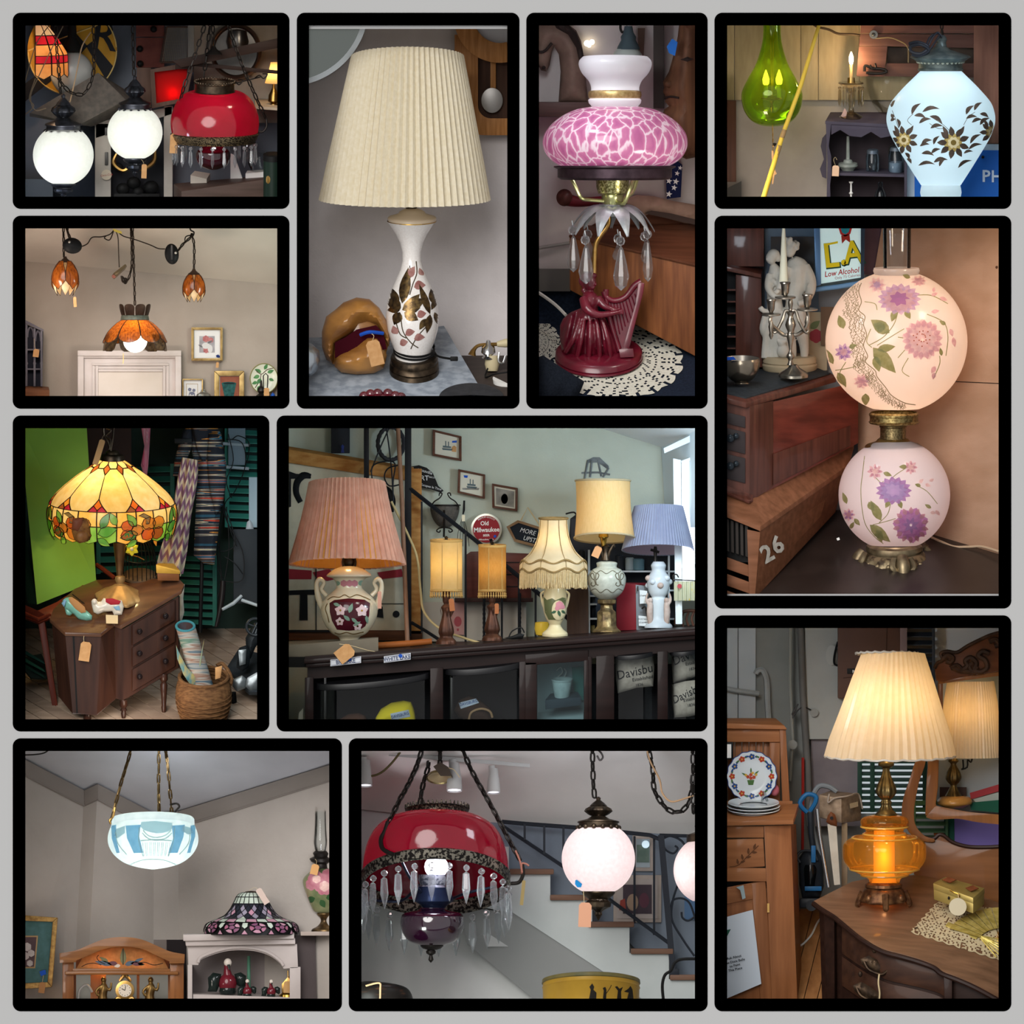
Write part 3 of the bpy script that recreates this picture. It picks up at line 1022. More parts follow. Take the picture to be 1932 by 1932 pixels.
P('casing',box(505,1180,936,972,930,1035),dw,dr,be=5)
P('casing',box(505,545,972,1275,935,1035),dw,dr,be=5)
P('casing',box(1140,1180,972,1275,935,1035),dw,dr,be=5)
P('casing_bead',box(538,1150,966,984,945,1035),dw,dr,be=4)
P('face',box(545,1140,984,1275,965,1035),dw,dr,be=3)
for q in((600,1100,1018,1034,950),(612,1090,1040,1056,958)):
 P('moulding',box(*q[:4],q[4],1035),dw,dr,be=4)
for x0,x1 in((600,618),(1082,1100),(622,640),(1060,1078)):
 P('moulding',box(x0,x1,1034,1275,955,1035),dw,dr,be=4)
P('recess',box(640,1058,1072,1275,962,1035),mat('d8cdc4','cfc3b8',sc=14,ro=.6),dr,be=2)
P('recess_moulding',box(640,1058,1058,1074,950,1035),dw,dr,be=4)
goldf=mat('8a7046','b59a66',sc=70,ro=.45,me=.5)
matw=mat('d6d4d2',ro=.9)
def framed(lb,x0,x1,y0,y1,fw,d,fm,prints,matm=matw,beads=0):
 t=thing('framed_picture',lb,'picture',(x0+x1)/2,y1,d)
 for q in(q2(x0,y0,x1,y0,x1-fw,y0+fw,x0+fw,y0+fw),q2(x1,y0,x1,y1,x1-fw,y1-fw,x1-fw,y0+fw),q2(x1,y1,x0,y1,x0+fw,y1-fw,x1-fw,y1-fw),q2(x0,y1,x0,y0,x0+fw,y0+fw,x0+fw,y1-fw)):
  P('frame_bar',prism(q,d-14,d+20),fm,t,be=fw*.2)
 if beads:
  n=beads
  L=[(x0+fw/2+(x1-x0-fw)*i/n,y) for i in range(n+1) for y in(y0+fw/2,y1-fw/2)]+[(x,y0+fw/2+(y1-y0-fw)*i/n) for i in range(1,n) for x in(x0+fw/2,x1-fw/2)]
  mb=Mb()
  for x,y in L:
   mb.ball(x,y,d-14,fw*.36,n=6,m=4)
  P('beading',mb,fm,t,kind='stuff')
 P('mat_board',box(x0+fw,x1-fw,y0+fw,y1-fw,d+4,d+12),matm,t)
 for i,(nm,polys,m) in enumerate(prints):
  PP(nm,d+3.5-i*.8,polys,m,t,off=.5)
 return t
rect=lambda x0,x1,y0,y1:q2(x0,y0,x1,y0,x1,y1,x0,y1)
pg=mat('a9a6a8','8f8c90',sc=60,ro=.9)
pk=mat('b87a78','9a5a5c',sc=120,ro=.9)
pw=mat('c9c7c6',ro=.9)
pd=mat('6b6a6c',ro=.9)
f1=framed('beaded gilt frame with pink roses print, largest picture on the wall',1245,1450,785,1003,17,1000,goldf,[('print',[rect(1297,1398,842,950)],pg),('rose',[rosette(1340,860,22,6),rosette(1372,868,18,6),rosette(1342,934,20,6)],pk),('vase',[ell(1340,905,26,20),ell(1368,925,16,26)],pw),('leaf',[leafp(1350,890,40,30,14),leafp(1320,915,34,150,12)],pd)],beads=22)
T1('blue_sticker',paint(998,q2(1405,968,1420,962,1432,972,1430,982,1410,980),0).paint(994,q2(1405,968,1420,962,1432,972,1430,982,1410,980),0),mat('1d2f63',ro=.7),'blue tape scrap on the corner of the rose print','tape')
price_tag(1415,1030,985,18,36,4,kraft,'tiny kraft tag hanging under the rose print',string=q3(1415,1012,986,1416,995,984))
ink=mat('6f7285',ro=.9)
framed('thin gold frame with pencil flower drawing beside the door',1186,1322,1120,1272,9,1000,goldf,[('border',[rect(1212,1288,1152,1155),rect(1212,1215,1152,1262),rect(1285,1288,1152,1262)],mat('a8926c',ro=.9)),('flower',[rosette(1235,1190,12,5),rosette(1262,1195,11,5),rosette(1250,1215,12,5),leafp(1240,1200,36,250,8),leafp(1262,1205,34,280,8)],ink)])
framed('wide gilt frame with teal pot on rust ground',1394,1590,1068,1276,34,990,goldf,[('ground',[rect(1432,1556,1104,1245)],mat('8d5543','7c4738',sc=40,ro=.9)),('pot',[q2(1442,1150,1538,1150,1520,1240,1462,1240),ell(1490,1150,48,10,20)],mat('2c5a58','1c3f3e',sc=150,ro=.7)),('shade_band',[ell(1490,1150,38,6,20)],mat('1b2b2b',ro=.9))])
t=thing('wall_plate','cream china plate painted with green foliage on the wall','plate',1718,1215,980)
sf=lambda u,v:(1718+90*v*cos(TAU*u),1118+97*v*sin(TAU*u),985-16*max(0,v-.6)/.4+0*u)
pb=grid(sf,40,8,True)
P('plate',pb,mat('d6d6c2',ro=.25,spec=.6),t)
bv=pb.bvh()
gl=mat('5d8f5a','3f6e45',sc=80,ro=.5)
PP('painted_leaf',bv,[leafp(x,y,l,a,w) for x,y,l,a,w in((1700,1080,46,150,26),(1690,1100,44,200,26),(1720,1060,44,60,22),(1740,1080,46,20,24),(1700,1120,44,230,28),(1675,1140,38,200,22),(1750,1120,36,-20,20),(1690,1165,36,240,18))],gl,t,2)
SK('painted_twig',bv,(q2(1660,1060,1700,1090,1740,1060,1785,1050),q2(1700,1090,1690,1130,1660,1180)),mat('5a4a3c',ro=.6),t,5,2)
T1('plate_rim',tube([(1718+90*cos(TAU*i/40),1118+97*sin(TAU*i/40),968) for i in range(40)],3,cl=True),mat('7f7c4a',ro=.4),'olive painted rim of the foliage plate','rim').parent=t
ro=t.children[-1]
ro.location=ro.location-t.location
del ro['category']
T1('oil_lamp_burner',lathe(1700,900,q2(6,1130,10,1170,22,1180,26,1200,14,1215,40,1235,46,1272),n=20).tube(q2(1716,1200,1714,1100,1730,1085,1744,1100,1740,1190),4,d=880),iron,'black metal burner standing in front of the foliage plate','burner')
price_tag(1735,1205,860,34,52,0,kraft,'kraft tag leaning against the foliage plate')
T1('glass_oil_lamp',lathe(1325,930,q2(16,1192,20,1205,44,1220,50,1245,48,1272),n=24,cap=1),clear,'clear glass lamp font before the pencil drawing','lamp')
T1('blue_figure',pillow(q2(1762,1222,1776,1208,1790,1222,1792,1272,1758,1272),900,20,8),mat('2b56a8',ro=.3),'small cobalt blue figure under the foliage plate','figurine')
rk=mat('6d6a72','5a5760',sc=40,ro=.6)
dk=mat('23242e',ro=.7)
t=thing('arched_rack','dark wooden rack with arched openings beside the amber pendant','rack',205,1170,820)
P('backing',prism(q2(122,745,282,812,276,1170,122,1170),860,880),dk,t)
P('top_rail',prism(q2(122,715,285,800,282,812,122,740),790,870),rk,t,be=3)
for x,y in((172,770),(225,800),(270,815)):
 P('post',box(x-7,x+7,y-10,1170,800,860),rk,t,be=3)
 P('finial',ball(x,1020,812,11),rk,t)
for x0,x1,y in((178,220,790),(230,266,815)):
 P('arch',tube(q2(x0,y+60,x0+4,y+20,(x0+x1)/2,y-6,x1-4,y+20,x1,y+60),7,sm=4,d=830),rk,t)
P('cross_bar',box(125,276,925,936,815,860),rk,t,be=2)
P('cross_bar',box(125,276,1052,1062,815,860),rk,t,be=2)
price_tag(235,953,780,38,52,8,kraft,'kraft tag tied to the dark arched rack',string=q3(232,928,782,225,905,790,222,860,800))
T1('brown_shelf',hexa(q3(122,1180,700,322,1192,700,322,1276,700,122,1276,700),q3(122,1158,900,318,1172,900,318,1276,900,122,1276,900)),wood('7e5136','5e3a26',axis=0),'brown wooden shelf under the arched rack','shelf',be=4)
# ================================================================ box 3: cream pleated lamp
wall3=mat('d8d2d2','d2cccc',sc=25,ro=.9,bu=.35,bscale=260)
room(2,wall3)
plan(550,0,2.445)
ST('trim_1',box(81,995,114,133,18,22),grey)
oak=wood('bd8650','9c6837',axis=2,sc=20,ro=.4)
oakd=wood('4d3222','3a2418',axis=2)
t=thing('wall_mirror','round mirror with a pale edge on the taupe wall above the pleated shade','mirror',150,380,880)
def arcseg(cx,cy,r,x0,y0):
 p=[(cx+r*cos(a),cy+r*sin(a)) for a in[PI/2*i/60 for i in range(61)]]
 return[q for q in p if q[0]>x0 and q[1]>y0]
for nm,r0,r1,d,mt in(('bevel',354,378,906,mat('dfe6e8',ro=.15,me=.6)),):
 o_,i_=(arcseg(-20,20,r1,56,92),arcseg(-20,20,r0,56,92))
 P(nm,prism(o_+i_[::-1],d,d+14),mt,t)
i_=arcseg(-20,20,356,56,92)
P('mirror_glass',prism(i_+[(56,92)],912,920),mat('7d827e',ro=.06,me=1),t)
t=thing('wall_clock','round-cornered oak pendulum clock on the wall behind the pleated shade','clock',890,620,900)
rr=lambda x0,x1,y0,y1,r:q2(x0,y0,x1,y0,x1,y1)+[(x0+r-r*sin(a),y1-r+r*cos(a)) for a in[PI/2*i/10 for i in range(11)]]
P('backboard',prism(rr(800,1018,200,600,90),895,920),oakd,t)
ring=rr(752,1020,160,624,140)
hole=rr(858,1019.5,280,546,60)
P('case',prism(rr(752,860,160,624,10)[:2]+[(860,546-40)]+[(860+60-60*sin(a)*1,546-60+60*cos(a)) for a in[PI/2-PI/2*i/8 for i in range(9)]]+q2(1020,546,1020,624)+rr(752,1020,160,624,140)[3:],850,900),oak,t,be=12)
A=[rad(74+106*i/24) for i in range(25)]
P('bezel',prism([(960+210*cos(a),80+210*sin(a)) for a in A if 80+210*sin(a)>92]+[(960+118*cos(a),80+118*sin(a)) for a in A[::-1] if 80+118*sin(a)>92],800,860),oak,t,be=14)
P('dial',prism([(960+119*cos(a),80+119*sin(a)) for a in[rad(60+115*i/20) for i in range(21)] if 80+119*sin(a)>92]+[(1018,92)],840,856),mat('dcdde0',ro=.4),t)
P('pendulum_rod',box(917,943,270,420,870,880),oak,t,be=3)
mbp=disc(925,463,862,50,12,ry=58)
P('pendulum_bob',mbp,mat('8a8784',ro=.35,me=.9),t,be=4)
table3=mat('a6aeb8','868f9a',sc=45,ro=.5,detail=8,lo=.4,hi=.6)
Y3=lambda d:1912-.453*d
tt=thing('side_table','grey marbled table under the cream pleated lamp','table',480,1859,400)
P('table_top',slab(q3(60,Y3(125),125,910,Y3(125),125,703,Y3(907),907,440,Y3(800),800,60,Y3(785),785),(0,26,9)),table3,tt,be=3)
t=thing('table_lamp','table lamp with cream pleated shade and white vase body painted with gold leaves','lamp',566,1700,428)
d=428
ivory=mat('efe6d0','e6dabd',sc=140,ro=.85,tr=.25,lo=.3,hi=.7)
P('lamp_shade',shade(522,d,q3(253,258,-.17,286,420,-.1,320,590,-.03,354,755,.04,386,922,.09),66,.03,(0,0),lean=.02),ivory,t)
P('lamp_socket',lathe(553,d,q2(26,930,26,975),n=16,cap=3),bronze,t)
pearl=mat('d8c5ac',ro=.3,spec=.5)
porc=mat('ece8e4','e4ded9',sc=300,ro=.18,spec=.6,co=.5)
P('cap',lathe(556,d,q2(20,960,40,966,58,976,64,986,108,1000,113,1006,112,1018),n=48,ti=(.1,.16),cap=1),pearl,t)
P('gold_line',lathe(556,d,q2(113.5,1017,113.5,1021),n=48,ti=(.16,.16)),brassb,t)
body=lathe(560,d,q2(112,1020,98,1042,76,1075,56,1115,44,1160,43,1200,52,1240,74,1290,100,1345,117,1400,123,1450,119,1510,104,1565,90,1600,84,1625,84,1660),n=56,ti=(.16,.42),lean=-.012)
P('vase',body,porc,t)
bv=body.bvh()
goldm=mat('43362a','7d6540',sc=120,ro=.25,me=.9)
pinkm=mat('a98078','8b5a55',sc=60,ro=.4)
stemm=mat('4d4234',ro=.4)
PP('gold_leaf',bv,[leafp(x,y,l,a,w,6) for x,y,l,a,w in((510,1400,170,80,52),(505,1420,80,150,55),(505,1420,66,190,40),(510,1430,120,25,62),(520,1440,75,-30,50),(500,1440,65,245,48),(525,1430,100,48,45),(490,1410,90,110,40),(535,1425,60,5,44),(640,1450,150,110,34),(645,1430,110,65,30),(640,1450,90,260,34),(660,1440,70,-70,26),(620,1470,60,240,30),(655,1400,70,100,34))],goldm,t,1)
PP('pink_leaf',bv,[leafp(x,y,l,a,w,6,.12) for x,y,l,a,w in((565,1325,55,10,42),(550,1280,55,70,34),(580,1460,45,20,36),(525,1545,48,20,34),(565,1565,52,10,34),(490,1540,44,120,34),(500,1590,40,20,34),(610,1270,40,120,24))],pinkm,t,1.2)
SK('stem',bv,(q2(575,1205,578,1260,560,1310,545,1360),q2(545,1225,548,1270,540,1310),q2(505,1470,515,1530,550,1580,585,1605),q2(640,1490,600,1530,570,1570,550,1610),q2(480,1480,500,1540,530,1560)),stemm,t,5,1)
P('base',lathe(566,d,q2(60,1636,104,1640,110,1652,106,1668,112,1672,114,1690,108,1693,114,1697,114,1716),n=48,ti=(.42,.45),cap=3),bronze,t,be=0)
P('cord',tube([(566+92*cos(a),1598+a*2.2+38*-sin(a),d+92*sin(a)) for a in[TAU*i/24 for i in range(50)]]+q3(670,1640,d-30,700,1650,d-60,735,1655,d-70),5.5,n=6,sm=2),blackp,t)
P('plug',box(732,768,1644,1666,d-82,d-60),blackp,t,be=5)
burl=mat('75491f','b8813e',sc=9,ro=.3,spec=.5,bu=.4,bscale=40,st=(1,1,2.5),co=.3)
t=thing('burl_box','polished burl wood trinket box with a drawer beside the white vase lamp','box',300,1690,420)
up=q2(160,1460,200,1430,240,1395,300,1372,360,1380,405,1420,440,1480,458,1540,450,1600,420,1560,390,1500,350,1490,315,1500,290,1545,240,1570,205,1590,190,1680,160,1660,140,1600,140,1530)
P('body',pillow(up,430,120,14,fn=lambda x,y:8*sin(x*.05+y*.03),back=.2),burl,t)
P('back_body',pillow(q2(170,1480,300,1400,420,1450,450,1580,420,1690,300,1700,190,1680),440,60,26,back=.2),burl,t)
P('velvet_lining',prism(q2(200,1580,250,1555,300,1520,390,1500,425,1540,440,1610,200,1650),360,400),mat('3a0f18',ro=1,spec=0),t)
P('drawer',pillow(q2(200,1640,250,1612,300,1590,345,1545,400,1550,425,1590,440,1640,425,1700,380,1722,300,1728,230,1718,198,1690),395,95,14,fn=lambda x,y:7*sin(x*.04-y*.05),back=.1),burl,t)
P('blue_band',tube(q3(318,1545,330,360,1532,310,422,1538,345),9,sm=4),blue,t)
price_tag(385,1628,270,64,118,-14,kraft,'kraft price tag hanging on the burl wood box',string=q3(374,1570,275,380,1550,290,370,1540,300))
redg=mat('641222','480c18',sc=20,ro=.08,spec=.8,co=.6)
t=thing('glass_grapes','cluster of dark red glass balls at the front of the marbled table','ornament',420,1850,90)
for x,y in((335,1828),(365,1818),(398,1815),(445,1815),(478,1826),(505,1832),(420,1838),(385,1842)):
 P('ball',ball(x,y+2,110,25),redg,t)
T1('black_lid',lathe(830,150,q2(2,1822,130,1828,150,1834,148,1840),n=32,ti=(.45,.45),a0=0,a1=PI),mat('2f3033','3a3b3e',sc=80,ro=.5),'round charcoal lid at the front corner of the marbled table','tray')  # dark round lid lying at the table corner
T1('silver_dish',lathe(66,330,q2(30,1590,62,1620,66,1660,50,1710,20,1735),n=24,ti=(.3,.3),cap=3,a0=-PI/2,a1=PI/2),mat('b5bcc2',ro=.25,me=.8),'silver dish edge beside the burl wood box','dish')
T1('low_shelf',slab(q3(690,1862,60,1022,1862,60,1022,1640,900,690,1640,900),(0,10,0)),mat('4b413c','3c3430',sc=30),'dark low shelf beyond the marbled table edge','shelf')
t=thing('antique_telephone','ivory and chrome cradle telephone on the low shelf past the table','telephone',920,1710,640)
ivo=mat('cdbf9a',ro=.35)
chrome=mat('c8c8c8',ro=.12,me=1)
P('handset',tube(q2(948,1588,985,1583,1020,1580),[12,20,20],n=10,d=600),ivo,t)
P('handset_arm',tube(q2(832,1640,842,1612,870,1592,948,1588),[20,10,8,9],n=8,sm=4,d=600),brass,t)
P('cradle',lathe(908,600,q2(8,1570,16,1590,30,1600,34,1625,16,1640,30,1650),n=16,ti=(.3,.3),cap=3),chrome,t)
P('stem',lathe(925,610,q2(30,1640,34,1680,26,1712),n=16,cap=3),ivo,t)
P('hook',tube(q2(958,1625,955,1665,975,1675,988,1640),5,sm=5,d=590),chrome,t)
T1('white_bowl',lathe(1000,420,q2(72,1745,66,1790,40,1830),n=24,ti=(.35,.35),cap=1,a0=PI/2+1.25,a1=1.5*PI+.0),white,'white bowl edge on the low shelf below the telephone','bowl')
wire('telephone_cord',q3(905,1700,560,895,1740,500,940,1725,450,1010,1715,440),4,blackp,'black cord trailing below the ivory telephone')
# ================================================================ box 4: pink spatter glass lamp with a harp player base
room(3,mat('c6bdb8','bab0ab',sc=14,ro=.9),top=mat('cccbcd',ro=.9))
plan(980,0,2.446)
d=510
cx=442
fill_light(110,140,40,500,700,900,160,.5,'e8eef8')
fill_light(800,1000,30,300,1200,900,160,.3,'fff4e8')
burg=mat('6b1226','560d1e',sc=30,ro=.28,spec=.5,co=.3)
navy=mat('1d2636','141b28',sc=220,ro=.9)
T1('navy_cloth',slab(q3(60,1860,60,842,1860,60,842,1660,536,560,1500,917,60,1500,917),(0,14,0)).slab(q3(60,1500,915,560,1500,915,230,1330,924,60,1330,924),(0,0,4)),navy,'navy cloth covering the table under the harp player lamp','cloth')
T1('black_cloth',pillow(q2(62,1655,110,1640,200,1700,300,1760,285,1800,255,1858,62,1858),110,40,18,fn=lambda x,y:6*sin(x*.07+y*.04)),mat('10141b','181c24',sc=300,ro=1),'folded black woollen cloth at the corner of the doily','cloth')
def doily(lb,x,y,rx,ry,d0,slope,seed,r0=0):
 rr=random.Random(seed)
 mb=Mb()
 NU,NV=(110,30)
 pt=lambda i,j:(x+rx*(j/NV)*(1+.05*abs(sin(i*TAU/NU*8))*max(0,j/NV-.7)*4)*cos(TAU*i/NU),y+ry*(j/NV)*(1+.05*abs(sin(i*TAU/NU*8))*max(0,j/NV-.7)*4)*sin(TAU*i/NU))
 for j in range(NV):
  for i in range(NU):
   fade=j/NV
   holes=j%4==2 and i%4==0 or(j>13 and j%3==0 and((i+j)%4==0)) or(j>NV-4 and i%5==1) or(rr.random()<.05)
   if j>2 and holes:
    continue
   if 62>pt(i,j)[0] or pt(i,j)[1]>1856:
    continue
   q=[pt(i,j),pt(i+1,j),pt(i+1,j+1),pt(i,j+1)]
   mb.add([W(a,b,d0+(y-b)*slope-3+2*(j&1)) for a,b in q],[(0,1,2,3)] if j else[(0,2,3)])
 return T1('lace_doily',mb,mat('d6d3c6','c6c3b4',sc=200,ro=.95),lb,'doily')
sl=1/.42
doily('white crocheted lace doily under the burgundy harp player lamp',452,1668,290,166,505,sl,3)
doily('small edge of white lace doily beside the black folded cloth',60,1580,122,105,712,sl,5)
t=thing('harp_player_lamp','lamp with pink spattered glass shade on a burgundy seated harp player','lamp',367,1740,d)
milk=mat('f1f1f4',ro=.2,spec=.5,tr=.6,co=.4)
P('chimney_collar',lathe(cx,d,cr(q2(150,262,166,280,168,305,152,340,124,372,112,400,112,420),4),n=56,ti=(-.06,-.04)),milk,t)
P('gold_band',lathe(cx-2,d,q2(112,418,122,424,124,440,120,452,112,456),n=48,ti=(-.02,-.02)),mat('b99a62','d8c08a',sc=120,ro=.35,me=.8),t)
P('milk_neck',lathe(cx-2,d,q2(112,452,123,462,120,476,106,492),n=48),milk,t)
pinkg=mat('f6eaf0',cols=q2(0,'f8eef4',.04,'f4dbe8',.09,'d588b0',.3,'c470a0',.6,'b46292'),tex='voronoi',sc=36,st=(1.3,1.3,.6),ro=.15,spec=.6,tr=.45,co=.5)
P('lamp_shade',lathe(cx,d,cr(q2(106,492,190,508,270,552,322,610,334,665,318,712,285,746,246,768),6),n=80,ti=(0,0)),pinkg,t)
P('fitter_ring',lathe(cx-2,d,q2(246,764,280,766,282,772,264,780,264,818,250,828),n=64,ti=(0,.02)),mat('352a30','463940',sc=60,ro=.35,me=.7),t)
P('bulb',ball(cx,640,d,46),bulbw,t)
lamp(cx,655,d-40,.16,'fff4f4',30)
lamp(cx,420,d,.03,'ffffff',20)
P('burner_gallery',lathe(430,d,q2(76,800,76,862,68,892,48,900),n=32),mat('6e6a3e','b9b884',sc=260,ro=.3,me=.8,lo=.45,hi=.55),t)
P('socket',lathe(430,d,q2(48,895,52,905,48,925,42,945),n=28,cap=3),mat('aeb07c',ro=.28,me=.9,nm='pale_brass'),t)
for q in(q3(238,822,d-60,262,868,d-70,286,914,d-80,320,922,d-50,388,928,d-20),q3(528,822,d-80,505,890,d-90,482,940,d-80,450,932,d-40),q3(545,822,d+60,520,890,d+60,470,920,d+30)):
 P('prong',tube(q,9,sm=3),MATS['pale_brass'],t)
silv=mat('9aa2a6','b9c0c2',sc=60,ro=.4,me=.6)
for k in range(9):
 a=TAU*(k+.28)/9
 L=170
 def leaf(u,v,a=a):
  rr=30+L*v
  w=(46*sin(PI*min(1,.16+v*.84))+5)*(u-.5)*2
  drop_=120*v**2.4-12*sin(PI*v)
  x=rr*cos(a)-w*sin(a)*.8
  dd=rr*sin(a)+w*cos(a)*.8
  return(428+x,948+drop_+14*abs(u-.5)*2*(1-v*.4)-.1*dd,d+dd)
 P('leaf',grid(leaf,6,9),silv,t)
P('leaf_hub',lathe(428,d,q2(40,942,46,950,34,970,18,1000),n=24,cap=3),silv,t)
def pear(key,L,w):
 return lambda mb:mb.lathe(0,0,q2(2,0,.16*w,.08*L,.36*w,.4*L,.5*w,.68*L,.36*w,.9*L,.02*w,L),n=10,cap=3)
for x,y,L,w,dd in((246,1040,170,62,d-40),(304,1085,180,70,d-150),(315,1060,90,56,d+40),(466,1090,205,74,d-190),(455,1080,80,60,d+60),(590,1060,195,48,d-60),(578,1070,100,44,d+70)):
 b=inst('bead','bead4',lambda mb:mb.lathe(0,0,q2(3,-24,16,-16,22,0,16,16,3,24),n=8),crystal,t,W(x,y+22,dd),sm=0)
 inst('crystal_drop','pear%d%d'%(L,w),pear('',L,w),crystal,t,W(x+3,y+46,dd),sm=0)
 P('pin',tube(q2(x-3,y-22,x,y-4,x+1,y+6),3,d=dd),silv,t)
P('stem',tube(q2(412,1000,408,1040,372,1090,352,1130,347,1200,346,1270),12,n=10,sm=4,d=d),brass,t)
P('base',lathe(367,d,q2(190,1615,200,1624,202,1642,196,1646,203,1648,203,1655),n=64,ti=(.38,.42),cap=3),burg,t)
m=Mb()
sk=q2(200,1470,235,1440,285,1420,300,1440,352,1440,400,1470,432,1540,455,1620,468,1635,440,1652,360,1658,250,1652,195,1625,185,1560,186,1500)
m.pillow(sk,d-20,85,11,fn=lambda x,y:13*sin((x-320)*.1/(.55+(y-1380)/420)),back=.4)
m.tube(q3(326,1470,d-50,322,1420,d-55,326,1385,d-60,330,1352,d-55),[48,40,44,26],n=14,sm=4)
m.tube(q3(330,1356,d-56,328,1330,d-60),[17,15],n=10)
m.ball(326,1304,d-64,31,38,32)
m.ball(318,1282,d-54,37,28,38)
m.ball(292,1296,d-50,20,26,20)
m.ball(352,1312,d-88,6,8,8)
m.ball(338,1272,d-70,22,14,20)
m.ball(340,1330,d-84,9,5,6)
for x,y in((300,1322),(296,1340),(304,1352)):
 m.ball(x,y,d-56,11,12,11)
m.tube(q3(300,1378,d-78,312,1424,d-112,360,1452,d-120,425,1447,d-108,458,1440,d-98),[26,23,18,13,9],n=10,sm=4)
m.tube(q3(362,1376,d-62,386,1408,d-80,420,1425,d-84,452,1430,d-76),[22,18,13,9],n=10,sm=4)
for k in range(4):
 m.tube(q3(454,1434+k*5,d-98,474,1430+k*6,d-98,482,1434+k*6,d-94),[5,4.5,4],n=6)
for k in range(4):
 m.tube(q3(450,1424+k*4,d-76,468,1420+k*4,d-74),[4.5,4],n=6)
for x0,x1,y1 in((280,212,1628),(300,262,1664),(326,318,1674),(352,372,1674),(378,425,1654)):
 m.tube(q3(x0,1465,d-84,(x0+x1)/2+4,1560,d-104,x1,y1,d-70),[9,13,11],n=8,sm=4)
for k in range(12):
 m.ball(250+k*18,1668+8*sin(k*1.3),d-70,12,12,12,n=8,m=5)
P('lady',m,burg,t,rm=4.5)
fr_=tube(q2(400,1335,402,1400,425,1500,462,1620),[14,12,12,14],n=10,sm=4,d=d-30)
fr_.tube(q2(392,1345,400,1372,440,1388,490,1370,530,1320,562,1300),[16,14,14,14,15,17],n=10,sm=4,d=d-30)
P('harp_back',prism(q2(412,1392,470,1385,560,1318,570,1345,505,1618,472,1614),d-26,d-16),burg,t)
P('harp_frame',fr_,burg,t)
P('harp_soundboard',prism(q2(548,1300,578,1306,572,1350,515,1570,500,1640,470,1630,490,1560,535,1400),d-46,d-12),burg,t,be=6)
for k in range(9):
 x0=420+k*14
 P('harp_string',tube(q3(x0,1392-max(0,k-4)*9,d-30,x0+30-k*1.2,1560-k*18,d-30),2.5,n=4),burg,t)
P('harp_foot',hexa(q3(458,1612,d-110,525,1608,d-110,530,1648,d-110,465,1652,d-110),q3(458,1605,d-10,515,1600,d-10,515,1640,d-10,465,1645,d-10)),burg,t,be=4)
wire('white_cable',q3(62,1335,760,110,1365,720,170,1410,640,215,1455,560),8,mat('c9c6bd',ro=.5),'white power cord running behind the harp player')
ch=wood('7a4a28','5a321a',axis=2,sc=12,ro=.5)
cht=wood('5a3524','472818',axis=0,sc=12)
t=thing('wooden_chest','large orange brown wooden chest behind the pink lamp','chest',560,1640,760)
P('front',hexa(q3(236,1085,720,842,1225,524,842,1660,524,236,1340,720),(0,0,20)),ch,t,be=4)
P('lid',slab(q3(228,1085,715,842,1225,507,842,1030,880,560,905,910,330,1040,900),(0,12,4)),cht,t,be=3)
P('side',hexa(q3(232,1085,730,248,1085,730,248,1345,730,232,1335,730),q3(300,1040,905,330,1040,905,330,1290,905,300,1290,905)),ch,t)
t=thing('leather_bundle','flat brown leather roll lying on the wooden chest','leather',660,1010,790)
P('roll',pillow(q2(470,925,540,900,620,905,700,925,842,950,842,1035,760,1030,690,1010,600,985,560,1010,500,990),790,40,16,fn=lambda x,y:5*sin(x*.03+y*.08)),mat('7d6455','6a5346',sc=40,ro=.7),t)
P('fold',prism(q2(580,985,610,972,700,985,842,1020,842,1045,690,1010),755,800),mat('30241f',ro=.8),t)
t=thing('small_flag','folded blue flag with white stars behind the fitter ring','flag',715,920,850)
P('cloth',pillow(q2(672,700,752,760,745,910,680,918),850,10,14),mat('1c2244',ro=.9),t)
def star(x,y,r):
 return[(x+(r if k%2==0 else r*.42)*sin(PI*k/5+.2),y-(r if k%2==0 else r*.42)*cos(PI*k/5+.2)) for k in range(10)]
PP('star',838,[star(690,835,16),star(722,838,16),star(714,866,15),star(690,896,16),star(728,800,13),star(742,775,12)],white,t)
t=thing('sofa_scroll','dark red upholstered armrest ending in a wooden scroll','armrest',290,955,800)
P('arm',tube(q3(200,915,800,260,930,800,330,930,800,430,920,810),[34,26,22,22],n=12,sm=4),mat('5d1820','4a1218',sc=40,ro=.45),t)
P('scroll',pillow(ell(208,912,38,40,24),780,26,10),mat('3d211c','56302a',sc=50,ro=.4),t)
hw=mat('5e4b42','715c50',sc=30,ro=.6)
hb=mat('2a211e',ro=.7)
t=thing('carousel_horse','dark brown wooden horse head and neck at the upper corner','horse',200,500,820)
P('horse_head',pillow(q2(62,92,170,92,225,112,262,140,285,190,300,270,310,400,318,475,180,475,190,330,182,250,160,215,150,240,140,300,125,330,100,325,92,310,62,300),820,60,15),hw,t)
P('mane',pillow(q2(150,92,215,105,262,150,292,230,302,320,280,300,262,220,225,160,170,130),770,26,13,fn=lambda x,y:6*sin(x*.15-y*.1)),hb,t)
P('nostril',ball(112,312,778,10,8,8),hb,t)
P('bridle',tube(q3(62,230,762,110,240,758,150,200,770),7,sm=4),hb,t)
T1('display_shelf',box(62,345,470,540,740,930),wood('4f3a35','3f2e2a',axis=0),'dark brown moulded shelf under the wooden horse','shelf',be=10)
t=thing('carved_face','large carved wooden face in profile beside the glass shade','carving',740,900,780)
P('carved_head',pillow(q2(740,92,842,92,842,720,770,735,700,700,655,540,668,505,690,490,672,470,676,450,662,425,668,405,662,380,690,330,712,250,730,170),790,90,18),wood('6e4c36','4e3425',axis=2,sc=8,nm='face_wood'),t)
P('mouth_line',tube(q3(668,452,782,700,446,735,735,452,712),5,sm=4),hb,t)
P('nose_wing',ball(692,388,745,22,18,16),MATS['face_wood'],t)
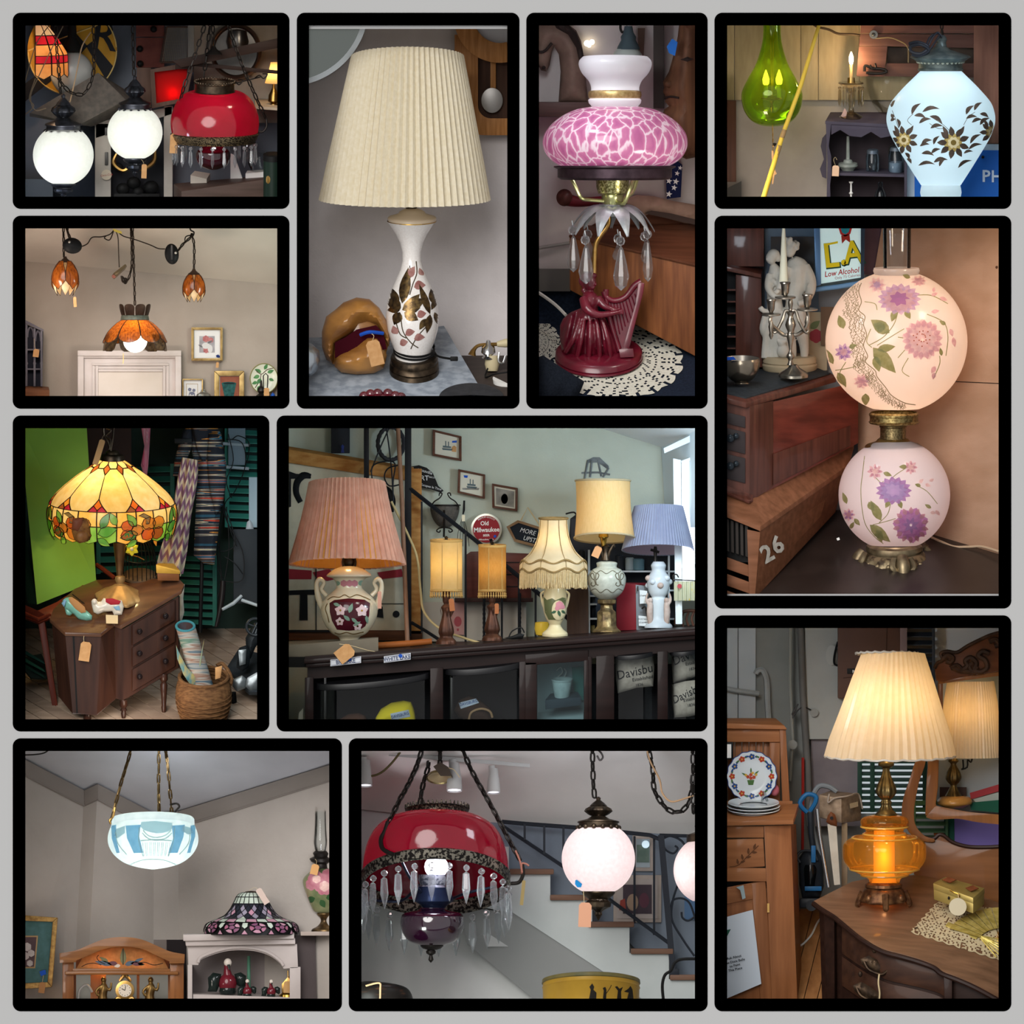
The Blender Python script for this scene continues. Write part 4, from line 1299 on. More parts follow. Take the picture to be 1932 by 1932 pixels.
P('eye',pillow(q2(742,275,775,262,805,272,775,285),702,8,8),hb,t)
T1('blue_tag',prism(q2(680,215,705,178,730,195,718,258,690,245),690,696),mat('2a6cc0',ro=.7),'bright blue tag beside the carved wooden face','tag')
T1('dark_post',box(618,668,92,500,860,900),mat('3d3733',ro=.7),'dark upright post behind the milk glass chimney','post',be=4)
T1('dark_post',prism(q2(545,130,580,130,568,360,555,360),900,915),mat('6b574c',ro=.7),'slim brown post behind the teal capped lantern','post')
t=thing('teal_lantern','teal capped hanging lantern with pale globe behind the chimney','lantern',502,320,800)
P('cap',lathe(503,800,q2(18,120,24,150,36,170,34,185,50,215,54,228),n=28,cap=1),mat('3c4a4f',ro=.5),t)
P('globe',lathe(498,800,q2(50,226,68,250,66,300),n=28),mat('9aa29c',ro=.3),t)
P('hook',tube(q2(500,120,478,150,466,130,470,90),6,sm=4,d=800),iron,t)
T1('ceiling_spot',ball(312,200,900,14).ball(335,194,900,12).ball(322,210,900,9),mat('fff4d8',emit=5),'cluster of small bright ceiling spotlights above the horse shelf','light')
T1('skirting_rail',tube(q3(60,1150,900,240,1120,900),8),mat('8f8a84',ro=.7),'pale rail on the wall left of the wooden chest','rail')
T1('grey_plinth',box(62,236,1240,1345,860,928),mat('5b5753',ro=.8),'grey plinth on the floor beside the wooden chest','plinth',be=4)
# ================================================================ box 5: green teardrop lamp and white urn pendant
room(4,mat('a59b91','9a9087',sc=16,ro=.9))
plan(1340,0,3.2635)
fill_light(140,1170,60,500,700,1000,150,.25,'fff0e0')
fill_light(1500,140,60,1000,900,1000,150,.2,'eaf0ff')
bd=mat('b5a382','aa9878',sc=20,st=(6,6,1),ro=.8)
for x0,x1 in((62,148),(151,556),(559,664),(667,916),(919,1250)):
 ST('board',box(x0,x1,112,616,1010,1044),bd,be=2)
T1('brown_crate',box(62,160,618,1120,800,1000),wood('553628','43291e',axis=2),'red brown wooden post at the edge beside the green lamp','post',be=4)
T1('dark_step',prism(q2(62,1180,192,1115,192,1250,62,1250),760,1000),mat('3a3835',ro=.8),'dark step in the corner under the green lamp','step')
gg=mat('e2f28e',ro=.04,glass=1.6,tcol='f0ffd0',tr=.14)
t=thing('teardrop_pendant','clear green glass teardrop pendant with two candle bulbs','lamp',380,778,480)
d=480
P('glass',lathe(380,d,cr(q2(54,112,54,200,64,280,98,390,152,490,184,560,188,610,172,680,130,740,70,772,6,780),5),n=64,lean=.0),gg,t)
P('glass_inner',lathe(380,d,cr(q2(46,112,47,200,57,280,90,390,142,490,174,560,178,610,163,675,122,730),5),n=64),gg,t)
P('rod',tube(q2(372,112,374,300,378,600),4,d=d),brass,t)
P('rod',tube(q2(388,112,388,300,384,600),3,d=d),brass,t)
P('candle_plate',lathe(378,d,q2(4,590,62,600,66,606,20,618,6,640,14,660,2,690),n=28,ti=(.15,.15)),brass,t)
for x,y in((343,478),(424,476)):
 c=P('candle_sleeve',lathe(x,d-20,q2(13,y+45,13,602),n=14),mat('b8b84a',ro=.5),t)
 P('candle_bulb',lathe(x,d-20,q2(2,y-48,12,y-22,21,y+10,19,y+35,11,y+48),n=16),mat('fff47a',emit=6),c)
 lamp(x,y,d-20,.16,'fff0a0',5)
chain(t,q3(383,770,d,386,860,d,388,990,d),22,10,2.4,brass,'chain5',one=True)
P('chain_bell',lathe(396,d-10,q2(6,880,14,884,4,900),n=12),iron,t)
T1('torn_label',pillow(q2(378,925,390,930,392,990,384,1000,378,970),d-6,3,5),kraft,'shred of brown paper on the chain under the green teardrop','paper').parent=None
T1('torn_label',pillow(q2(396,1040,410,1070,396,1080,388,1130,380,1135,386,1080),d-6,3,6),kraft,'lower shred of brown paper by the yellow stick','paper')
t=thing('yellow_stick','long yellow painted stick leaning across the green teardrop','stick',330,1240,240)
P('shaft',tube(q3(682,112,300,560,520,270,446,830,250,320,1245,230),[11,13,14,17],n=12),mat('d4b545','c2a23a',sc=20,st=(8,8,1),ro=.45),t)
wn=mat('9a7c52','7d6544',sc=60,ro=.7)
for a,b in(((458,798),(443,848)),((428,895),(398,990))):
 P('worn_patch',tube(q3(a[0],a[1],246,b[0],b[1],244),[14.6,15.2],n=12),wn,t)
wire('brown_cable',q3(600,112,900,650,160,890,730,182,880,790,208,880,880,212,880,940,222,880),8,mat('4c3c2c',ro=.6),'thick brown cord running to the red planks')
wire('gold_wire',q3(940,222,880,1010,235,860,1100,232,840,1160,250,800,1215,290,700,1220,385,640),4,mat('8f7c5c',ro=.5),'thin gold wire across the planks to the urn cap')
rp=[wood('7d574b','68463c',axis=0,sc=10,ro=.7),wood('705046','5c3f37',axis=0,sc=10,ro=.7)]
t=thing('plank_rack','rack of red stained wooden planks behind the white urn pendant','rack',1300,900,900)
for k,q in enumerate((q2(930,112,1636,112,1636,205,924,205),q2(924,208,1636,212,1636,296,916,282),q2(916,285,1092,285,1072,472,900,470),q2(1085,390,1622,390,1622,478,1075,470))):
 P('plank',prism(q,850+8*k,900),rp[k&1],t,be=3)
P('plank_back',prism(q2(1092,290,1622,296,1622,390,1090,390),930,950),mat('3f3630','57493f',sc=20,ro=.8),t)
P('upright',box(1622,1818,112,885,840,900),wood('8d6555','745044',axis=2,sc=9,ro=.7),t,be=4)
bo=P('bolt',lathe(1006,840,q2(0,212,0,212),n=3).disc(1006,213,838,26,12,n=20),mat('8d8d88',ro=.4,me=.7),t)
P('bolt_head',ball(1006,213,836,12,12,8),mat('5b5b58',ro=.4,me=.8),bo)
P('latch',tube(q2(950,440,955,405,1000,420,1060,425,1085,440,1040,452,960,448),9,sm=4,d=838),iron,t)
P('latch_hook',tube(q3(985,400,836,1000,425,830,1020,415,836,1015,390,840),6,sm=4),iron,t)
pu=mat('4a4450','3f3a46',sc=14,ro=.6)
t=thing('spice_shelf','plum brown open shelf with scalloped sides carrying glassware','shelf',960,1245,800)
P('top_board',hexa(q3(708,745,700,1200,770,700,1200,790,700,708,765,700),q3(740,690,960,1200,690,960,1200,712,960,740,712,960)),pu,t,be=3)
P('side_board',prism(q2(712,765,745,765,738,830,730,900,745,960,748,1060,738,1140,742,1248,716,1248,722,1000,716,880),700,960),pu,t,be=2)
P('side_board',box(1195,1212,780,1248,700,960),pu,t,be=2)
P('back_board',box(730,1200,765,1248,950,965),mat('3a3236','332b2f',sc=14,ro=.7),t)
P('shelf_board',hexa(q3(735,1062,710,1200,1075,710,1200,1092,710,735,1080,710),q3(745,1036,950,1200,1040,950,1200,1060,950,745,1056,950)),pu,t,be=2)
P('valance',prism(q2(745,768,1195,788,1195,800,1150,830,1050,850,990,812,930,845,860,838,800,800,745,830),705,720),pu,t,be=2)
P('curtain_side',prism(q2(690,850,716,820,716,1100,690,1090,675,1040,700,980,680,900),880,900),pu,t)
t=thing('crystal_candle_lamp','crystal candlestick lamp with lit candle bulb and hanging prisms on the plum shelf','lamp',865,745,820)
d=820
cg=mat('e6dcc8',ro=.05,glass=2.2,tr=.15)
P('bulb',lathe(868,d,q2(2,318,12,345,15,370,9,395),n=14),mat('fff0c0',emit=16),t)
lamp(868,355,d-40,.3,'ffd8a0',8)
P('candle',lathe(868,d,q2(12,398,12,482),n=14,cap=1),mat('d8bd8a',ro=.5,tr=.4),t)
P('cup',lathe(868,d,q2(22,478,24,512,18,516),n=20),brass,t)
P('bobeche',lathe(866,d,q2(22,512,74,505,80,514,60,528,24,540),n=32,ti=(.1,.1)),cg,t)
P('column',lathe(868,d,q2(24,540,30,560,18,580,24,620,16,660,20,690,30,700),n=12),cg,t)
P('foot',lathe(866,d,q2(30,692,70,715,78,728,70,738),n=8,ti=(.2,.2)),cg,t)
for k in range(9):
 a=TAU*(k+.2)/9
 drop(t,866+74*cos(a),548,d+74*sin(a),110,15,'prism5',cg,cg,8)
P('neon_wisp',pillow(q2(805,715,828,665,842,690,835,735),780,4,8),mat('b9968a',ro=.8),t)
T1('candle_holder',lathe(848,830,q2(9,838,12,980,26,985,30,1000,58,1005,62,1020,40,1042,36,1052),n=24,ti=(.1,.2),cap=3),mat('8f938c','7b8078',sc=60,ro=.3),'white candle in a glass holder on the plum shelf','candle')
def jar(x,y0,y1,r,lb,lid,content):
 t=thing('glass_jar',lb,'jar',x,y1,820)
 P('jar_body',lathe(x,820,q2(r*.8,y0+18,r*.8,y0+26,r,y0+44,r,y1-10,r*.92,y1),n=28,ti=(.15,.15),cap=2),mat('c4d2dc',ro=.05,glass=1.6,tr=.18),t)
 P('jar_lid',lathe(x,820,q2(r*.6,y0,r*.84,y0+6,r*.86,y0+26),n=28,ti=(.15,.15),cap=1),lid,t)
 if content:
  P('jar_content',lathe(x,820,q2(r*.85,y1-content,r*.88,y1-14,r*.8,y1-8),n=24,ti=(.15,.15),cap=3),mat('b6bcc4','a0a6ae',sc=90,ro=.9),t)
 return t
jar(1000,918,1054,42,'small blue tinted jar on the plum shelf beside the candle',mat('59626c',ro=.4,me=.5,nm='zinc_lid'),0)
j=jar(1145,900,1068,50,'larger glass jar with wire bail and white contents on the shelf',MATS['zinc_lid'],70)
P('bail',tube(q3(1098,945,800,1104,905,790,1145,885,780,1186,905,790,1192,945,800),4,sm=4),iron,j)
price_tag(772,1052,690,42,66,3,mat('d9b496',ro=.9),'pale price tag hanging on the plum shelf',string=q3(772,1020,692,760,985,694,770,968,698,780,985,698))
T1('white_spindle',lathe(867,820,q2(14,1118,12,1126,5,1132,6,1180,14,1190,5,1200,8,1248),n=14),white,'small white turned spindle on the lower plum shelf','ornament')
T1('glass_bottle',lathe(1048,820,q2(10,1118,18,1130,14,1150,20,1160,36,1195,38,1248),n=20,cap=1),mat('a9b2bb',ro=.05,glass=1.6,tr=.2),'stoppered clear bottle on the lower plum shelf','bottle')
T1('glass_dome',lathe(1110,960,cr(q2(150,478,148,540,110,640,50,720,40,745),4),n=40,ti=(.1,.1)),mat('f2f0ea',ro=.04,glass=.6),'big clear glass funnel behind the white urn pendant','glass')
t=thing('urn_pendant','large white glass urn pendant painted with gold daisies and brown leaves','lamp',1418,1230,480)
d=480
milk5=mat('cfe2ea',ro=.3,tr=.7,co=.2)
ub=lathe(1420,d,cr(q2(125,436,160,470,226,535,304,625,330,690,335,745,322,800,292,868,206,1010,150,1098,124,1138),6)+q2(120,1142,124,1160,128,1185,118,1235),n=72)
P('urn',ub,milk5,t)
bv=ub.bvh()
lamp(1420,640,d-60,.12,'eaf8ff',60)
lamp(1420,880,d-60,.075,'f2fbff',40)
lamp(1420,1110,d,.05,'f2fbff',20)  # extra unseen light added in the neck to brighten the foot
P('bulb',ball(1420,700,d,40),bulbw,t)
br=mat('5d524a','463c36',sc=60,ro=.6)
gd=mat('c9b778','a8924e',sc=120,ro=.5)
lv=[]
for x,y,l,a,w in((1240,705,90,50,26),(1305,690,110,10,26),(1255,712,75,-12,24),(1285,760,80,20,24),(1350,715,95,-32,26),(1355,790,80,10,24),(1575,705,75,48,26),(1625,680,70,45,24),(1575,730,70,8,22),(1610,755,70,15,22),(1660,700,60,-25,24),(1660,770,75,35,24),(1375,890,65,55,22),(1300,885,70,18,24),(1290,900,62,10,20),(1300,945,80,-10,24),(1360,945,65,25,22),(1280,1020,105,4,22),(1375,1000,90,10,26),(1410,1025,60,50,20),(1600,885,90,40,24),(1590,920,90,20,22),(1560,945,60,12,18),(1525,1035,100,28,22),(1115,660,50,60,24),(1115,700,35,-80,22),(1110,745,34,20,20),(1150,730,60,-80,20),(1200,940,50,-60,22),(1210,975,44,-50,20)):
 lv.append(leafp(x,y,l,a,w,6,.16))
for cx_,cy_,r in((1498,878,66),(1192,862,58),(1738,815,52)):
 lv+=[q for k,q in enumerate(petals(cx_,cy_,r*1.55,9,r*.55,r*.6,20,1))]+[leafp(cx_+s_*r*.5,cy_-r*.6,r*1.1,90-s_*28,r*.4) for s_ in(-1,1)]
PP('painted_leaf',bv,lv,br,t,1,step=9)
SK('painted_stem',bv,(q2(1240,770,1215,740,1250,700),q2(1470,800,1430,765,1360,720),q2(1560,770,1590,720,1630,690),q2(1440,790,1400,790,1350,760),q2(1160,790,1140,730,1120,680)),br,t,3,1)
for cx_,cy_,r in((1498,878,62),(1192,862,52),(1738,815,46)):
 PP('painted_daisy',bv,[rosette(cx_,cy_,r,10,.2)],gd,t,2)
 PP('daisy_ring',bv,[rosette(cx_,cy_,r*.6,8,.2)],mat('e2d8b0',ro=.5),t,3)
 PP('daisy_eye',bv,[ell(cx_,cy_,r*.28,n=12)],mat('7c6a38',ro=.5),t,4)
capm5=mat('3e4a4c','5a6462',sc=60,ro=.45,me=.5)
P('cap_dome',lathe(1418,d,q2(26,262,34,285,60,305,120,325,182,345,188,352,170,362,146,380),n=48,ti=(.06,.06)),capm5,t)
P('cap_collar',lathe(1418,d,q2(140,378,136,384,136,420,142,424,138,438),n=48),capm5,t)
for k in range(30):
 a=TAU*k/30
 P('gallery_bead',ball(1418+140*cos(a),381-9*sin(a),d+140*sin(a),11,9,11,n=7,m=4),mat('9aa398',ro=.4,me=.5),t)
P('cap_stem',lathe(1425,d,q2(14,215,26,225,34,245,26,262,32,285),n=20,cap=1),capm5,t)
chain(t,q3(1425,100,d,1425,160,d,1430,222,d),46,28,5,iron,'chain5u')
T1('cord_bundle',tube(q3(1225,270,400,1280,260,380,1340,290,380,1300,330,370,1240,320,380,1235,285,390,1300,275,360,1345,310,370,1290,345,365,1245,335,380),11,n=7,sm=5).tube(q3(1330,290,370,1345,240,400,1380,210,420,1410,215,430,1370,280,400,1340,320,380),6,n=6,sm=5).tube(q3(1345,280,380,1370,230,400,1400,200,420,1430,230,425),6,n=6,sm=5),mat('20242b',ro=.4),'bundle of black cord tied on top of the urn cap','cord')
t=thing('blue_sign','blue enamel sign with white letters PH behind the urn','sign',1510,1245,820)
P('sign_plate',hexa(q3(1208,888,790,1818,888,830,1818,1248,830,1208,1248,790),(0,0,12)),mat('a9b4c2',ro=.5),t)
P('blue_field',hexa(q3(1258,925,790,1818,925,826,1818,1248,826,1258,1248,790),(0,0,6)),mat('1f5fb4','1a55a6',sc=8,ro=.35),t)
mb=Mb()
text(mb,'P',1698,1118,70,812,bold=.022)
P('letter',mb,mat('c3d2e4',ro=.5,nm='letter_white'),t)
mb=Mb()
text(mb,'H',1762,1120,70,812,bold=.022,wx=.9)
P('letter',mb,MATS['letter_white'],t)
P('sign_screw',ball(1678,968,806,9),iron,t)
# ================================================================ box 6: lamp of two painted globes
room(5,mat('8b9096','7d8288',sc=12,ro=.9))
ST('trim_2',box(1368,1888,1120.5,1130,16,18),grey)
plan(1340,400,2.542)
fill_light(100,120,40,400,800,900,200,.5,'dfe8f2')
fill_light(1360,120,60,1100,900,1000,160,.4,'ffe6c8')
pb_=mat('a98770','9a7860',sc=10,st=(1,1,2),ro=.85,bu=.2,bscale=300)
ST('wall_partition',hexa(q3(828,45,1000,1418,45,560,1418,822,560,700,790,1000),(0,0,15)),pb_)
ST('wall_partition',hexa(q3(708,794,1004,1418,826,566,1418,1655,566,708,1440,1004),(0,0,15)),pb_)
for k,(x,y,dd) in enumerate(((1130,287,770),(1374,265,590),(1225,1100,705),(1262,1450,680))):
 ST('nail',ball(x,y,dd,7,n=6,m=4),mat('4a2f20',ro=.7))
ST('table_surface',slab(q3(40,1872,40,1418,1872,40,1418,1650,540,1060,1545,780,640,1430,990,40,1430,990),(0,12,0)),mat('2b2320','1f1917',sc=14,ro=.32,spec=.5))
maho=wood('643a2f','472820',axis=2,sc=10,ro=.38,co=.2)
T1('plum_cabinet',box(738,850,45,300,1010,1050),mat('54404a','48363f',sc=14,ro=.6),'plum coloured panel between the lit sign and the glass chimney','panel')
t=thing('bookcase','dark mahogany shelf unit at the edge behind the silver bowl','shelf',150,740,880)
P('upper_case',box(40,258,45,262,900,1000),maho,t,be=5)
P('cornice',hexa(q3(40,250,840,245,298,860,245,318,860,40,275,840),q3(40,240,980,255,270,980,255,300,980,40,265,980)),maho,t,be=4)
P('side_panel',prism(q2(122,300,245,312,250,745,122,745),880,960),maho,t,be=3)
P('case_back',box(40,124,275,745,950,960),blackp,t)
for k in range(6):
 P('shelf_board',box(40,122,370+56*k,378+56*k,880,950),maho,t)
T1('window_frame_panel',box(262,520,45,640,1040,1060),mat('66788a','4a5c6c',sc=6,ro=.2),'pale blue grey window pane behind the white statue','window')
T1('dark_picture',box(290,498,118,300,1025,1040),mat('343f4a','4d4238',sc=12,ro=.5),'dark picture behind the head of the white statue','picture')
T1('painted_screen',box(450,560,480,760,1000,1020),mat('b3a68c','a39880',sc=8,ro=.8),'cream painted screen with a red flower beside the statue','screen')
T1('screen_flower',paint(1000,rosette(508,595,34,6),1),mat('97404a',ro=.8),'red flower painted on the cream screen','flower').parent=None
T1('screen_leaf',paint(1000,leafp(480,560,60,40,34),1),mat('6b7a58',ro=.8),'green leaf painted on the cream screen','leaf')
T1('side_table',box(530,640,455,640,985,1000),mat('6d5948',ro=.7),'tan cabinet in the gap below the lit sign','cabinet')
t=thing('lit_sign','lit advertising sign with yellow letters L.A. above the statue','sign',620,370,940)
P('sign_face',hexa(q2(524,45,740,45,736,322,530,352),(0,0,20),d=930),mat('bfe3e6','d8efec',sc=7,ro=.4,emit=.28,tcol='cfeaec'),t)
P('frame_bar',prism(q2(496,45,526,45,532,350,506,358),915,960),mat('5c7fa8',ro=.35,me=.3),t,be=4)
P('frame_bar',prism(q2(722,45,742,45,738,325,722,325),918,960),mat('2a3a4a',ro=.4),t)
P('tube',tube(q2(505,372,620,358,735,338),12,n=10,d=915),mat('6f9ac4',ro=.3),t)
P('frame_bar',prism(q2(526,345,738,312,738,328,530,360),922,955),mat('3c4a4c',ro=.4),t)
yl=mat('e8d420',ro=.5)
ng=mat('1e4a3c',ro=.5)
rd=mat('b02a2a',ro=.5)
for s,x,y,sz in(('L',584,262,112),('.',640,250,112),('A',690,243,104)):
 mb=Mb()
 text(mb,s,x+3,y+3,sz,929,rot=6,bold=.045,wx=.9)
 P('letter_outline',mb,ng,t)
 mb=Mb()
 text(mb,s,x,y,sz,927.5,rot=6,bold=.02,wx=.9)
 P('letter',mb,yl,t)
P('letter_serif',paint(928,q2(552,152,612,140,612,150,552,162),1),yl,t)
mb=Mb()
text(mb,'Low Alcohol B',548,312,26,929,rot=8,shear=.25,bold=.012,align='LEFT',wx=.86)
P('lettering',mb,rd,t)
mb=Mb()
text(mb,'Only 73 Calories',598,324,13,929,rot=8,align='LEFT',wx=.95)
P('lettering',mb,mat('9a4450',ro=.5),t)
P('crest',paint(929,q2(605,45,690,45,672,105,648,118,625,108),1),mat('b83030',ro=.5),t)
P('crest_shield',paint(928,q2(616,45,680,45,664,96,648,108,632,98),1),mat('2a8a9a',ro=.5),t)
P('crest_ribbon',paint(929,q2(628,112,668,106,672,148,650,132,632,152),1),mat('a83028',ro=.5),t)
t=thing('statue','white figurine group of a couple on a round base behind the candlestick','statue',380,758,880)
stn=mat('d3cfc4','bdb8ac',sc=20,ro=.6)
m=Mb()
m.tube(q3(404,480,880,410,400,880,420,320,880,412,262,880,392,224,872),[46,48,60,58,24],n=14,sm=4)
m.ball(382,180,862,30,38,32)
m.ball(358,186,848,9,10,9)
for k in range(16):
 a_=k*2.4
 m.ball(388+30*cos(a_),152+22*sin(a_*1.7),862+22*sin(a_),13,12,13,n=8,m=5)
m.tube(q3(450,262,868,478,320,852,482,372,838,460,425,815,420,440,800),[30,29,25,18,14],n=10,sm=4)
m.tube(q3(466,350,840,492,360,840),[26,24],n=10)
m.tube(q3(372,270,850,346,320,825,330,372,812),[26,22,15],n=10,sm=4)
m.tube(q3(420,470,868,436,560,862,450,640,866,452,705,868),[40,34,24,18],n=10,sm=4)
m.tube(q3(384,470,872,372,560,850,392,640,862,396,705,866),[38,32,22,18],n=10,sm=4)
m.ball(446,708,845,22,13,34)
m.tube(q3(312,480,880,308,420,876,306,350,872,312,292,868,300,252,862),[44,36,38,36,16],n=12,sm=4)
m.ball(292,220,850,26,32,27)
m.ball(304,204,856,31,27,30)
m.ball(326,222,858,16,18,16)
m.ball(272,226,836,6,8,7)
m.tube(q3(288,300,846,278,360,826,306,404,806,350,408,800),[20,18,14,10],n=10,sm=4)
for x,y in((300,330),(318,345),(290,362),(322,380),(305,395)):
 m.ball(x,y,826,15,13,13,n=8,m=5)
for k in range(9):
 x0=272+k*13
 m.tube(q3(300+k*4,470,850,x0,570,846+10*(k&1),x0-10+k*2,702,850+8*(k&1)),[11,17,20],n=8,sm=4)
m.tube(q3(290,480,856,256,474,850,238,456,846),[16,13,14],n=8,sm=3)
m.tube(q3(262,500,850,252,560,852,262,600,858),[14,18,12],n=8,sm=3)
m.ball(350,668,812,32,34,26)
m.ball(342,626,808,22,22,20)
m.ball(326,618,796,8,12,8)
m.ball(362,616,800,8,12,8)
P('couple',m,stn,t,rm=4.5)
P('base',lathe(381,880,q2(118,690,128,700,130,718,126,724,132,732,130,752,126,758),n=40,ti=(.12,.12),cap=3),mat('b2a184',ro=.5),t)
T=thing('dresser_box','mahogany drawer box with black leather top under the candlestick','box',350,1400,600)
P('leather_top',slab(q3(40,862,130,172,890,130,572,772,760,520,750,900,240,742,900,40,755,900),(0,6,0)),mat('33373a','282b2e',sc=120,ro=.6,bu=.3,bscale=500),T)
P('top_rim',slab(q3(40,880,100,172,915,100,605,790,780,575,768,800,172,890,140,40,858,140),(0,26,0)),maho,T,be=4)
P('front_panel',hexa(q2(40,900,190,930,190,1390,40,1340),(0,0,40),d=130),maho,T)
P('side_panel',hexa(q3(188,936,135,710,815,900,710,1108,900,188,1385,135),q3(188,936,180,700,815,930,700,1108,930,188,1385,180)),mat('78382d','5a2a22',sc=9,st=(1,1,6),ro=.32,co=.3),T)
P('corner_post',hexa(q3(190,932,128,302,905,290,302,1315,290,190,1392,128),q3(190,932,150,302,905,310,302,1315,310,190,1392,150)),maho,T)
P('side_rail',hexa(q3(302,1160,285,672,1025,830,672,1120,830,302,1310,285),q3(302,1160,310,672,1025,850,672,1120,850,302,1310,310)),maho,T,be=3)
P('plinth',slab(q3(40,1330,100,186,1388,100,205,1380,130,205,1356,130,186,1350,110,40,1295,110),(0,12,8)),maho,T,be=3)
for y0,y1 in((945,1000),(1020,1125),(1145,1265)):
 dr=P('drawer',hexa(q3(40,y0+6,118,168,y0+36,118,168,y1+36,118,40,y1+4,118),q3(40,y0+6,132,168,y0+36,132,168,y1+36,132,40,y1+4,132)),mat('2f2a2b','3a3334',sc=14,ro=.35),T,be=3)
 if y0>1000:
  yk=(y0+y1)/2+14
  P('knob',tube(q3(112,yk,118,118,yk-6,98),[10,9],n=10).ball(96,yk,92,20,20,14).ball(124,yk-12,96,15,15,12),mat('2f363c',ro=.25,me=.5),dr)
T=thing('printer_cabinet','brown wooden crate cabinet stencilled 26 below the mahogany drawer box','cabinet',330,1860,600)
wal=wood('86583f','6a432c',axis=0,sc=9,ro=.5)
P('top_board',slab(q3(40,1425,60,240,1508,60,660,1215,860,690,1105,960,300,1300,320,205,1372,150,40,1320,150),(0,24,0)),wal,T,be=3)
P('end_panel',hexa(q3(236,1530,80,652,1238,870,600,1440,870,208,1860,80),(0,0,30)),wal,T)
P('corner_post',hexa(q2(176,1522,240,1535,214,1862,188,1862),(0,0,42),d=78),wal,T,be=3)
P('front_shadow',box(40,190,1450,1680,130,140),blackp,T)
for k in range(6):
 x=52+k*23
 P('slat',prism(q2(x,1462+k*8,x+14,1467+k*8,x+16,1622+k*7,x+2,1616+k*7),90,112),mat('35302d',ro=.6),T,be=2)
for y in(1640,1720,1800):
 P('rail',hexa(q3(40,y,82,192,y+56,82,192,y+112,82,40,y+58,82),q3(40,y,120,192,y+56,120,192,y+112,120,40,y+58,120)),wal,T,be=4)
mb=Mb()
bvv=hexa(q3(236,1530,80,652,1238,870,600,1440,870,208,1860,80),(0,0,30)).bvh()
text(mb,'2',288,1672,78,bvv,rot=30,bold=.03,off=2,shear=.1)
P('stencil_digit',mb,mat('d5d2c8','b9b4a8',sc=80,ro=.8,nm='stencil_white'),T)
mb=Mb()
text(mb,'6',338,1630,78,bvv,rot=30,bold=.03,off=2,shear=.1)
P('stencil_digit',mb,MATS['stencil_white'],T)
bt=thing('metal_bowl','tarnished silver bowl on the black leather top','bowl',155,835,330)
P('bowl',lathe(150,330,cr(q2(84,700,88,722,80,765,56,800,34,815,36,824),4),n=40,ti=(.16,.1)),mat('8b8173','6f665a',sc=20,ro=.25,me=.95),bt)
P('bowl_inside',lathe(150,330,q2(83,701,70,740,20,760),n=32,ti=(.16,.1)),mat('9f978c',ro=.3,me=.9),bt)
T1('blue_tape_strip',slab(q3(60,696,238,112,694,236,124,708,236,62,712,240),(0,1,5)),blue,'blue tape strip on the rim of the silver bowl','tape')
t=thing('candelabrum','three armed silver candlestick with one ivory candle on the leather top','candlestick',400,800,520)
sv=mat('726a60','a39a8c',sc=50,ro=.28,me=.95)
d=520
ax=380
P('candle',lathe(352,d,q2(4,45,9,100,22,334),n=16,cap=3),mat('d9d3bb',ro=.45,tr=.2),t)
def cup(x,y,r,dd):
 P('candle_cup',lathe(x,dd,q2(r,y,r*1.05,y+5,r*.84,y+12,r*.7,y+50,r*.4,y+62,r*.3,y+70),n=20,ti=(.12,.12),cap=1),sv,t)
 P('drip_pan',lathe(x,dd,q2(r*.6,y+68,r*2,y+70,r*2,y+76,r*.5,y+84),n=28,ti=(.12,.12)),sv,t)
cup(360,336,25,d)
cup(292,418,23,d-40)
cup(466,394,25,d+30)
P('stem',lathe(385,d,cr(q2(8,412,12,440,8,470,20,482,12,500,26,540,14,575,20,590,10,640,8,668,20,690,10,712,18,735),3),n=20),sv,t)
P('foot',lathe(400,d,q2(18,733,30,748,60,766,72,778,72,790),n=36,ti=(.15,.15),cap=2),mat('a8a295','8b8478',sc=60,ro=.22,me=.95),t)
for s_,ex,ey,dd in((-1,292,500,d-40),(1,466,478,d+30)):
 P('arm',tube(q3(385,585,d,385+s_*30,590,d,385+s_*70,560,(d+dd)/2,ex+s_*4,ey+30,dd,ex,ey,dd),[11,10,10,9,8],sm=5),sv,t)
 P('arm_scroll',tube(q3(385,480,d,385+s_*24,475,d,385+s_*40,520,d-10,385+s_*70,575,d-10,385+s_*86,570,d-10),[7,8,8,8,6],sm=5),sv,t)
 P('arm_drop',lathe(ex,dd,q2(6,ey+20,14,ey+50,8,ey+80,11,ey+92,3,ey+110),n=12),sv,t)
t=thing('double_globe_lamp','tall lamp of two pale globes painted with pink and purple flowers','lamp',888,1740,560)
d=560
og=mat('e2d2c8','dccabf',sc=10,ro=.22,spec=.5,tr=.6,co=.4,tcol='f4e2d8')
ub=lathe(893,d,q2(108,268,112,282,106,300)+[(341*sin(a),622-341*cos(a)) for a in[.34+(PI-.68)*i/34 for i in range(35)]],n=72,ti=(.06,.06))
P('upper_globe',ub,og,t)
lb=lathe(883,d,[(268*sin(a),1356-268*cos(a)) for a in[.3+(PI-.75)*i/30 for i in range(31)]],n=64,ti=(.06,.06))
P('lower_globe',lb,mat('ded2d2','d4c8ca',sc=10,ro=.2,spec=.5,tr=.5,co=.4,tcol='ead8d6'),t)
lamp(893,640,d-60,.3,'ffe6d4',60)
lamp(893,840,d-40,.08,'ffdcb4',40)
lamp(883,1356,d-60,.2,'ffece4',50)
P('bulb',ball(893,600,d+40,40),bulby,t)
P('chimney',lathe(896,d,q2(66,60,68,90,66,270),n=32),clear,t)
P('collar',lathe(881,d,q2(112,960,120,968,120,976,116,980,116,1002,122,1006,116,1014,66,1024),n=48,ti=(.09,.1)),mat('6f5c38','a4905e',sc=200,ro=.35,me=.9,lo=.4,hi=.6),t)
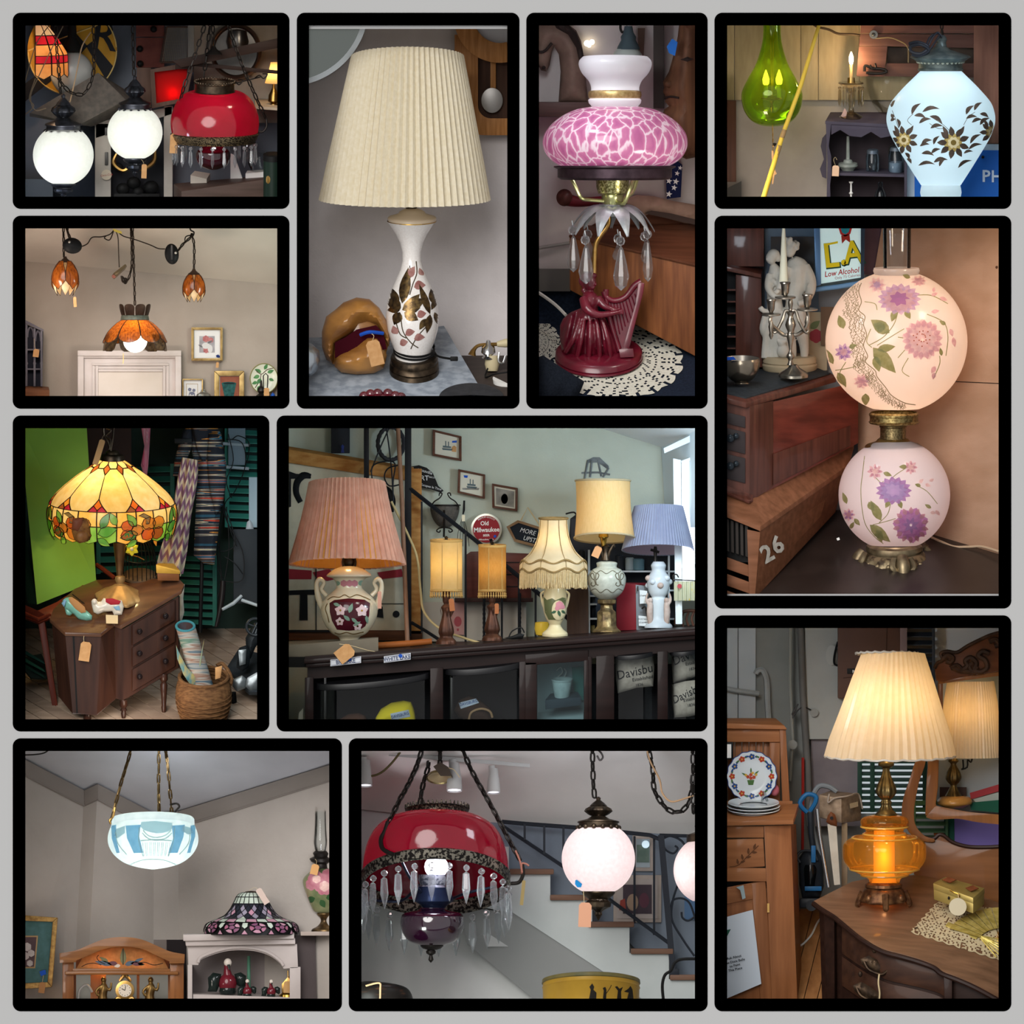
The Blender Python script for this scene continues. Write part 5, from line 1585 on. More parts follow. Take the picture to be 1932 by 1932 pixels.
P('burner',lathe(877,d,q2(64,1018,66,1030,62,1034,62,1085,70,1092),n=40,ti=(.1,.12)),mat('6a5a3e','92805a',sc=320,ro=.35,me=.9,lo=.45,hi=.55),t)
P('flare',lathe(877,d,cr(q2(68,1085,76,1092,90,1105,126,1116,136,1126,134,1138,120,1140),3),n=56,ti=(.15,.16)),mat('8a7040','a58a55',sc=30,ro=.3,me=.9),t)
pinkl=mat('ecc6c6','e2b2b8',tr=.55,sc=90,ro=.3)
pinkd=mat('d9a4b0',tr=.55,ro=.3)
mauv=mat('dcbccd','cda6c2',tr=.55,sc=90,ro=.3)
mauvd=mat('b98cbc','c49cc8',tr=.55,sc=90,ro=.3)
blush=mat('f4d8d2','ecc6c2',tr=.55,sc=90,ro=.3)
grn=mat('aaa678','989662',tr=.55,sc=90,ro=.3)
gdl=mat('8f7a58',ro=.4)
def mum(bv,x,y,r,outer,mid,inn,sq=.8,n=14,ph=0):
 PP('petal',bv,petals(x,y,r,n,r*.42,r*.35,ph,sq),outer,t,1,step=9)
 PP('petal',bv,petals(x,y+r*.05,r*.78,n-3,r*.4,r*.15,ph+10,sq),mid,t,1.6,step=9)
 PP('petal',bv,petals(x,y-r*.02,r*.48,7,r*.34,0,ph,sq),inn,t,2.2,step=9)
bv=ub.bvh()
mum(bv,907,418,106,mauv,pinkl,mat('c78bb4',tr=.55,ro=.3),.72,17)
PP('petal',bv,petals(1018,612,100,9,92,6,10),blush,t,1)
PP('petal',bv,petals(1018,612,98,18,26,58,5),pinkl,t,1.6)
PP('stamen',bv,[ell(1018+44*cos(k*2.4)*(k%5+2)/6,600+44*sin(k*2.4)*(k%5+2)/6,3.4,n=6) for k in range(20)],mat('a8553c',ro=.5),t,2.2)
mum(bv,640,672,44,mauv,mauvd,pinkl,1,9)
mum(bv,800,350,44,blush,pinkl,mauv,.9,9)
mum(bv,728,812,44,blush,pinkl,pinkl,.9,9)
mum(bv,1000,330,40,blush,pinkl,pinkl,.7,9)
PP('bud',bv,[leafp(x,y,l,a,w) for x,y,l,a,w in((1060,400,34,20,18),(1100,410,40,-20,20),(1070,385,26,80,16),(1060,480,40,10,20),(1150,560,40,-70,22),(1165,600,50,-80,22),(1080,740,40,240,24),(1075,770,34,260,22))],pinkl,t,1)
PP('leaf',bv,[leafp(x,y,l,a,w) for x,y,l,a,w in((860,580,110,145,64),(840,560,60,160,50),(780,650,165,-48,70),(800,660,90,10,40),(790,690,80,-75,44),(890,470,60,250,34),(935,470,50,-60,30),(960,315,40,160,22),(610,770,80,-58,40),(590,730,80,115,30),(745,870,60,-90,40),(640,560,70,110,40),(665,650,40,20,24),(1130,540,36,150,20),(1110,690,40,100,18))],grn,t,1)
SK('stem',bv,(q2(900,480,880,540,830,600,760,640),q2(930,560,880,590,800,640),q2(980,400,1060,400,1140,440),q2(1040,490,1120,530,1140,600,1130,690),q2(1100,690,1100,730,1070,800),q2(900,600,960,620,900,700),q2(650,720,620,780,650,840),q2(950,700,920,760,955,790),q2(770,560,750,620,775,650),q2(740,430,790,440,800,470),q2(600,760,660,750,700,740)),grn,t,4,1)
edge=q2(725,340,712,380,725,430,712,470,742,500,735,540,750,590,735,640,755,690,745,720,790,760,800,790,840,840,870,880,930,915,985,925)
SK('lace_edge',bv,(edge,),gdl,t,4.5,1)
rr=random.Random(4)
lc=cr(edge,8)
sq=[]
for k in range(0,len(lc)-6,2):
 wd_=78*(1-(k/len(lc))**2*.75)
 for j in range(5):
  x,y=(lc[k][0]-8-wd_*(j+.3)/5*(1-.2*k/len(lc)),lc[k][1]+k/len(lc)*wd_*j/9)
  sq.append(q2(x,y,x+rr.uniform(-8,8),y+7,x+rr.uniform(-9,9),y+13,x+rr.uniform(-6,6),y+20))
mb=Mb()
for q in sq:
 mb.stroke(bv,q,2.6,1.2,3)
P('lace_scroll',mb,gdl,t,kind='stuff')
bv=lb.bvh()
mum(bv,880,1336,88,mauvd,mat('d0b2d8','c4a2d0',tr=.55,sc=90,ro=.3),mat('d9b8dc',tr=.55,ro=.3),.78,15)
PP('petal',bv,petals(962,1502,88,7,88,6,20),mat('d3a0c8','c98cbc',tr=.55,sc=90,ro=.3),t,1)
PP('petal',bv,petals(962,1502,88,14,22,54,12),pinkd,t,1.6)
PP('petal',bv,petals(962,1502,40,7,18,4,20),mauvd,t,2)
mum(bv,790,1245,38,pinkl,pinkd,blush,1,8)
mum(bv,962,1225,34,pinkl,pinkd,blush,1,8)
mum(bv,664,1452,32,pinkl,mauvd,pinkd,1,8)
PP('leaf',bv,[leafp(x,y,l,a,w) for x,y,l,a,w in((820,1480,110,118,44),(760,1390,50,-60,36),(765,1500,130,-40,52),(800,1520,70,-70,36),(860,1385,40,240,24),(905,1385,40,-70,24),(945,1222,40,180,22),(830,1250,44,-20,22),(655,1400,60,110,24),(690,1470,44,-50,22),(1010,1315,30,160,18),(1060,1420,36,150,18),(670,1520,40,60,20))],grn,t,1)
PP('bud',bv,[leafp(x,y,l,a,w) for x,y,l,a,w in((1000,1300,30,40,18),(1030,1305,30,-20,18),(1050,1290,26,20,16),(1080,1430,34,-50,18),(1055,1440,28,-10,18))],blush,t,1)
SK('stem',bv,(q2(865,1400,850,1450,810,1490),q2(890,1470,840,1485,780,1500),q2(935,1230,890,1260,870,1280),q2(790,1270,820,1300,830,1290),q2(985,1310,1040,1340,1090,1400),q2(740,1170,730,1260,722,1330,728,1420,745,1500,790,1560,830,1590)),grn,t,3.5,1)
cm=mat('6a5c48','97876a',sc=50,ro=.4,me=.75)
P('base_ring',lathe(883,d,q2(110,1588,132,1600,136,1618,130,1630,138,1640),n=56,ti=(.2,.22),mod=lambda th,k:1+.012*(int(th*60/TAU*2)&1)),cm,t)
P('base_skirt',lathe(883,d,cr(q2(138,1632,158,1650,168,1680,150,1690,140,1680),3),n=72,ti=(.22,.26),mod=lambda th,k:1+.05*sin(th*12)*k),mat('52463a','9a8a6c',sc=70,ro=.4,me=.75,lo=.42,hi=.58),t)
for a in(-1.32,3.35,.55,2):
 ca,sa=(cos(a),sin(a))
 q=[(883+rr_*ca,yy-.24*rr_*sa,d+rr_*sa) for rr_,yy in((150,1622),(176,1656),(186,1700),(206,1738),(234,1754),(254,1744))]
 f=P('scroll_foot',tube(q,[28,34,30,21,20,16],n=10,sm=4),cm,t)
 P('foot_volute',ball(883+256*ca,1740-.24*256*sa,d+256*sa,23,21,23,n=10,m=6),cm,f)
 for e in(-1,1):
  P('foot_scroll',tube(q3(883+150*ca+e*40*sa,1630-.24*150*sa,d+150*sa-e*40*ca,883+172*ca+e*52*sa,1668-.24*170*sa,d+170*sa-e*52*ca,883+176*ca+e*26*sa,1690-.24*170*sa,d+174*sa-e*26*ca),[16,18,12],n=8,sm=4),cm,f)
for k in range(18):
 a=TAU*k/18
 P('boss',ball(883+160*cos(a),1668-.24*160*sin(a),d+160*sin(a),14,14,12,n=7,m=5),cm,t)
wire('pale_cable',q3(1060,1560,700,1110,1582,680,1170,1605,640,1240,1606,610,1310,1606,580,1418,1640,470),6,mat('b39a80',ro=.6),'pale cord running from the double globe lamp to the edge')
T1('paper_scrap',prism(q2(605,1565,618,1560,622,1572,610,1576),560,566),white,'tiny white scrap on the dark table beside the cabinet','paper')
# ================================================================ box 7: leaded glass lamp on a sewing cabinet
room(6,mat('34443c','2a3832',sc=12,ro=.9),right=mat('586b76',ro=.9))
plan(0,770,3.066)
fill_light(1480,160,80,1100,900,1300,300,.9,'d4e8f4')
fill_light(800,1800,40,800,1300,900,250,.25,'ffe4cc')
F7=lambda d:1940-.42*d
fl=[mat('b09a86','9a8674',sc=18,st=(1,6,1),ro=.6),mat('bca692','a6917e',sc=18,st=(1,6,1),ro=.6),mat('a08b79','8c7868',sc=18,st=(1,6,1),ro=.6)]
def clipq(q):
 def cut(q,f):
  o=[]
  for i in range(len(q)):
   a,b=(q[i],q[(i+1)%len(q)])
   fa,fb=(f(a),f(b))
   if fa>=0:
    o.append(a)
   if(fa>=0)!=(fb>=0):
    k=fa/(fa-fb)
    o.append((a[0]+(b[0]-a[0])*k,a[1]+(b[1]-a[1])*k))
  return o
 for f in(lambda p:p[0]-112,lambda p:1522-p[0],lambda p:p[1]-245,lambda p:1585-p[1]):
  q=cut(q,f) if q else q
 return q
rr=random.Random(2)
dirx,dird=(.58,-.82)
nx,nd=(.82,.58)
for k in range(-16,30):
 s0=k*88
 off=rr.uniform(0,500)
 t0=-2600+off
 while t0<1600:
  ln=rr.choice((520,700,860))
  cs=q2(s0+3,t0+2,s0+85,t0+2,s0+85,t0+ln-2,s0+3,t0+ln-2)
  q=clipq([(300+s*nx+tt*dirx,400+s*nd+tt*dird) for s,tt in cs])
  t0+=ln
  if len(q)>2:
   ST('floor_board',slab([(x,F7(dd),dd) for x,dd in q],(0,8,3)),fl[rr.randrange(3)])
ST('subfloor',slab(q3(112,F7(250)+9,250,1522,F7(250)+9,250,1522,F7(1588)+9,1588,112,F7(1588)+9,1588),(0,6,3)),blackp)
T1('green_board',hexa(q3(112,85,880,500,85,900,556,1000,900,214,1136,760),(0,0,40)),mat('7db04a','74a643',sc=8,ro=.5),'tall apple green painted board behind the leaded glass lamp','board')
T1('board_edge',hexa(q3(112,780,870,150,760,820,214,1136,755,160,1130,800),q3(112,780,900,150,760,860,214,1136,800,160,1130,830)),mat('1d3326',ro=.6),'dark green edge strip of the board by the frame','strip')
tg=mat('2f6b5c','275c50',sc=14,ro=.5)
tgb=mat('1c2a28',ro=.7)
def shutter(lb,x0,x1,y0,y1,slope,n,d,m=tg,st=26):
 t=thing('louvre_shutter',lb,'shutter',(x0+x1)/2,y1,d)
 Y=lambda x,y:y+slope*(x-x0)
 q=lambda a,b,c,e,z,dd:hexa(q3(a,Y(a,c),z,b,Y(b,c),z,b,Y(b,e),z,a,Y(a,e),z),q3(a,Y(a,c),z+dd,b,Y(b,c),z+dd,b,Y(b,e),z+dd,a,Y(a,e),z+dd))
 P('stile',q(x0,x0+st,y0,y1,d,40),m,t,be=3)
 P('stile',q(x1-st,x1,y0,y1,d,40),m,t,be=3)
 P('backing',q(x0+st,x1-st,y0,y1,d+44,6),tgb,t)
 for k in range(n):
  y=y0+(y1-y0)*(k+.25)/n
  h=(y1-y0)/n*.52
  P('slat',hexa(q3(x0+st,Y(x0+st,y+h),d+4,x1-st,Y(x1-st,y+h),d+4,x1-st,Y(x1-st,y+h+5),d+4,x0+st,Y(x0+st,y+h+5),d+4),q3(x0+st,Y(x0+st,y),d+36,x1-st,Y(x1-st,y),d+36,x1-st,Y(x1-st,y+6),d+36,x0+st,Y(x0+st,y+6),d+36)),m,t)
 return t
shutter('dark green louvred shutter directly behind the lamp shade',556,1010,330,960,-.02,11,1400)
shutter('lower dark green louvred shutter behind the hanging scarf',1000,1255,840,1250,.05,9,1300)
shutter('bright teal louvred shutter by the window at the side',1300,1522,110,690,.04,12,1380,mat('3f8f80','37806f',sc=14,ro=.5))
T1('dark_boarding',box(500,760,85,330,1440,1460),mat('3a2b26',ro=.7),'dark brown boards above the shutter behind the lamp finial','panel')
T1('window_light',box(1440,1522,400,690,1350,1372),mat('b8cdd6',ro=.4),'pale window pane beside the bright teal shutter','window')
T1('dark_dresser',box(1350,1522,700,1130,1200,1320),mat('23282c','2c3033',sc=10,ro=.5),'dark dresser by the window behind the wire form','dresser',be=4)
T1('white_figurine',pillow(q2(1420,712,1428,660,1445,645,1460,665,1470,712),1240,20,9),mat('b6bcc0',ro=.4),'small white figurine on the dark dresser','figurine')
T1('striped_flag',pillow(q2(812,85,872,85,866,200,858,330,850,392,832,385,815,330,835,220),1330,14,14,fn=lambda x,y:8*sin(x*.2)),mat('c2486a','d9b3bd',sc=16,st=(10,1,.6),ro=.9),'folded pink and white cloth hanging behind the lamp','cloth')
serape=mat('333333',ro=.95)
N=serape.node_tree.nodes
L=serape.node_tree.links
tc=N.new('ShaderNodeTexCoord')
mp=N.new('ShaderNodeMapping')
mp.inputs['Scale'].default_value=(.018,.018,1)
L.new(tc.outputs['Object'],mp.inputs[0])
nz=N.new('ShaderNodeTexNoise')
nz.inputs['Scale'].default_value=90
nz.inputs['Detail'].default_value=1.5
L.new(mp.outputs[0],nz.inputs[0])
cr_=N.new('ShaderNodeValToRGB')
cr_.color_ramp.interpolation='CONSTANT'
e=cr_.color_ramp.elements
for k,(p,c) in enumerate(((0,'2f5f78'),(.38,'a8402f'),(.42,'22303a'),(.445,'d0bc94'),(.456,'1f2228'),(.468,'3a7a94'),(.481,'c8843a'),(.492,'24262c'),(.505,'9a2f2c'),(.518,'d8c9a0'),(.53,'3a6a88'),(.545,'1f2228'),(.56,'b8442f'),(.59,'2a4a5a'))):
 if k>1:
  e.new(.5)
 e[k].position=p
 e[k].color=lin(c)
L.new(nz.outputs['Fac'],cr_.inputs[0])
L.new(cr_.outputs[0],N['Principled BSDF'].inputs['Base Color'])
t=thing('striped_jacket','serape jacket with red blue and cream stripes hung on the stand','jacket',1200,910,1000)
P('body',pillow(q2(1110,85,1240,85,1280,150,1310,330,1300,480,1275,600,1258,760,1240,905,1180,900,1120,850,1130,640,1140,420,1110,250),1010,60,16,fn=lambda x,y:13*sin(x*.08+y*.004)),serape,t)
P('sleeve',pillow(q2(1205,150,1260,140,1300,260,1310,420,1290,560,1250,620,1215,500,1195,300),950,50,14,fn=lambda x,y:8*sin(y*.05)),serape,t)
P('sleeve',pillow(q2(1060,130,1110,85,1120,200,1080,300,1045,400,1000,395,1010,300,1035,200),1020,40,14,fn=lambda x,y:7*sin(y*.06)),serape,t)
P('lapel',pillow(q2(1115,95,1200,110,1215,220,1180,330,1140,230),955,16,12),serape,t)
t=thing('chevron_scarf','cream and mauve chevron scarf hanging beside the striped jacket','scarf',1040,950,900)
sfn=lambda u,v:(1098+10*v*0-118*v**1.3+(u-.5)*(92+62*v+10*sin(v*9)),292+640*v+(40*u if v>.9 else 0)*(v-.9)*10*.5+16*(u-.5),930-22*sin(u*PI*5+v*2)-30*sin(PI*u))
cm7=[mat('cdbba0',ro=.95),mat('8a6478',ro=.95)]
mb=Mb()
nu,nv=(48,88)
for j in range(nv):
 for i in range(nu):
  u=i/nu
  z=abs(u*4%1-.5)*2
  v=j/nv
  row=int(v*17+z*1.15)&1
  mb.use(row)
  mb.add([W(*sfn(a/nu,b/nv)) for a,b in((i,j),(i+1,j),(i+1,j+1),(i,j+1))],[(0,1,2,3)])
P('cloth',mb,cm7,t,sm=80)
for k in range(6):
 x,y,dd=sfn((k+.5)/6,1)
 P('tassel',tube(q3(x,y,dd,x-3,y+16,dd),[4,2]),cm7[0],t)
t=thing('clothes_stand','black iron stand carrying the striped jacket and scarf','stand',1170,1300,1040)
P('pole',tube(q3(1170,170,1075,1170,860,1075,1158,1300,1060),12),blackp,t)
P('arm',box(1010,1110,175,205,985,1015),blackp,t,be=4)
P('cross_arm',tube(q3(1050,110,1080,1290,110,1080),9),blackp,t)
T1('white_lace',pillow(q2(1050,1010,1068,1020,1060,1100,1066,1180,1050,1235,1030,1225,1040,1150,1036,1060),840,8,8,fn=lambda x,y:4*sin(y*.1)),mat('c2bcb0',ro=.95),'strip of white lace hanging behind the cabinet corner','lace')
t=thing('wire_form','tangled black wire dress form hanging in front of the dresser','dress form',1340,1010,1150)
for q in(q3(1310,180,1150,1400,200,1150,1420,330,1150,1360,480,1150,1300,560,1150,1330,700,1150,1370,800,1150),q3(1320,150,1140,1350,300,1140,1310,420,1140,1340,520,1150),q3(1280,520,1150,1310,650,1150,1400,820,1150,1410,960,1150,1380,1005,1150,1290,1000,1150),q3(1285,540,1160,1262,700,1160,1258,900,1160,1290,990,1160),q3(1290,550,1150,1340,680,1150,1360,790,1150,1290,830,1150,1262,800,1160),q3(1300,860,1150,1360,900,1145,1405,960,1150),q3(1345,180,1150,1380,160,1150,1440,200,1150,1430,320,1150),q3(1300,560,1150,1270,760,1150,1280,1000,1150,1260,1090,1150),q3(1310,570,1155,1325,800,1155,1300,990,1155)):
 P('wire',tube(q,3,n=5,sm=5),blackp,t)
t=thing('white_bench','white painted turned rails of a chair behind the wire form','chair',1400,1170,1250)
wp7=mat('a3adb2',ro=.5)
for q in(q3(1290,205,1250,1445,215,1250),q3(1300,340,1250,1440,350,1250),q3(1285,1165,1100,1350,1130,1120,1398,1085,1140),q3(1398,1110,1150,1500,1145,1120)):
 P('rail',tube(q,[9,11,9][:len(q)] if len(q)==3 else[10,9]),wp7,t)
P('seat_block',box(1320,1420,115,330,1262,1280),mat('75838c',ro=.5),t,be=4)
T1('dark_chair_leg',tube(q3(1290,1000,1150,1285,1080,1140,1270,1180,1120,1250,1265,1100),[16,18,14,10],n=10,sm=3),mat('1f1a1a',ro=.4),'dark turned leg standing behind the rolled rug','stool')
dm=wood('3f261c','2d1b15',axis=2,sc=9,ro=.35,co=.25)
dmt=wood('5f3f2b','4b3022',axis=0,sc=8,ro=.34,co=.3)
t=thing('sewing_cabinet','dark walnut sewing cabinet with rounded end pockets and round knobs','cabinet',660,1790,620)
top=q3(287,1218,370,375,1297,262,585,1303,252,660,1243,345,700,1258,322,1052,1052,448,1066,1018,490,1035,985,560,740,1000,760,560,992,780,430,1045,680,310,1160,480)
P('top',slab(top,(0,22,0)),dmt,t,be=4)
P('pocket_lid_joint',slab(q3(420,1075,548,560,1185,420,556,1189,416,416,1079,544),(0,-1.5,-2)),blackp,t)
lob=q3(300,1240,380,378,1316,272,583,1320,262,662,1262,352)
lob2=q3(338,1660,380,420,1762,290,560,1770,280,668,1678,352)
for k,nm in((0,'pocket_side'),(1,'pocket_front'),(2,'pocket_side')):
 a,b,c,e=(lob[k],lob[k+1],lob2[k+1],lob2[k])
 P(nm,hexa([a,b,c,e],[(p[0]+(10 if k<2 else-10),p[1],p[2]+40) for p in(a,b,c,e)]),dm,t)
P('pocket_bottom',slab([lob2[0],lob2[1],lob2[2],lob2[3],(500,1640,480)],(0,6,0)),dm,t)
P('pocket_panel_joint',hexa(q3(420,1320,268,430,1320,268,450,1764,285,442,1764,285),q3(420,1320,280,430,1320,280,450,1764,295,442,1764,295)),blackp,t)
fr=lambda s,y:(712+s*(1032-712),y-s*190,330+s*120)
def fq(s0,s1,y0,y1,th=20,lift=0):
 return hexa([fr(s0,y0)[:2]+(fr(s0,y0)[2]-lift,),fr(s1,y0)[:2]+(fr(s1,y0)[2]-lift,),fr(s1,y1)[:2]+(fr(s1,y1)[2]-lift,),fr(s0,y1)[:2]+(fr(s0,y1)[2]-lift,)],[(p[0]+8,p[1],p[2]+th) for p in(fr(s0,y0),fr(s1,y0),fr(s1,y1),fr(s0,y1))])
P('front_frame',fq(0,1,1278,1690),dm,t)
P('end_panel',hexa(q3(664,1262,354,712,1278,332,712,1690,332,668,1680,354),q3(664,1262,380,712,1278,360,712,1690,360,668,1680,380)),dm,t)
for k,(y0,y1) in enumerate(((1288,1405),(1418,1530),(1545,1672))):
 dr=P('drawer',fq(.17,.94,y0,y1,20,14),dm,t,be=4)
 for s in(.33,.8):
  x,y,dd=fr(s,(y0+y1)/2+6)
  P('knob',tube(q3(x,y,dd-12,x-6,y+2,dd-34),[8,9]).ball(x-10,y+2,dd-44,17,18,15),mat('1c1516',ro=.25),dr)
for x,y0,dd,yb in((715,1690,352,1795),(948,1540,432,1760),(505,1768,340,1797)):
 P('leg',lathe(x,dd,q2(22,y0,24,y0+30,14,y0+46,22,y0+60,18,y0+(yb-y0)*.5,13,yb-40,16,yb-30,11,yb),n=14,cap=3),dm,t)
price_tag(492,1408,240,62,112,8,kraft,'large kraft price tag hanging from the front of the sewing cabinet',string=q3(488,1362,243,484,1335,247,486,1318,252))
rw=wood('6e2f20','5a2418',axis=2,sc=9,ro=.35)
t=thing('red_wood_table','red brown wooden table with sloping leg beside the cabinet','table',260,1810,620)
P('top_rail',slab(q3(112,1122,640,218,1170,560,330,1120,660,480,1020,860,490,1036,850,360,1180,600,290,1215,540,225,1242,520,112,1200,620),(0,12,20)),rw,t,be=4)
P('rail_moulding',tube(q3(112,1175,600,222,1222,520,290,1196,560),12,n=8),rw,t)
P('leg',hexa(q3(218,1235,540,258,1232,540,352,1835,520,320,1835,520),q3(225,1235,580,264,1232,580,354,1835,560,326,1835,560)),rw,t,be=4)
P('back_rail',tube(q3(556,905,1000,600,935,980,665,985,940),14,n=8,sm=3),rw,t)
P('shelf_tray',slab(q3(130,1440,700,240,1420,800,300,1560,640,180,1560,600,130,1500,640),(0,10,10)),mat('1f2a26',ro=.6),t)
T1('black_record',disc(420,1062,905,72,8,n=36),blackp,'black disc standing between the green board and the cabinet','disc')
for k,(y,c) in enumerate(((1455,'17382f'),(1500,'1f4a38'),(1535,'143026'))):
 T1('green_book',slab(q3(135,y-60,640+k*4,250,y+10,600+k*4,262,y+28,595+k*4,140,y-35,640+k*4),(0,6,60)),mat(c,ro=.6),['upper green book on the low tray of the red table','middle green book on the low tray of the red table','lowest green book on the low tray of the red table'][k],'book','green books under the red table')
t=thing('leaded_glass_lamp','leaded glass lamp with cream panels and a border of fruit and leaves','lamp',695,1150,620)
d=530
lead=mat('2c1d14',ro=.4,me=.6)
G_=lambda n,a,b,tc=None,tr=.55,sc=30:mat(a,b,sc=sc,st=(2,2,1),ro=.22,spec=.5,tr=tr,co=.3)
crm=[G_('glass_cream','e8c77c','f0d79a'),G_('glass_cream_b','dfb968','eccb86'),G_('glass_cream_c','ecd3a0','e2c080')]
brn=G_('glass_brown','8a4a24','9a5a30')
red=G_('glass_red','a01c2c','b83048')
orn=G_('glass_orange','e07a28','d8602a')
ora=G_('glass_amber','e39a38','d98a2c')
grl=G_('glass_green','6fb03c','8fc458')
grd=G_('glass_green_b','4f9440','6aa84c')
yel=G_('glass_yellow','e9b04a','f0c468')
tan=G_('glass_tan','9a8a5a','8a7648')
nut=mat('4c2c12','6f4a20',sc=90,ro=.5,bu=.6,bscale=120)
PR=q2(62,296,118,332,200,388,276,448,332,502,364,548,373,605,369,662,354,720,330,765)
sf=revolve(647,d,PR,ti=.155)
sf2=revolve(647,d,[(r+5,y) for r,y in PR],ti=.155)
b0=5/9
e0=8/9
n=10
pl=[]
ml=[]
for k in range(n):
 U=lambda s,k=k:(k+s+.12)/n
 A=lambda q,m:(pl.append([(U(s),v) for s,v in q]),ml.append(m))
 A(q2(0,0,1,0,1,.06,.74,.115,.26,.115,0,.06),crm[(k*2+1)%3])
 A(q2(0,.06,.26,.115,0,.175,-.26,.115),brn)
 A(q2(.26,.115,.74,.115,1,.175,1,.4,.88,.475,.74,b0,.26,b0,.12,.475,0,.4,0,.175),crm[k%3])
 A(q2(0,.4,.12,.475,0,.535,-.12,.475),orn if k%3 else ora)
 A(q2(.12,.475,.26,b0,0,b0,0,.535),red)
 A(q2(-.12,.475,-.26,b0,0,b0,0,.535),red if k&1 else brn)
 for s in(0,.5):
  A(q2(s,b0,s+.5,b0,s+.5,.72,s,.72),yel if(k+int(s*2))%3 else crm[0])
  A(q2(s,.72,s+.5,.72,s+.5,e0,s+.25,e0+.035,s,e0),grl if k+int(s*2)&1 else yel)
panes('glass_pane',t,sf,pl,ml,lead,w=7,sub=3)
pl=[]
ml=[]
def leafuv(u,v,lu,lv,w):
 return[(u+lu*tt-lv*w*sin(PI*tt)*.12,v+lv*tt+lu*w*sin(PI*tt)*8) for tt in[i/5 for i in range(6)]]+[(u+lu*tt+lv*w*sin(PI*tt)*.12,v+lv*tt-lu*w*sin(PI*tt)*8) for tt in[.8,.6,.4,.2]]
for k in range(5):
 u=(k*2+.62)/n
 for a in range(4):
  an=PI/4+a*PI/2
  cu,cv=(.022*cos(an),.085*sin(an))
  pl.append([(u+cu*1+.021*cos(TAU*i/8),.755+cv+.075*sin(TAU*i/8)) for i in range(8)])
  ml.append([orn,ora,orn,ora][a] if k&1 else[orn,orn,ora,ora][a])
 for du,dv,ln,an,w,m in((.052,.8,120,15,60,grl),(.06,.74,100,60,50,grd),(.05,.85,90,-30,46,grl),(.1,.7,80,120,44,grl),(-.045,.8,110,190,56,grd),(-.05,.72,90,130,50,grl),(-.045,.87,80,215,44,grl)):
  pl.append([(u+du+q[0]/2293,dv+q[1]/470) for q in leafp(0,0,ln,an,w,5)])
  ml.append(m)
 for a in range(3):
  pl.append([(u+.135+.017*cos(2.1*a)+.017*cos(TAU*i/8),.76+.06*sin(2.1*a)+.065*sin(TAU*i/8)) for i in range(8)])
  ml.append(orn if a else ora)
 pl.append(q2(u+.155,.6,u+.17,.575,u+.19,.62,u+.185,.7,u+.175,.7,u+.176,.63))
 ml.append(tan)
panes('border_pane',t,sf2,pl,ml,lead,w=6,sub=2)
x,y,dd=sf2(.672,.76)
P('acorn',pillow(q2(x-52,y-60,x-20,y-72,x+30,y-66,x+52,y-40,x+56,y+30,x+40,y+66,x-10,y+78,x-40,y+60,x-56,y+10),dd-14,26,10),nut,t)
P('acorn_cup',pillow(q2(x-50,y-62,x+10,y-72,x+4,y-20,x-20,y+10,x-54,y-6),dd-34,14,9),mat('5a2f1c',ro=.5),t)
P('acorn_nut',ball(x+4,y+40,dd-34,36,34,16),mat('5d3a1c','6f4a26',sc=80,ro=.4),t)
lamp(600,480,d-60,.34,'ffdf9a',20)
lamp(720,600,d-40,.22,'ffdf9a',20)
P('bulb',ball(590,490,d,34),bulby,t)
P('cap',lathe(650,d,q2(28,246,38,254,40,264,66,272,70,284,72,300,64,306),n=36,ti=(.12,.14),cap=1),bronze,t)
for q in(q3(640,248,d,625,200,d,600,150,d,600,85,d),q3(640,248,d,650,190,d,655,150,d,660,85,d),q3(630,240,d,640,190,d,612,160,d,640,130,d,610,110,d,625,85,d)):
 P('finial_scroll',tube(q,6,n=6,sm=5),bronze,t)
tan_m=mat('8a6a42','a88656',sc=40,ro=.45,me=.4)
P('stem',lathe(692,520,q2(38,780,36,800,24,900,17,972),n=20),mat('5a3f28','6d4f32',sc=30,ro=.4,me=.6),t)
P('stem_knot',lathe(695,520,q2(16,968,28,976,31,990,26,1004,20,1014,34,1024),n=24,cap=1),tan_m,t)
P('foot',lathe(695,520,cr(q2(24,1015,60,1036,110,1062,140,1084,140,1096),5),n=90,ti=(.2,.42),mod=lambda th,k:1+(.05*sin(th*9)+.02*sin(th*18))*k,cap=2),tan_m,t)
price_tag(572,255,430,34,150,17,mat('9a7c58',ro=.9),'long buff price tag tied to the finial of the leaded lamp',string=q3(592,190,434,590,175,445,605,150,500))
t=thing('enamel_flower','yellow enamel flower hanging under the leaded shade','flower',763,860,520)
for q in petals(763,815,42,6,30,4,30):
 P('petal',pillow(q,522,5,6),mat('e6dc3c',ro=.35),t)
P('eye',ball(763,815,515,11,11,6),mat('d9cfae',ro=.4),t)
P('wire',tube(q2(735,840,760,850,800,860,835,878),3,d=530),brass,t)
T1('orange_tag',prism(q2(885,740,910,745,905,800,890,780),540,543),mat('d8963c',ro=.8),'orange tag dangling under the shade over the birdcage','tag')
t=thing('birdcage','black wire birdcage with round base behind the lamp stem','birdcage',805,1015,700)
P('floor_plate',lathe(808,700,q2(90,960,98,964,98,978,80,982),n=40,ti=(.4,.4),cap=3),mat('4a3a2c','5d4a38',sc=40,ro=.6),t)
for k in range(22):
 a=TAU*k/22
 P('bar',tube(q3(808+94*cos(a),966-.4*94*sin(a),700+94*sin(a),808+92*cos(a),860-.4*92*sin(a),700+92*sin(a),808+60*cos(a),772-.4*60*sin(a),700+60*sin(a),808,735,700),2.6,n=4,sm=3),blackp,t)
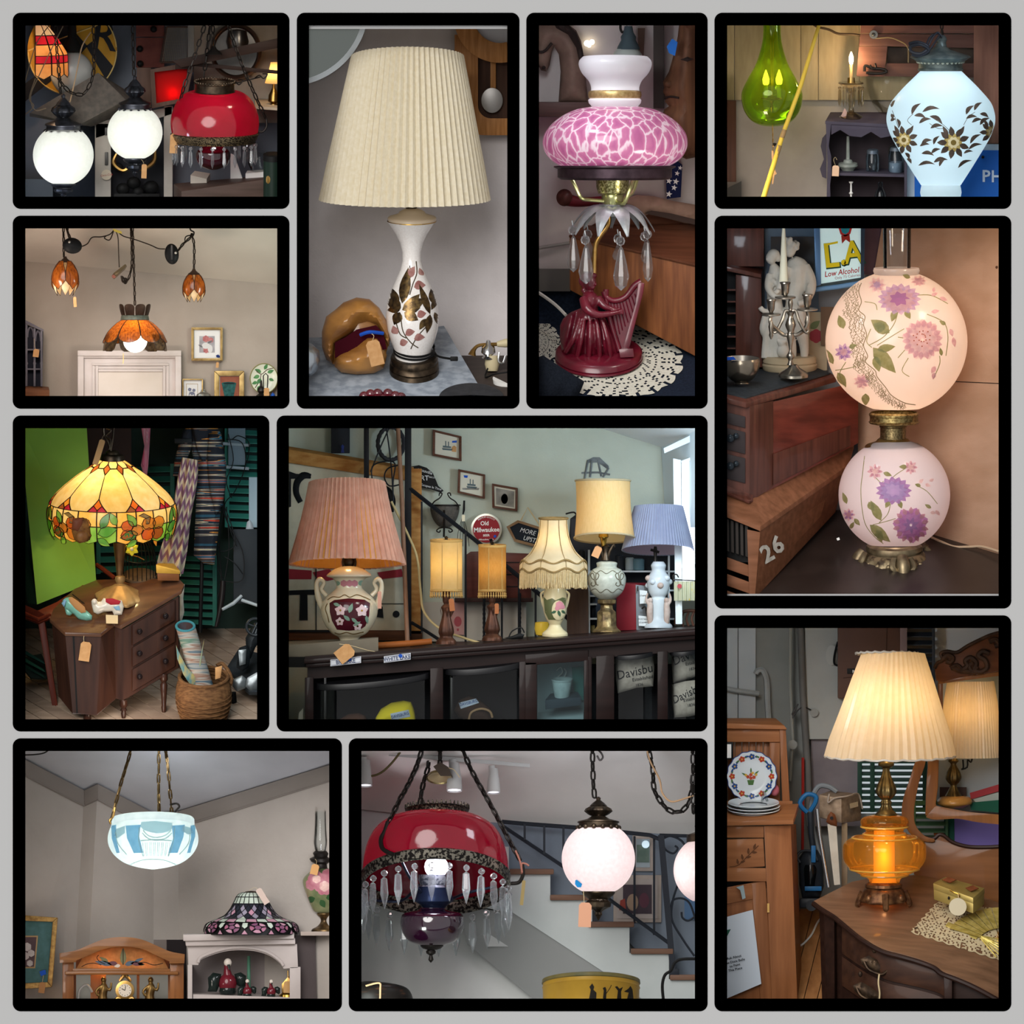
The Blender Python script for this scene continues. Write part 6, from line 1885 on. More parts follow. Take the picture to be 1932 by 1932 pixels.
P('hoop',tube([(808+92*cos(TAU*i/30),860-.4*92*sin(TAU*i/30),700+92*sin(TAU*i/30)) for i in range(30)],3,cl=True,n=4),blackp,t)
t=thing('gilt_box','small wooden box with gilt lid beside the birdcage','box',970,1005,530)
P('box_body',hexa(q3(908,950,500,1038,955,500,1036,1000,500,912,998,500),q3(920,935,560,1030,940,560,1030,985,560,920,985,560)),mat('7a4a26','633a1e',sc=20,ro=.4),t,be=3)
P('box_lid',hexa(q3(902,905,498,1042,940,498,1042,960,498,904,955,498),q3(915,896,566,1005,898,566,1005,915,566,915,912,566)),mat('b98f3a','a27a2e',sc=30,ro=.4,me=.4),t,be=3)
def shoe(lb,m,pts,sole,extra):
 t=thing('ceramic_shoe',lb,'shoe',sole[0],sole[1],360,'ceramic shoes on the cabinet top')
 for nm,q,dd,th,mm_ in pts:
  P(nm,pillow(q,dd-55,th,8),mm_,t)
 return t
tealc=mat('7fb8a6','6ca894',sc=20,ro=.2,spec=.6)
whc=mat('d6cdbc',ro=.2,spec=.6)
shoe('teal ceramic high heeled shoe on the sewing cabinet',tealc,(('shoe_body',q2(362,1110,380,1096,408,1092,440,1110,470,1150,510,1178,534,1200,530,1225,500,1232,455,1222,425,1192,400,1172,375,1160),420,34,tealc),('heel',q2(372,1150,405,1165,420,1190,405,1200,385,1195,380,1180),430,16,tealc),('insole',q2(395,1098,415,1092,450,1115,490,1150,498,1180,470,1186,435,1160,405,1125),386,8,mat('a8794a',ro=.6)),('bow',q2(356,1130,372,1105,385,1115,370,1150),392,8,mat('7aa0b8',ro=.3,nm='bow_blue'))),(450,1232),None)
shoe('white ceramic shoe shaped like a cat with red lining',whc,(('shoe_body',q2(530,1140,528,1115,545,1104,570,1120,585,1118,600,1098,650,1110,705,1112,716,1150,705,1195,660,1198,650,1175,600,1180,565,1195,540,1180),430,30,whc),('lining',q2(610,1102,650,1100,700,1116,690,1135,640,1138,612,1122),402,8,mat('9c2430',ro=.6)),('bow',q2(655,1150,690,1142,696,1170,670,1168),398,6,MATS['bow_blue']),('cat_head',ell(546,1118,16,16,12),402,14,whc)),(620,1198),None)
T1('card_tag',slab(q3(612,1195,330,682,1198,330,682,1246,290,614,1244,290),(0,2,3)),mat('d6bd92',ro=.9),'cream tag lying in front of the white ceramic shoe','tag')
rug=mat('9a9a96',cols=q2(0,'6f8f96',.36,'8f9290',.43,'3f5a6a',.47,'a8a49a',.52,'8a6a5a',.56,'a9a8a0',.62,'5a7a6a',.68,'b0ac9c'),tex='noise',sc=46,st=(.1,.1,1),ro=.95)
rg=thing('rolled_rug','rolled grey woven rug with coloured bands standing in the basket','rug',1160,1330,330)
P('roll',grid(lambda u,v:(1072+112*v+57*cos(TAU*u),1262+380*v-(.55-.2*v)*57*sin(TAU*u)-16*v*cos(TAU*u),330+57*sin(TAU*u)),32,20,True),rug,rg)
P('roll_inside',grid(lambda u,v:(1072+30*v+44*cos(TAU*u),1262+110*v-.55*44*sin(TAU*u),330+44*sin(TAU*u)),28,4,True),mat('4a3a3a','3f5560',sc=40,ro=.95),rg)
P('rim',tube([(1072+52*cos(TAU*i/28),1262-.55*52*sin(TAU*i/28),330+52*sin(TAU*i/28)) for i in range(28)],8,cl=True),mat('3f7f8a',ro=.95),rg)
P('loose_end',pillow(q2(1018,1370,1030,1400,1080,1500,1150,1570,1182,1330,1120,1630,1060,1540,1025,1450),280,8,12),mat('a3945a','4f7f86',sc=60,st=(3,1,1),ro=.95),rg)
bk=thing('wicker_basket','round woven wicker basket on the floor holding the rug','basket',1178,1830,330)
wk=mat('7d5a3a','5a3e28',sc=160,st=(.5,.5,1.6),ro=.8,bu=.7,bscale=150)
P('basket_body',lathe(1178,330,cr(q2(138,1555,158,1610,158,1680,140,1760,120,1812),6),n=90,ti=(.42,.36),mod=lambda th,k:1+.008*sin(th*60),a0=0,a1=TAU),wk,bk)
for k in range(9):
 rr_=[141,149,155,159,160,158,152,145,136][k]
 P('woven_row',tube([(1178+rr_*cos(TAU*i/48),1570+k*26-.42*rr_*sin(TAU*i/48),330+rr_*sin(TAU*i/48)) for i in range(48)],5,cl=True,n=5),wk,bk)
P('rim',tube([(1178+140*cos(TAU*i/48),1556-.42*140*sin(TAU*i/48),330+140*sin(TAU*i/48)) for i in range(48)],11,cl=True,n=7),wk,bk)
P('handle',tube(q3(1255,1490,400,1285,1478,410,1320,1520,390,1338,1570,350,1330,1600,330),12,n=8,sm=4),wk,bk)
P('handle_tag',pillow(q2(1245,1500,1285,1490,1275,1560,1245,1570),270,6,9),kraft,bk)
t=thing('sewing_machine','old black and silver sewing machine head on the floor by the frame','sewing machine',1430,1650,520)
sm=mat('24282b','3f4448',sc=24,ro=.35,me=.5)
ss=mat('8f9699','6d7476',sc=40,ro=.35,me=.7)
P('bed',slab(q3(1310,1500,700,1380,1390,800,1522,1420,780,1522,1640,460,1440,1640,480),(0,22,10)),sm,t,be=5)
P('head',pillow(q2(1385,1385,1430,1370,1450,1420,1440,1500,1400,1525,1368,1500,1372,1430),560,40,11),sm,t)
P('arm',pillow(q2(1420,1330,1470,1240,1522,1230,1522,1330,1480,1380,1450,1450,1425,1420),600,36,12),sm,t)
P('face_plate',pillow(q2(1380,1400,1425,1395,1420,1480,1385,1490),512,6,9),ss,t)
w_=P('hand_wheel',tube([(1478+52*cos(TAU*i/24),1265+48*sin(TAU*i/24),560) for i in range(24)],9,cl=True),sm,t)
for a in range(4):
 P('spoke',tube(q3(1478,1265,560,1478+50*cos(a*PI/2+.4),1265+46*sin(a*PI/2+.4),560),5),sm,w_)
P('bobbin_plate',pillow(q2(1345,1570,1400,1545,1430,1570,1420,1620,1370,1640,1345,1610),500,14,10),ss,t)
P('shuttle_plate',pillow(q2(1430,1560,1500,1520,1522,1560,1510,1620,1450,1640,1420,1610),490,12,10),ss,t)
P('motor',pillow(q2(1335,1640,1365,1640,1370,1700,1345,1735,1330,1700),560,18,9),blackp,t)
# ================================================================ box 8: a row of shaded lamps on a long cabinet
sage=mat('c0c6b8','b7bdaf',sc=12,ro=.9,bu=.25,bscale=240)
room(7,sage,right=mat('b4c0c6',ro=.9),floor=mat('2b2726',ro=.8))
plan(510,770,3.0667)
fill_light(2440,400,200,1500,900,1500,300,2.6,'d2e6f6')
fill_light(1200,140,60,1000,700,1700,300,.6,'f6f2e8')
ST('ceiling',slab(q3(1860,100,1880,2262,226,1880,2490,116,1000,2490,82,600,1860,82,600),(0,-8,0)),mat('e6eaea',ro=.9))
ST('wall_side',slab(q3(2262,226,1878,2288,690,1878,2490,690,1000,2490,116,1000),(10,0,0)),mat('d0dde3',ro=.85))
wn=thing('window_1','x','x',2440,1300,1100)
del wn['label']
del wn['category']
wn['kind']='structure'
wtr=mat('dbe6ec',ro=.5)
for q,d0 in((q2(2275,232,2490,128,2490,170,2280,262),1240),(q2(2330,290,2376,300,2384,1250,2345,1250),1230),(q2(2376,305,2490,262,2490,282,2380,322),1235),(q2(2380,905,2490,900,2490,922,2380,925),1235)):
 P('window_frame',prism(q,d0,d0+40),wtr,wn,be=3)
P('pane',prism(q2(2380,318,2490,280,2490,1010,2384,1010),1262,1270),mat('f4fbff',emit=1.6),wn)
rr=random.Random(8)
brf=wood('5e3a2a','4a2c20',axis=0,sc=30,ro=.4)
paper=mat('cfccbc',ro=.9)
inkb=mat('5c6a6e',ro=.9)
gry=mat('9b9890','6f6d68',sc=40,ro=.8)
def skewpic(lb,A,B,Cc,D,fw,prints,d=1860):
 t=thing('wall_picture',lb,'picture',(A[0]+Cc[0])/2,Cc[1],d)
 ce=((A[0]+Cc[0])/2,(A[1]+Cc[1])/2)
 Q=[A,B,Cc,D]
 k=1-2*fw/(B[0]-A[0])
 I=[(ce[0]+(x-ce[0])*k,ce[1]+(y-ce[1])*k) for x,y in Q]
 for i in range(4):
  P('frame_bar',prism([Q[i],Q[(i+1)%4],I[(i+1)%4],I[i]],d-20,d+20),brf,t,be=3)
 P('print',prism(I,d-2,d+6),paper,t)
 for nm,q,m in prints:
  PP(nm,d-2,q,m,t,.8)
 return t
bt=lambda x,y:[q2(x-30,y+10,x+34,y+16,x+26,y+26,x-24,y+22),q2(x-10,y-30,x-4,y-30,x-4,y+8,x-10,y+8),q2(x+6,y-26,x+12,y-26,x+12,y+10,x+6,y+10),q2(x-24,y-4,x+24,y+2,x+24,y+12,x-24,y+8)]
skewpic('framed steamboat print with price sticker, highest of the wall pictures',(940,123),(1107,163),(1107,308),(938,275),15,[('boat',bt(1022,220),inkb),('sticker',[q2(1050,225,1064,216,1077,226,1076,255,1050,252)],kraft),('tape',[q2(1052,190,1080,187,1078,200,1052,200)],blue)])
skewpic('framed steamboat print with blue tape, middle of the wall pictures',(1087,352),(1244,384),(1242,526),(1083,490),14,[('boat',bt(1164,440),inkb),('water',[q2(1110,462,1210,462,1205,474,1112,472)],gry),('tape',[q2(1118,388,1144,390,1140,404,1122,402)],blue)])
skewpic('small framed black and white photograph beside the round red sign',(1282,435),(1432,462),(1430,598),(1284,577),14,[('photo',[q2(1306,462,1412,482,1410,575,1306,558)],gry),('rider',[ell(1355,525,20,30)],mat('3a3a3a',ro=.9))])
t=thing('arrow_sign','black arrow shaped chalk sign reading More Upstairs hung on a rope','sign',1480,805,1840)
fo=q2(1366,686,1432,648,1600,700,1600,822,1412,772)
fi=q2(1386,690,1436,664,1600,716,1600,806,1420,758)
for k in range(4):
 a,b=(k,k+1)
 P('frame_bar',prism([fo[a],fo[b],fi[b],fi[a]],1825,1850),mat('8a6f52','75593f',sc=40,ro=.6,nm='sign_oak'),t)
P('frame_bar',prism([fo[4],fo[0],fi[0],fi[4]],1825,1850),MATS['sign_oak'],t)
P('chalkboard',prism(fi,1836,1848),mat('1f242b',ro=.8),t)
chalk=mat('d6d8da',ro=.9)
mb=Mb()
text(mb,'MORE',1486,726,26,1834,rot=-14,shear=.2,wx=.9)
P('lettering',mb,chalk,t)
mb=Mb()
text(mb,'UPSTAIRS',1526,778,26,1834,rot=-14,shear=.2,wx=.85)
P('lettering',mb,chalk,t)
P('rope',tube(q3(1450,650,1838,1489,575,1850,1560,680,1838),4),MATS['string'],t)
t=thing('round_sign','round red beer sign with silver rim on the sage wall','sign',1250,790,1840)
P('rim',disc(1250,700,1836,90,20,n=48),mat('a9a89e',ro=.3,me=.6),t,be=4)
P('face',disc(1250,700,1828,78,8,n=48),mat('8e1c26',ro=.35),t)
for s,x,y,z,w in(('Old',1240,678,24,.9),('Milwaukee',1252,716,26,.92),('BEER',1250,742,12,1),('Milwaukee, Wis.',1250,764,9,1)):
 mb=Mb()
 text(mb,s,x,y,z,1828,bold=.02,wx=w,rot=2)
 P('lettering',mb,white,t)
mb=Mb()
text(mb,'PREMIUM QUALITY',1250,634,8,1828,curve=66)
P('lettering',mb,white,t)
P('blue_dot',disc(1300,742,1822,8,4,n=12),blue,t)
T1('dark_stub',lathe(1277,1800,q2(6,755,10,762,5,775,12,795,4,800),n=12),blackp,'dark finial just below the round red sign','finial')
t=thing('black_sign','black quarter round shop sign with white letters beside the tall poles','sign',905,490,1830)
P('plate',prism(q2(815,338,860,330,905,345,940,375,960,420,972,450,1003,478,985,490,930,470,870,458,818,462),1832,1846),blackp,t)
for s,x,y,z,r in(('omasville',892,372,17,-18),('ART',880,418,28,0),('DECO',934,405,9,-8),('Escapes In Time',930,462,13,-14)):
 mb=Mb()
 text(mb,s,x,y,z,1832,rot=r,bold=.005)
 P('lettering',mb,chalk,t)
P('tape',box(806,826,375,410,1815,1822),blue,t)
P('wood_tab',box(830,873,360,465,1815,1830),mat('8a5f34',ro=.6),t)
t=thing('wall_basket','black iron half round wall basket with scrolls','basket',1010,720,1820)
P('mesh_bowl',lathe(1010,1840,cr(q2(82,560,84,590,70,640,40,680,10,690),4),n=24,a0=PI,a1=TAU),mat('4d4944','5b5650',sc=260,ro=.6),t)
P('rim',tube([(1010+88*cos(PI+PI*i/16),562,1840+88*sin(PI+PI*i/16)) for i in range(17)],5),iron,t)
for s in(-1,1):
 P('scroll',tube(q3(1010+s*78,565,1790,1010+s*60,540,1780,1010+s*30,520,1780,1010+s*16,495,1780,1010+s*30,492,1780,1010+s*34,508,1780),4,n=6,sm=5),iron,t)
 P('scroll',tube(q3(1010+s*60,560,1780,1010+s*80,570,1785,1010+s*74,590,1785),4,n=6,sm=5),iron,t)
 P('scroll',tube(q2(1008,690,1008+s*30,695,1008+s*46,710,1008+s*30,718,1008+s*24,706),4,n=6,sm=5,d=1800),iron,t)
P('stem',tube(q3(1006,590,1755,1006,690,1790,1004,745,1800),6),iron,t)
t=thing('kitchen_whisk','black handled wire whisk hanging on the wall with a tag','whisk',1115,800,1840)
P('handle',tube(q3(1122,535,1830,1120,590,1825,1115,615,1825),[6,7,4]),blackp,t)
for k in range(5):
 P('wire',tube(q2(1114,620,1114+(k-2)*14,720,1114+(k-2)*18,800),1.6,n=4,d=1825),iron,t)
P('tag_card',box(1108,1126,618,655,1812,1815),cream,t)
t=thing('letter_board','big cream sign board with black letters in an orange brown frame','sign',480,1340,1760)
crb=mat('cdc9b6','b5b19e',sc=24,ro=.7)
obr=mat('9a6430','b98a50',sc=34,st=(1,1,3),ro=.6)
P('board',prism(q2(78,290,800,420,800,1300,78,1300),1770,1785),crb,t)
P('frame_bar',hexa(q3(78,235,1740,830,360,1740,830,425,1740,78,312,1740),q3(78,215,1800,830,340,1800,830,425,1800,78,312,1800)),obr,t,be=4)
P('frame_bar',box(812,876,350,1310,1735,1800),obr,t,be=4)
P('frame_bar',box(78,880,1285,1345,1735,1800),wood('5c3a24','452a1a',axis=0),t,be=4)
blk=mat('15181d',ro=.5)
P('letter',tube(q2(235,395,190,390,155,430,150,490,175,545),[14,22,20,18,16],n=8,sm=5,flat=.3,d=1765),blk,t)
P('letter',prism(q2(108,365,150,380,235,385,235,405,120,410,120,570,108,575),1764,1769),blk,t)
P('letter',tube(q2(640,450,685,480,708,540,700,600),[12,18,18,12],n=8,sm=5,flat=.3,d=1765),blk,t)
P('letter',prism(q2(108,1055,265,1050,265,1080,215,1080,217,1228,168,1228,172,1080,108,1082),1764,1769),blk,t)
P('letter',prism(q2(600,1120,650,1150,655,1215,580,1200),1764,1769),blk,t)
P('full_stop',disc(728,1192,1764,20,5,n=20),blk,t)
for q in(q2(245,950,340,930,400,985,330,1000,265,985),q2(620,950,760,930,770,975,640,990),q2(108,930,240,940,238,990,108,990)):
 P('red_mark',prism(q,1765,1769),mat('8f2a35',ro=.5),t)
P('seam',box(262,268,430,1290,1762,1769),blk,t)
P('seam',box(560,800,1130,1134,1764,1769),blk,t)
P('seam',box(108,560,1283,1296,1720,1735),blk,t)
bp_=mat('191b20',ro=.45)
for q,lb in(((541,571,86,430),'black upright post behind the pink pleated shade'),((778,816,86,1320),'taller black upright post beside the copper pole')):
 T1('iron_post',box(*q,1640,1680),bp_,lb,'post',be=3)
T1('copper_pole',tube(q3(737,84,1500,760,500,1420,795,1400,1250),[13,13,14],n=10),mat('8a6a56','775a48',sc=20,ro=.4),'long brown pole leaning beside the pink pleated shade','pole')
T1('yellow_hose',tube(q3(700,540,1400,735,610,1400,800,740,1400,850,870,1380,870,1060,1360,890,1180,1350,980,1275,1320,1120,1330,1280,1210,1358,1250),7,n=7,sm=5),mat('b5a57a',ro=.6),'cream cable curving down from the pink shade to the counter','cable')
t=thing('stair_railing','black iron stair railing slanting down behind the row of lamps','railing',1300,1320,1600)
P('handrail',tube(q3(806,465,1650,1250,815,1600,1830,1310,1560),13,n=6),bp_,t)
P('lower_rail',tube(q3(815,1240,1600,900,1290,1590,985,1345,1560),10,n=6),bp_,t)
for x,y0,y1,m in((876,540,1300,8),(1130,720,1365,9),(1340,890,1345,9),(1438,960,1340,9),(1535,1060,1335,9)):
 P('baluster',box(x-m*.7,x+m*.7,y0,y1,1590,1604),bp_,t)
P('twisted_bar',lathe(1237,1540,[(7+(k&1)*2.5,1100+k*13) for k in range(20)],n=8,cap=3),bp_,t)
P('twisted_bar',lathe(1443,1540,[(7+(k&1)*2.5,1070+k*13) for k in range(20)],n=8,cap=3),bp_,t)
t=thing('oval_mirror_frame','ornate dark oval frame with loops of black wire behind the copper pole','frame',695,310,1850)
P('oval',tube([(697+75*cos(TAU*i/40),205+95*sin(TAU*i/40),1845) for i in range(40)],[11+3*(i&1) for i in range(40)],cl=True),mat('35353a',ro=.5),t)
for q in(q3(590,420,1620,590,340,1620,650,310,1620,720,320,1620,710,430,1620,712,560,1620),q3(580,370,1620,640,220,1630,690,110,1640),q3(670,110,1640,690,250,1630,705,400,1620,712,600,1620),q3(760,440,1620,690,450,1620,660,400,1620,680,350,1620,740,330,1620)):
 P('wire_loop',tube(q,4.5,n=6,sm=5),bp_,t)
T1('dark_locker',box(352,460,86,262,1820,1860),mat('262930',ro=.6),'dark wooden box fixed high above the letter board','box',be=4)
T1('glass_knick',pillow(q2(408,258,412,238,408,220,418,210,428,220,424,238,428,258),1780,8,6),mat('3a4a9a',ro=.3),'tiny blue topped ornament on the letter board frame','ornament')
t=thing('red_brown_cabinet','red brown wooden cabinet low behind the slim lamps','cabinet',1330,1130,1700)
P('carcass',prism(q2(1130,850,1160,830,1240,828,1360,836,1510,842,1510,1118,1130,1118),1700,1800),wood('5c2f28','48241f',axis=0,sc=10,ro=.4),t,be=4)
P('shelf_edge',box(1065,1520,1098,1122,1650,1800),wood('3a2320','2b1a18',axis=0),t,be=3)
for k in range(3):
 P('drawer_line',box(1360,1508,890+70*k,895+70*k,1694,1700),blackp,t)
T1('pale_wall_board',box(876,1480,1122,1350,1780,1800),mat('b5afa5',ro=.8),'pale panel below the red brown cabinet','panel')
t=thing('balloon_poster','pink poster of a hot air balloon behind the first slim lamp','poster',1082,1315,1760)
P('sheet',box(1045,1122,1118,1312,1755,1760),mat('c39a96','b98a86',sc=20,ro=.9),t)
P('balloon',paint(1755,ell(1085,1235,22,30,18),1),mat('a8535a',ro=.9,nm='balloon_red'),t)
P('gondola',paint(1755,q2(1078,1275,1092,1275,1090,1290,1080,1290),1),MATS['balloon_red'],t)
ebw=wood('251614','1a0f0e',axis=0,sc=8,ro=.42,co=.08)
ebs=mat('101013',ro=.4,spec=.35)
YT=lambda x:1446-(x-108)*.0735
t=thing('display_cabinet','long dark wooden display cabinet with glazed doors carrying the lamps','cabinet',1280,1830,900)
def bar(x0,x1,o0,o1,d0,d1):
 return hexa(q3(x0,YT(x0)+o0,d0,x1,YT(x1)+o0,d0,x1,YT(x1)+o1,d0,x0,YT(x0)+o1,d0),q3(x0,YT(x0)+o0-(d1-d0)*.02,d1,x1,YT(x1)+o0-(d1-d0)*.02,d1,x1,YT(x1)+o1,d1,x0,YT(x0)+o1,d1))
P('counter_top',bar(200,2490,0,16,560,1640),ebw,t)
P('counter_moulding',bar(195,2490,14,40,520,700),ebw,t,be=7)
P('counter_moulding',bar(205,2490,38,64,545,700),ebw,t,be=7)
P('frieze',bar(215,2490,62,130,600,700),ebw,t)
P('interior_back',box(230,2490,1480,1835,1000,1015),mat('15161a','1b1c20',sc=4,ro=.7),t)
for x0,x1 in((200,250),(925,1000),(1440,1500),(1500,1540),(1820,1860),(1885,1990),(2240,2300)):
 P('stile',hexa(q3(x0,YT(x0)+120,590,x1,YT(x1)+120,590,x1,1838,590,x0,1838,590),q3(x0,YT(x0)+120,700,x1,YT(x1)+120,700,x1,1838,700,x0,1838,700)),ebw,t,be=4)
def bay(xa,xb,y0,lip=36,bulge=90):
 arc=[(xa+(xb-xa)*(.5-.5*cos(PI*i/14)),640-bulge*sin(PI*i/14)) for i in range(15)]
 sh=lambda x:y0-(x-xa)*.1
 top=Mb()
 top.slab([(x,sh(x)+.32*(640-dd),dd) for x,dd in arc],(0,lip,0))
 P('bay_rail',top,ebs,t,sm=30,be=4)
 g=Mb()
 n=len(arc)
 g.add([W(x,sh(x)+.32*(640-dd)+lip,dd+4) for x,dd in arc]+[W(x,1838,dd+4) for x,dd in arc],[(i,i+1,n+i+1,n+i) for i in range(n-1)])
 P('curved_glass',g,clear,t)
 return sh
bay(262,925,1588)
bay(1008,1470,1500)
bay(1985,2235,1420,26,70)
bay(2310,2490,1400,24,60)
for x in(318,1050,1445):
 P('glazing_bar',box(x-7,x+7,1560,1838,600,615),ebs,t,be=2)
dd_=P('door',hexa(q2(1475,1425,1840,1398,1840,1462,1475,1490),(0,0,35),d=585),ebw,t,be=4)
P('door_stile',box(1475,1542,1470,1838,585,620),ebw,dd_,be=4)
P('door_stile',box(1815,1842,1455,1838,585,620),ebw,dd_,be=4)
P('door_glass',box(1540,1818,1455,1838,600,604),mat('dfeaec',ro=.03,glass=1),dd_)
P('bright_interior',box(1545,1815,1460,1838,930,940),mat('b4c2c4','98a8ab',sc=6,ro=.6),t)
T1('step_block',hexa(q3(1585,1705,720,1650,1745,700,1805,1712,720,1805,1755,720)[:0] or q3(1588,1690,720,1800,1672,720,1800,1720,720,1590,1745,720),q3(1620,1650,820,1780,1640,820,1780,1700,820,1620,1710,820)),mat('46505a','3b444d',sc=20,ro=.5),'slate grey stepped block inside the glazed door','block',be=5)
t2=thing('metal_bucket','small white metal bucket on the slate block behind the door glass','bucket',1685,1680,770)
P('bucket_body',lathe(1688,770,q2(58,1572,60,1578,44,1672,40,1680),n=28,ti=(.2,.16),cap=2),mat('cdd8d6','b9c4c2',sc=90,ro=.5),t2)
P('bucket_rim',lathe(1688,770,q2(61,1566,63,1572,61,1578),n=28,ti=(.2,.2)),mat('b9c2c0',ro=.4),t2)
T1('white_board_shelf',slab(q3(1548,1838,650,1812,1838,650,1812,1740,900,1548,1760,900),(0,10,0)),mat('cdd8d9',ro=.6),'pale shelf under the slate block inside the door','shelf')
T1('green_drape',pillow(q2(1745,1500,1812,1495,1812,1690,1770,1690,1750,1600),900,10,14),mat('4f8f86',ro=.6),'green cloth hanging behind the white bucket','cloth')
T1('scroll_ornament',tube(q2(1655,1520,1680,1500,1690,1530,1660,1560,1690,1570,1712,1530,1700,1505),4,sm=5,d=900),white,'white scroll line ornament above the bucket','ornament')
pil=mat('b3aea4','a6a197',sc=120,ro=.95)
def cushion(lb,q,d,txts):
 t=thing('printed_cushion',lb,'cushion',sum((p[0] for p in q))/len(q),max((p[1] for p in q)),d)
 b=pillow(q,d,60,16,fn=lambda x,y:2*sin(x*.06+y*.05))
 P('cover',b,pil,t)
 bv=b.bvh()
 for s,x,y,z,r,w in txts:
  mb=Mb()
  text(mb,s,x,y,z,bv,rot=r,off=5,align='LEFT',wx=w,shear=.1)
  P('lettering',mb,mat('2a2c30',ro=.9),t)
cushion('linen cushion printed Davisburg behind the curved glass, its top free',q2(1992,1432,2090,1425,2210,1400,2222,1500,2215,1610,2120,1618,2010,1650,1998,1560),760,(('Davisburg',2008,1572,50,13,.92),('Established',2094,1582,19,10,1),('1836',2112,1612,16,10,1)))
cushion('upper linen cushion printed Davisburg at the cabinet end',q2(2318,1390,2400,1392,2440,1430,2490,1500,2490,1540,2420,1570,2330,1590,2322,1480),780,(('Davisburg',2335,1490,50,22,.9),('Establ',2402,1490,18,12,1),('1836',2420,1520,16,12,1)))
cushion('lower linen cushion printed Davisburg at the cabinet end',q2(2322,1600,2400,1580,2490,1570,2490,1770,2420,1785,2340,1790,2322,1700),720,(('Davisburg',2334,1712,46,26,.85),('Established',2390,1700,18,12,1),('1836',2412,1730,16,12,1)))
for q,lb,cc in((q2(610,1790,640,1740,700,1705,770,1692,815,1700,835,1750,845,1838,605,1838),'yellow baseball cap with white label inside the cabinet','c9bd2a'),(q2(400,1800,450,1770,510,1764,550,1780,570,1838,390,1838),'brown baseball cap low inside the cabinet','4c352a'),(q2(1062,1750,1090,1690,1150,1665,1200,1680,1275,1740,1290,1838,1180,1838,1090,1790),'dark brown cap with blue label inside the cabinet','33261f')):
 c=T1('baseball_cap',pillow(q,800,60,12),mat(cc,ro=.9),lb,'cap')
 bv=pillow(q,800,60,12).bvh()
 x=sum((p[0] for p in q))/len(q)
 if cc!='4c352a':
  rect_=q2(695,1768,800,1745,810,1785,702,1808) if cc=='c9bd2a' else q2(1090,1705,1190,1680,1208,1705,1102,1740)
  P('label',paint(bv,rect_,2),mat('9fb0c0',ro=.8),c)
  mb=Mb()
  text(mb,'DAVISBURG',(rect_[0][0]+rect_[2][0])/2,(rect_[0][1]+rect_[2][1])/2+8,17,bv,rot=14,off=3,wx=.8,bold=.01)
  P('lettering',mb,mat('24407a',ro=.8),c)
T1('cap_lining',tube(q3(1150,1800,760,1165,1760,740,1220,1740,735,1270,1755,740,1285,1790,750),7,sm=4),mat('8a7458',ro=.9),'pale edge of the dark brown cap opening','trim')
T1('white_box_end',prism(q2(165,1765,190,1735,188,1838,160,1838),640,700),mat('9a9a8c',ro=.7),'white box end standing low beside the cabinet','box')
T1('grey_crate',hexa(q3(82,1375,760,625,1330,760,625,1410,760,82,1458,760),q3(82,1350,960,625,1325,960,625,1400,960,82,1440,960)),mat('7d7566','6d6558',sc=12,ro=.7),'grey wooden box behind the foot of the urn lamp','box',be=3)
T1('dark_ledge',hexa(q3(82,1440,740,330,1440,740,330,1500,740,82,1500,740),q3(82,1430,900,330,1430,900,330,1500,900,82,1500,900)),blackp,'dark ledge under the grey box','ledge')
T1('orange_dowel',tube(q2(620,1375,800,1362,935,1350),[20,19,18],n=12,d=1150),wood('9a5a2c','84491f',axis=0),'thick orange wooden roll lying behind the copper pole','roll')
for s,x0,x1,y0,a,lb in(('BIG LAKE',348,525,1440,4,'white Big Lake name plate on the counter edge under the kraft tag'),('WHITE LAKE',657,812,1420,5,'white White Lake name plate on the counter edge below the copper pole')):
 c,s_=(cos(rad(a)),sin(rad(a)))
 w=x1-x0
 q=q2(x0,y0+16,x1,y0-4,x1,y0+34,x0,y0+54)
 n_=thing('name_plate',lb,'plate',(x0+x1)/2,y0+54,500)
 P('plate',prism(q,505,511),mat('cdd0d6',ro=.4),n_)
 P('plate_border',tube([(x,y,504) for x,y in q2(q[0][0]+5,q[0][1]+4,q[1][0]-5,q[1][1]+5,q[2][0]-5,q[2][1]-5,q[3][0]+5,q[3][1]-5)],1.6,cl=True,n=4),ink if 'ink' in globals() else blue,n_)
 mb=Mb()
 text(mb,s,(x0+x1)/2,y0+36,21,504,off=2.5,rot=a+2,bold=.012,wx=.9)
 P('lettering',mb,mat('28365c',ro=.5),n_)
 P('lake_mark',paint(503,rosette((x0+x1)/2+w*.12,y0+14,12,5),1),blue,n_)
price_tag(432,1418,470,84,104,52,kraft,'kraft price tag lying at the foot of the urn lamp',string=q3(400,1365,480,470,1375,500,560,1400,540,620,1412,600))
rose=mat('cfa795','bf9584',sc=60,ro=.85,tr=.35,tcol='d8a084')
t=thing('urn_lamp','large lamp with dusty pink pleated shade on a painted urn with swan handles','lamp',455,1410,900)
d=880
P('lamp_shade',lathe(444,d,q2(216,430,232,520,258,640,290,760,330,902),n=112,ti=(-.14,-.1),mod=lambda th,k:(1+.036*(1 if int(round(th/TAU*112))&1 else-1))*(1+.012*sin(th*7)*(.4+k)),lean=.0),rose,t)
P('shade_lining',lathe(444,d,q2(205,440,250,640,318,896),n=64,ti=(-.14,-.1)),mat('d8a55a','c99448',sc=30,ro=.8,tr=.4),t)
P('bulb',ball(448,720,d,34),bulby,t)
lamp(448,760,d,.24,'ffc070',24)
P('harp',tube(q2(430,935,418,890,440,830,470,830,494,890,482,935),6,sm=4,d=d-20),bronze,t)
P('socket',lathe(456,d,q2(30,870,34,890,28,912,20,922),n=20,cap=3),bronze,t)
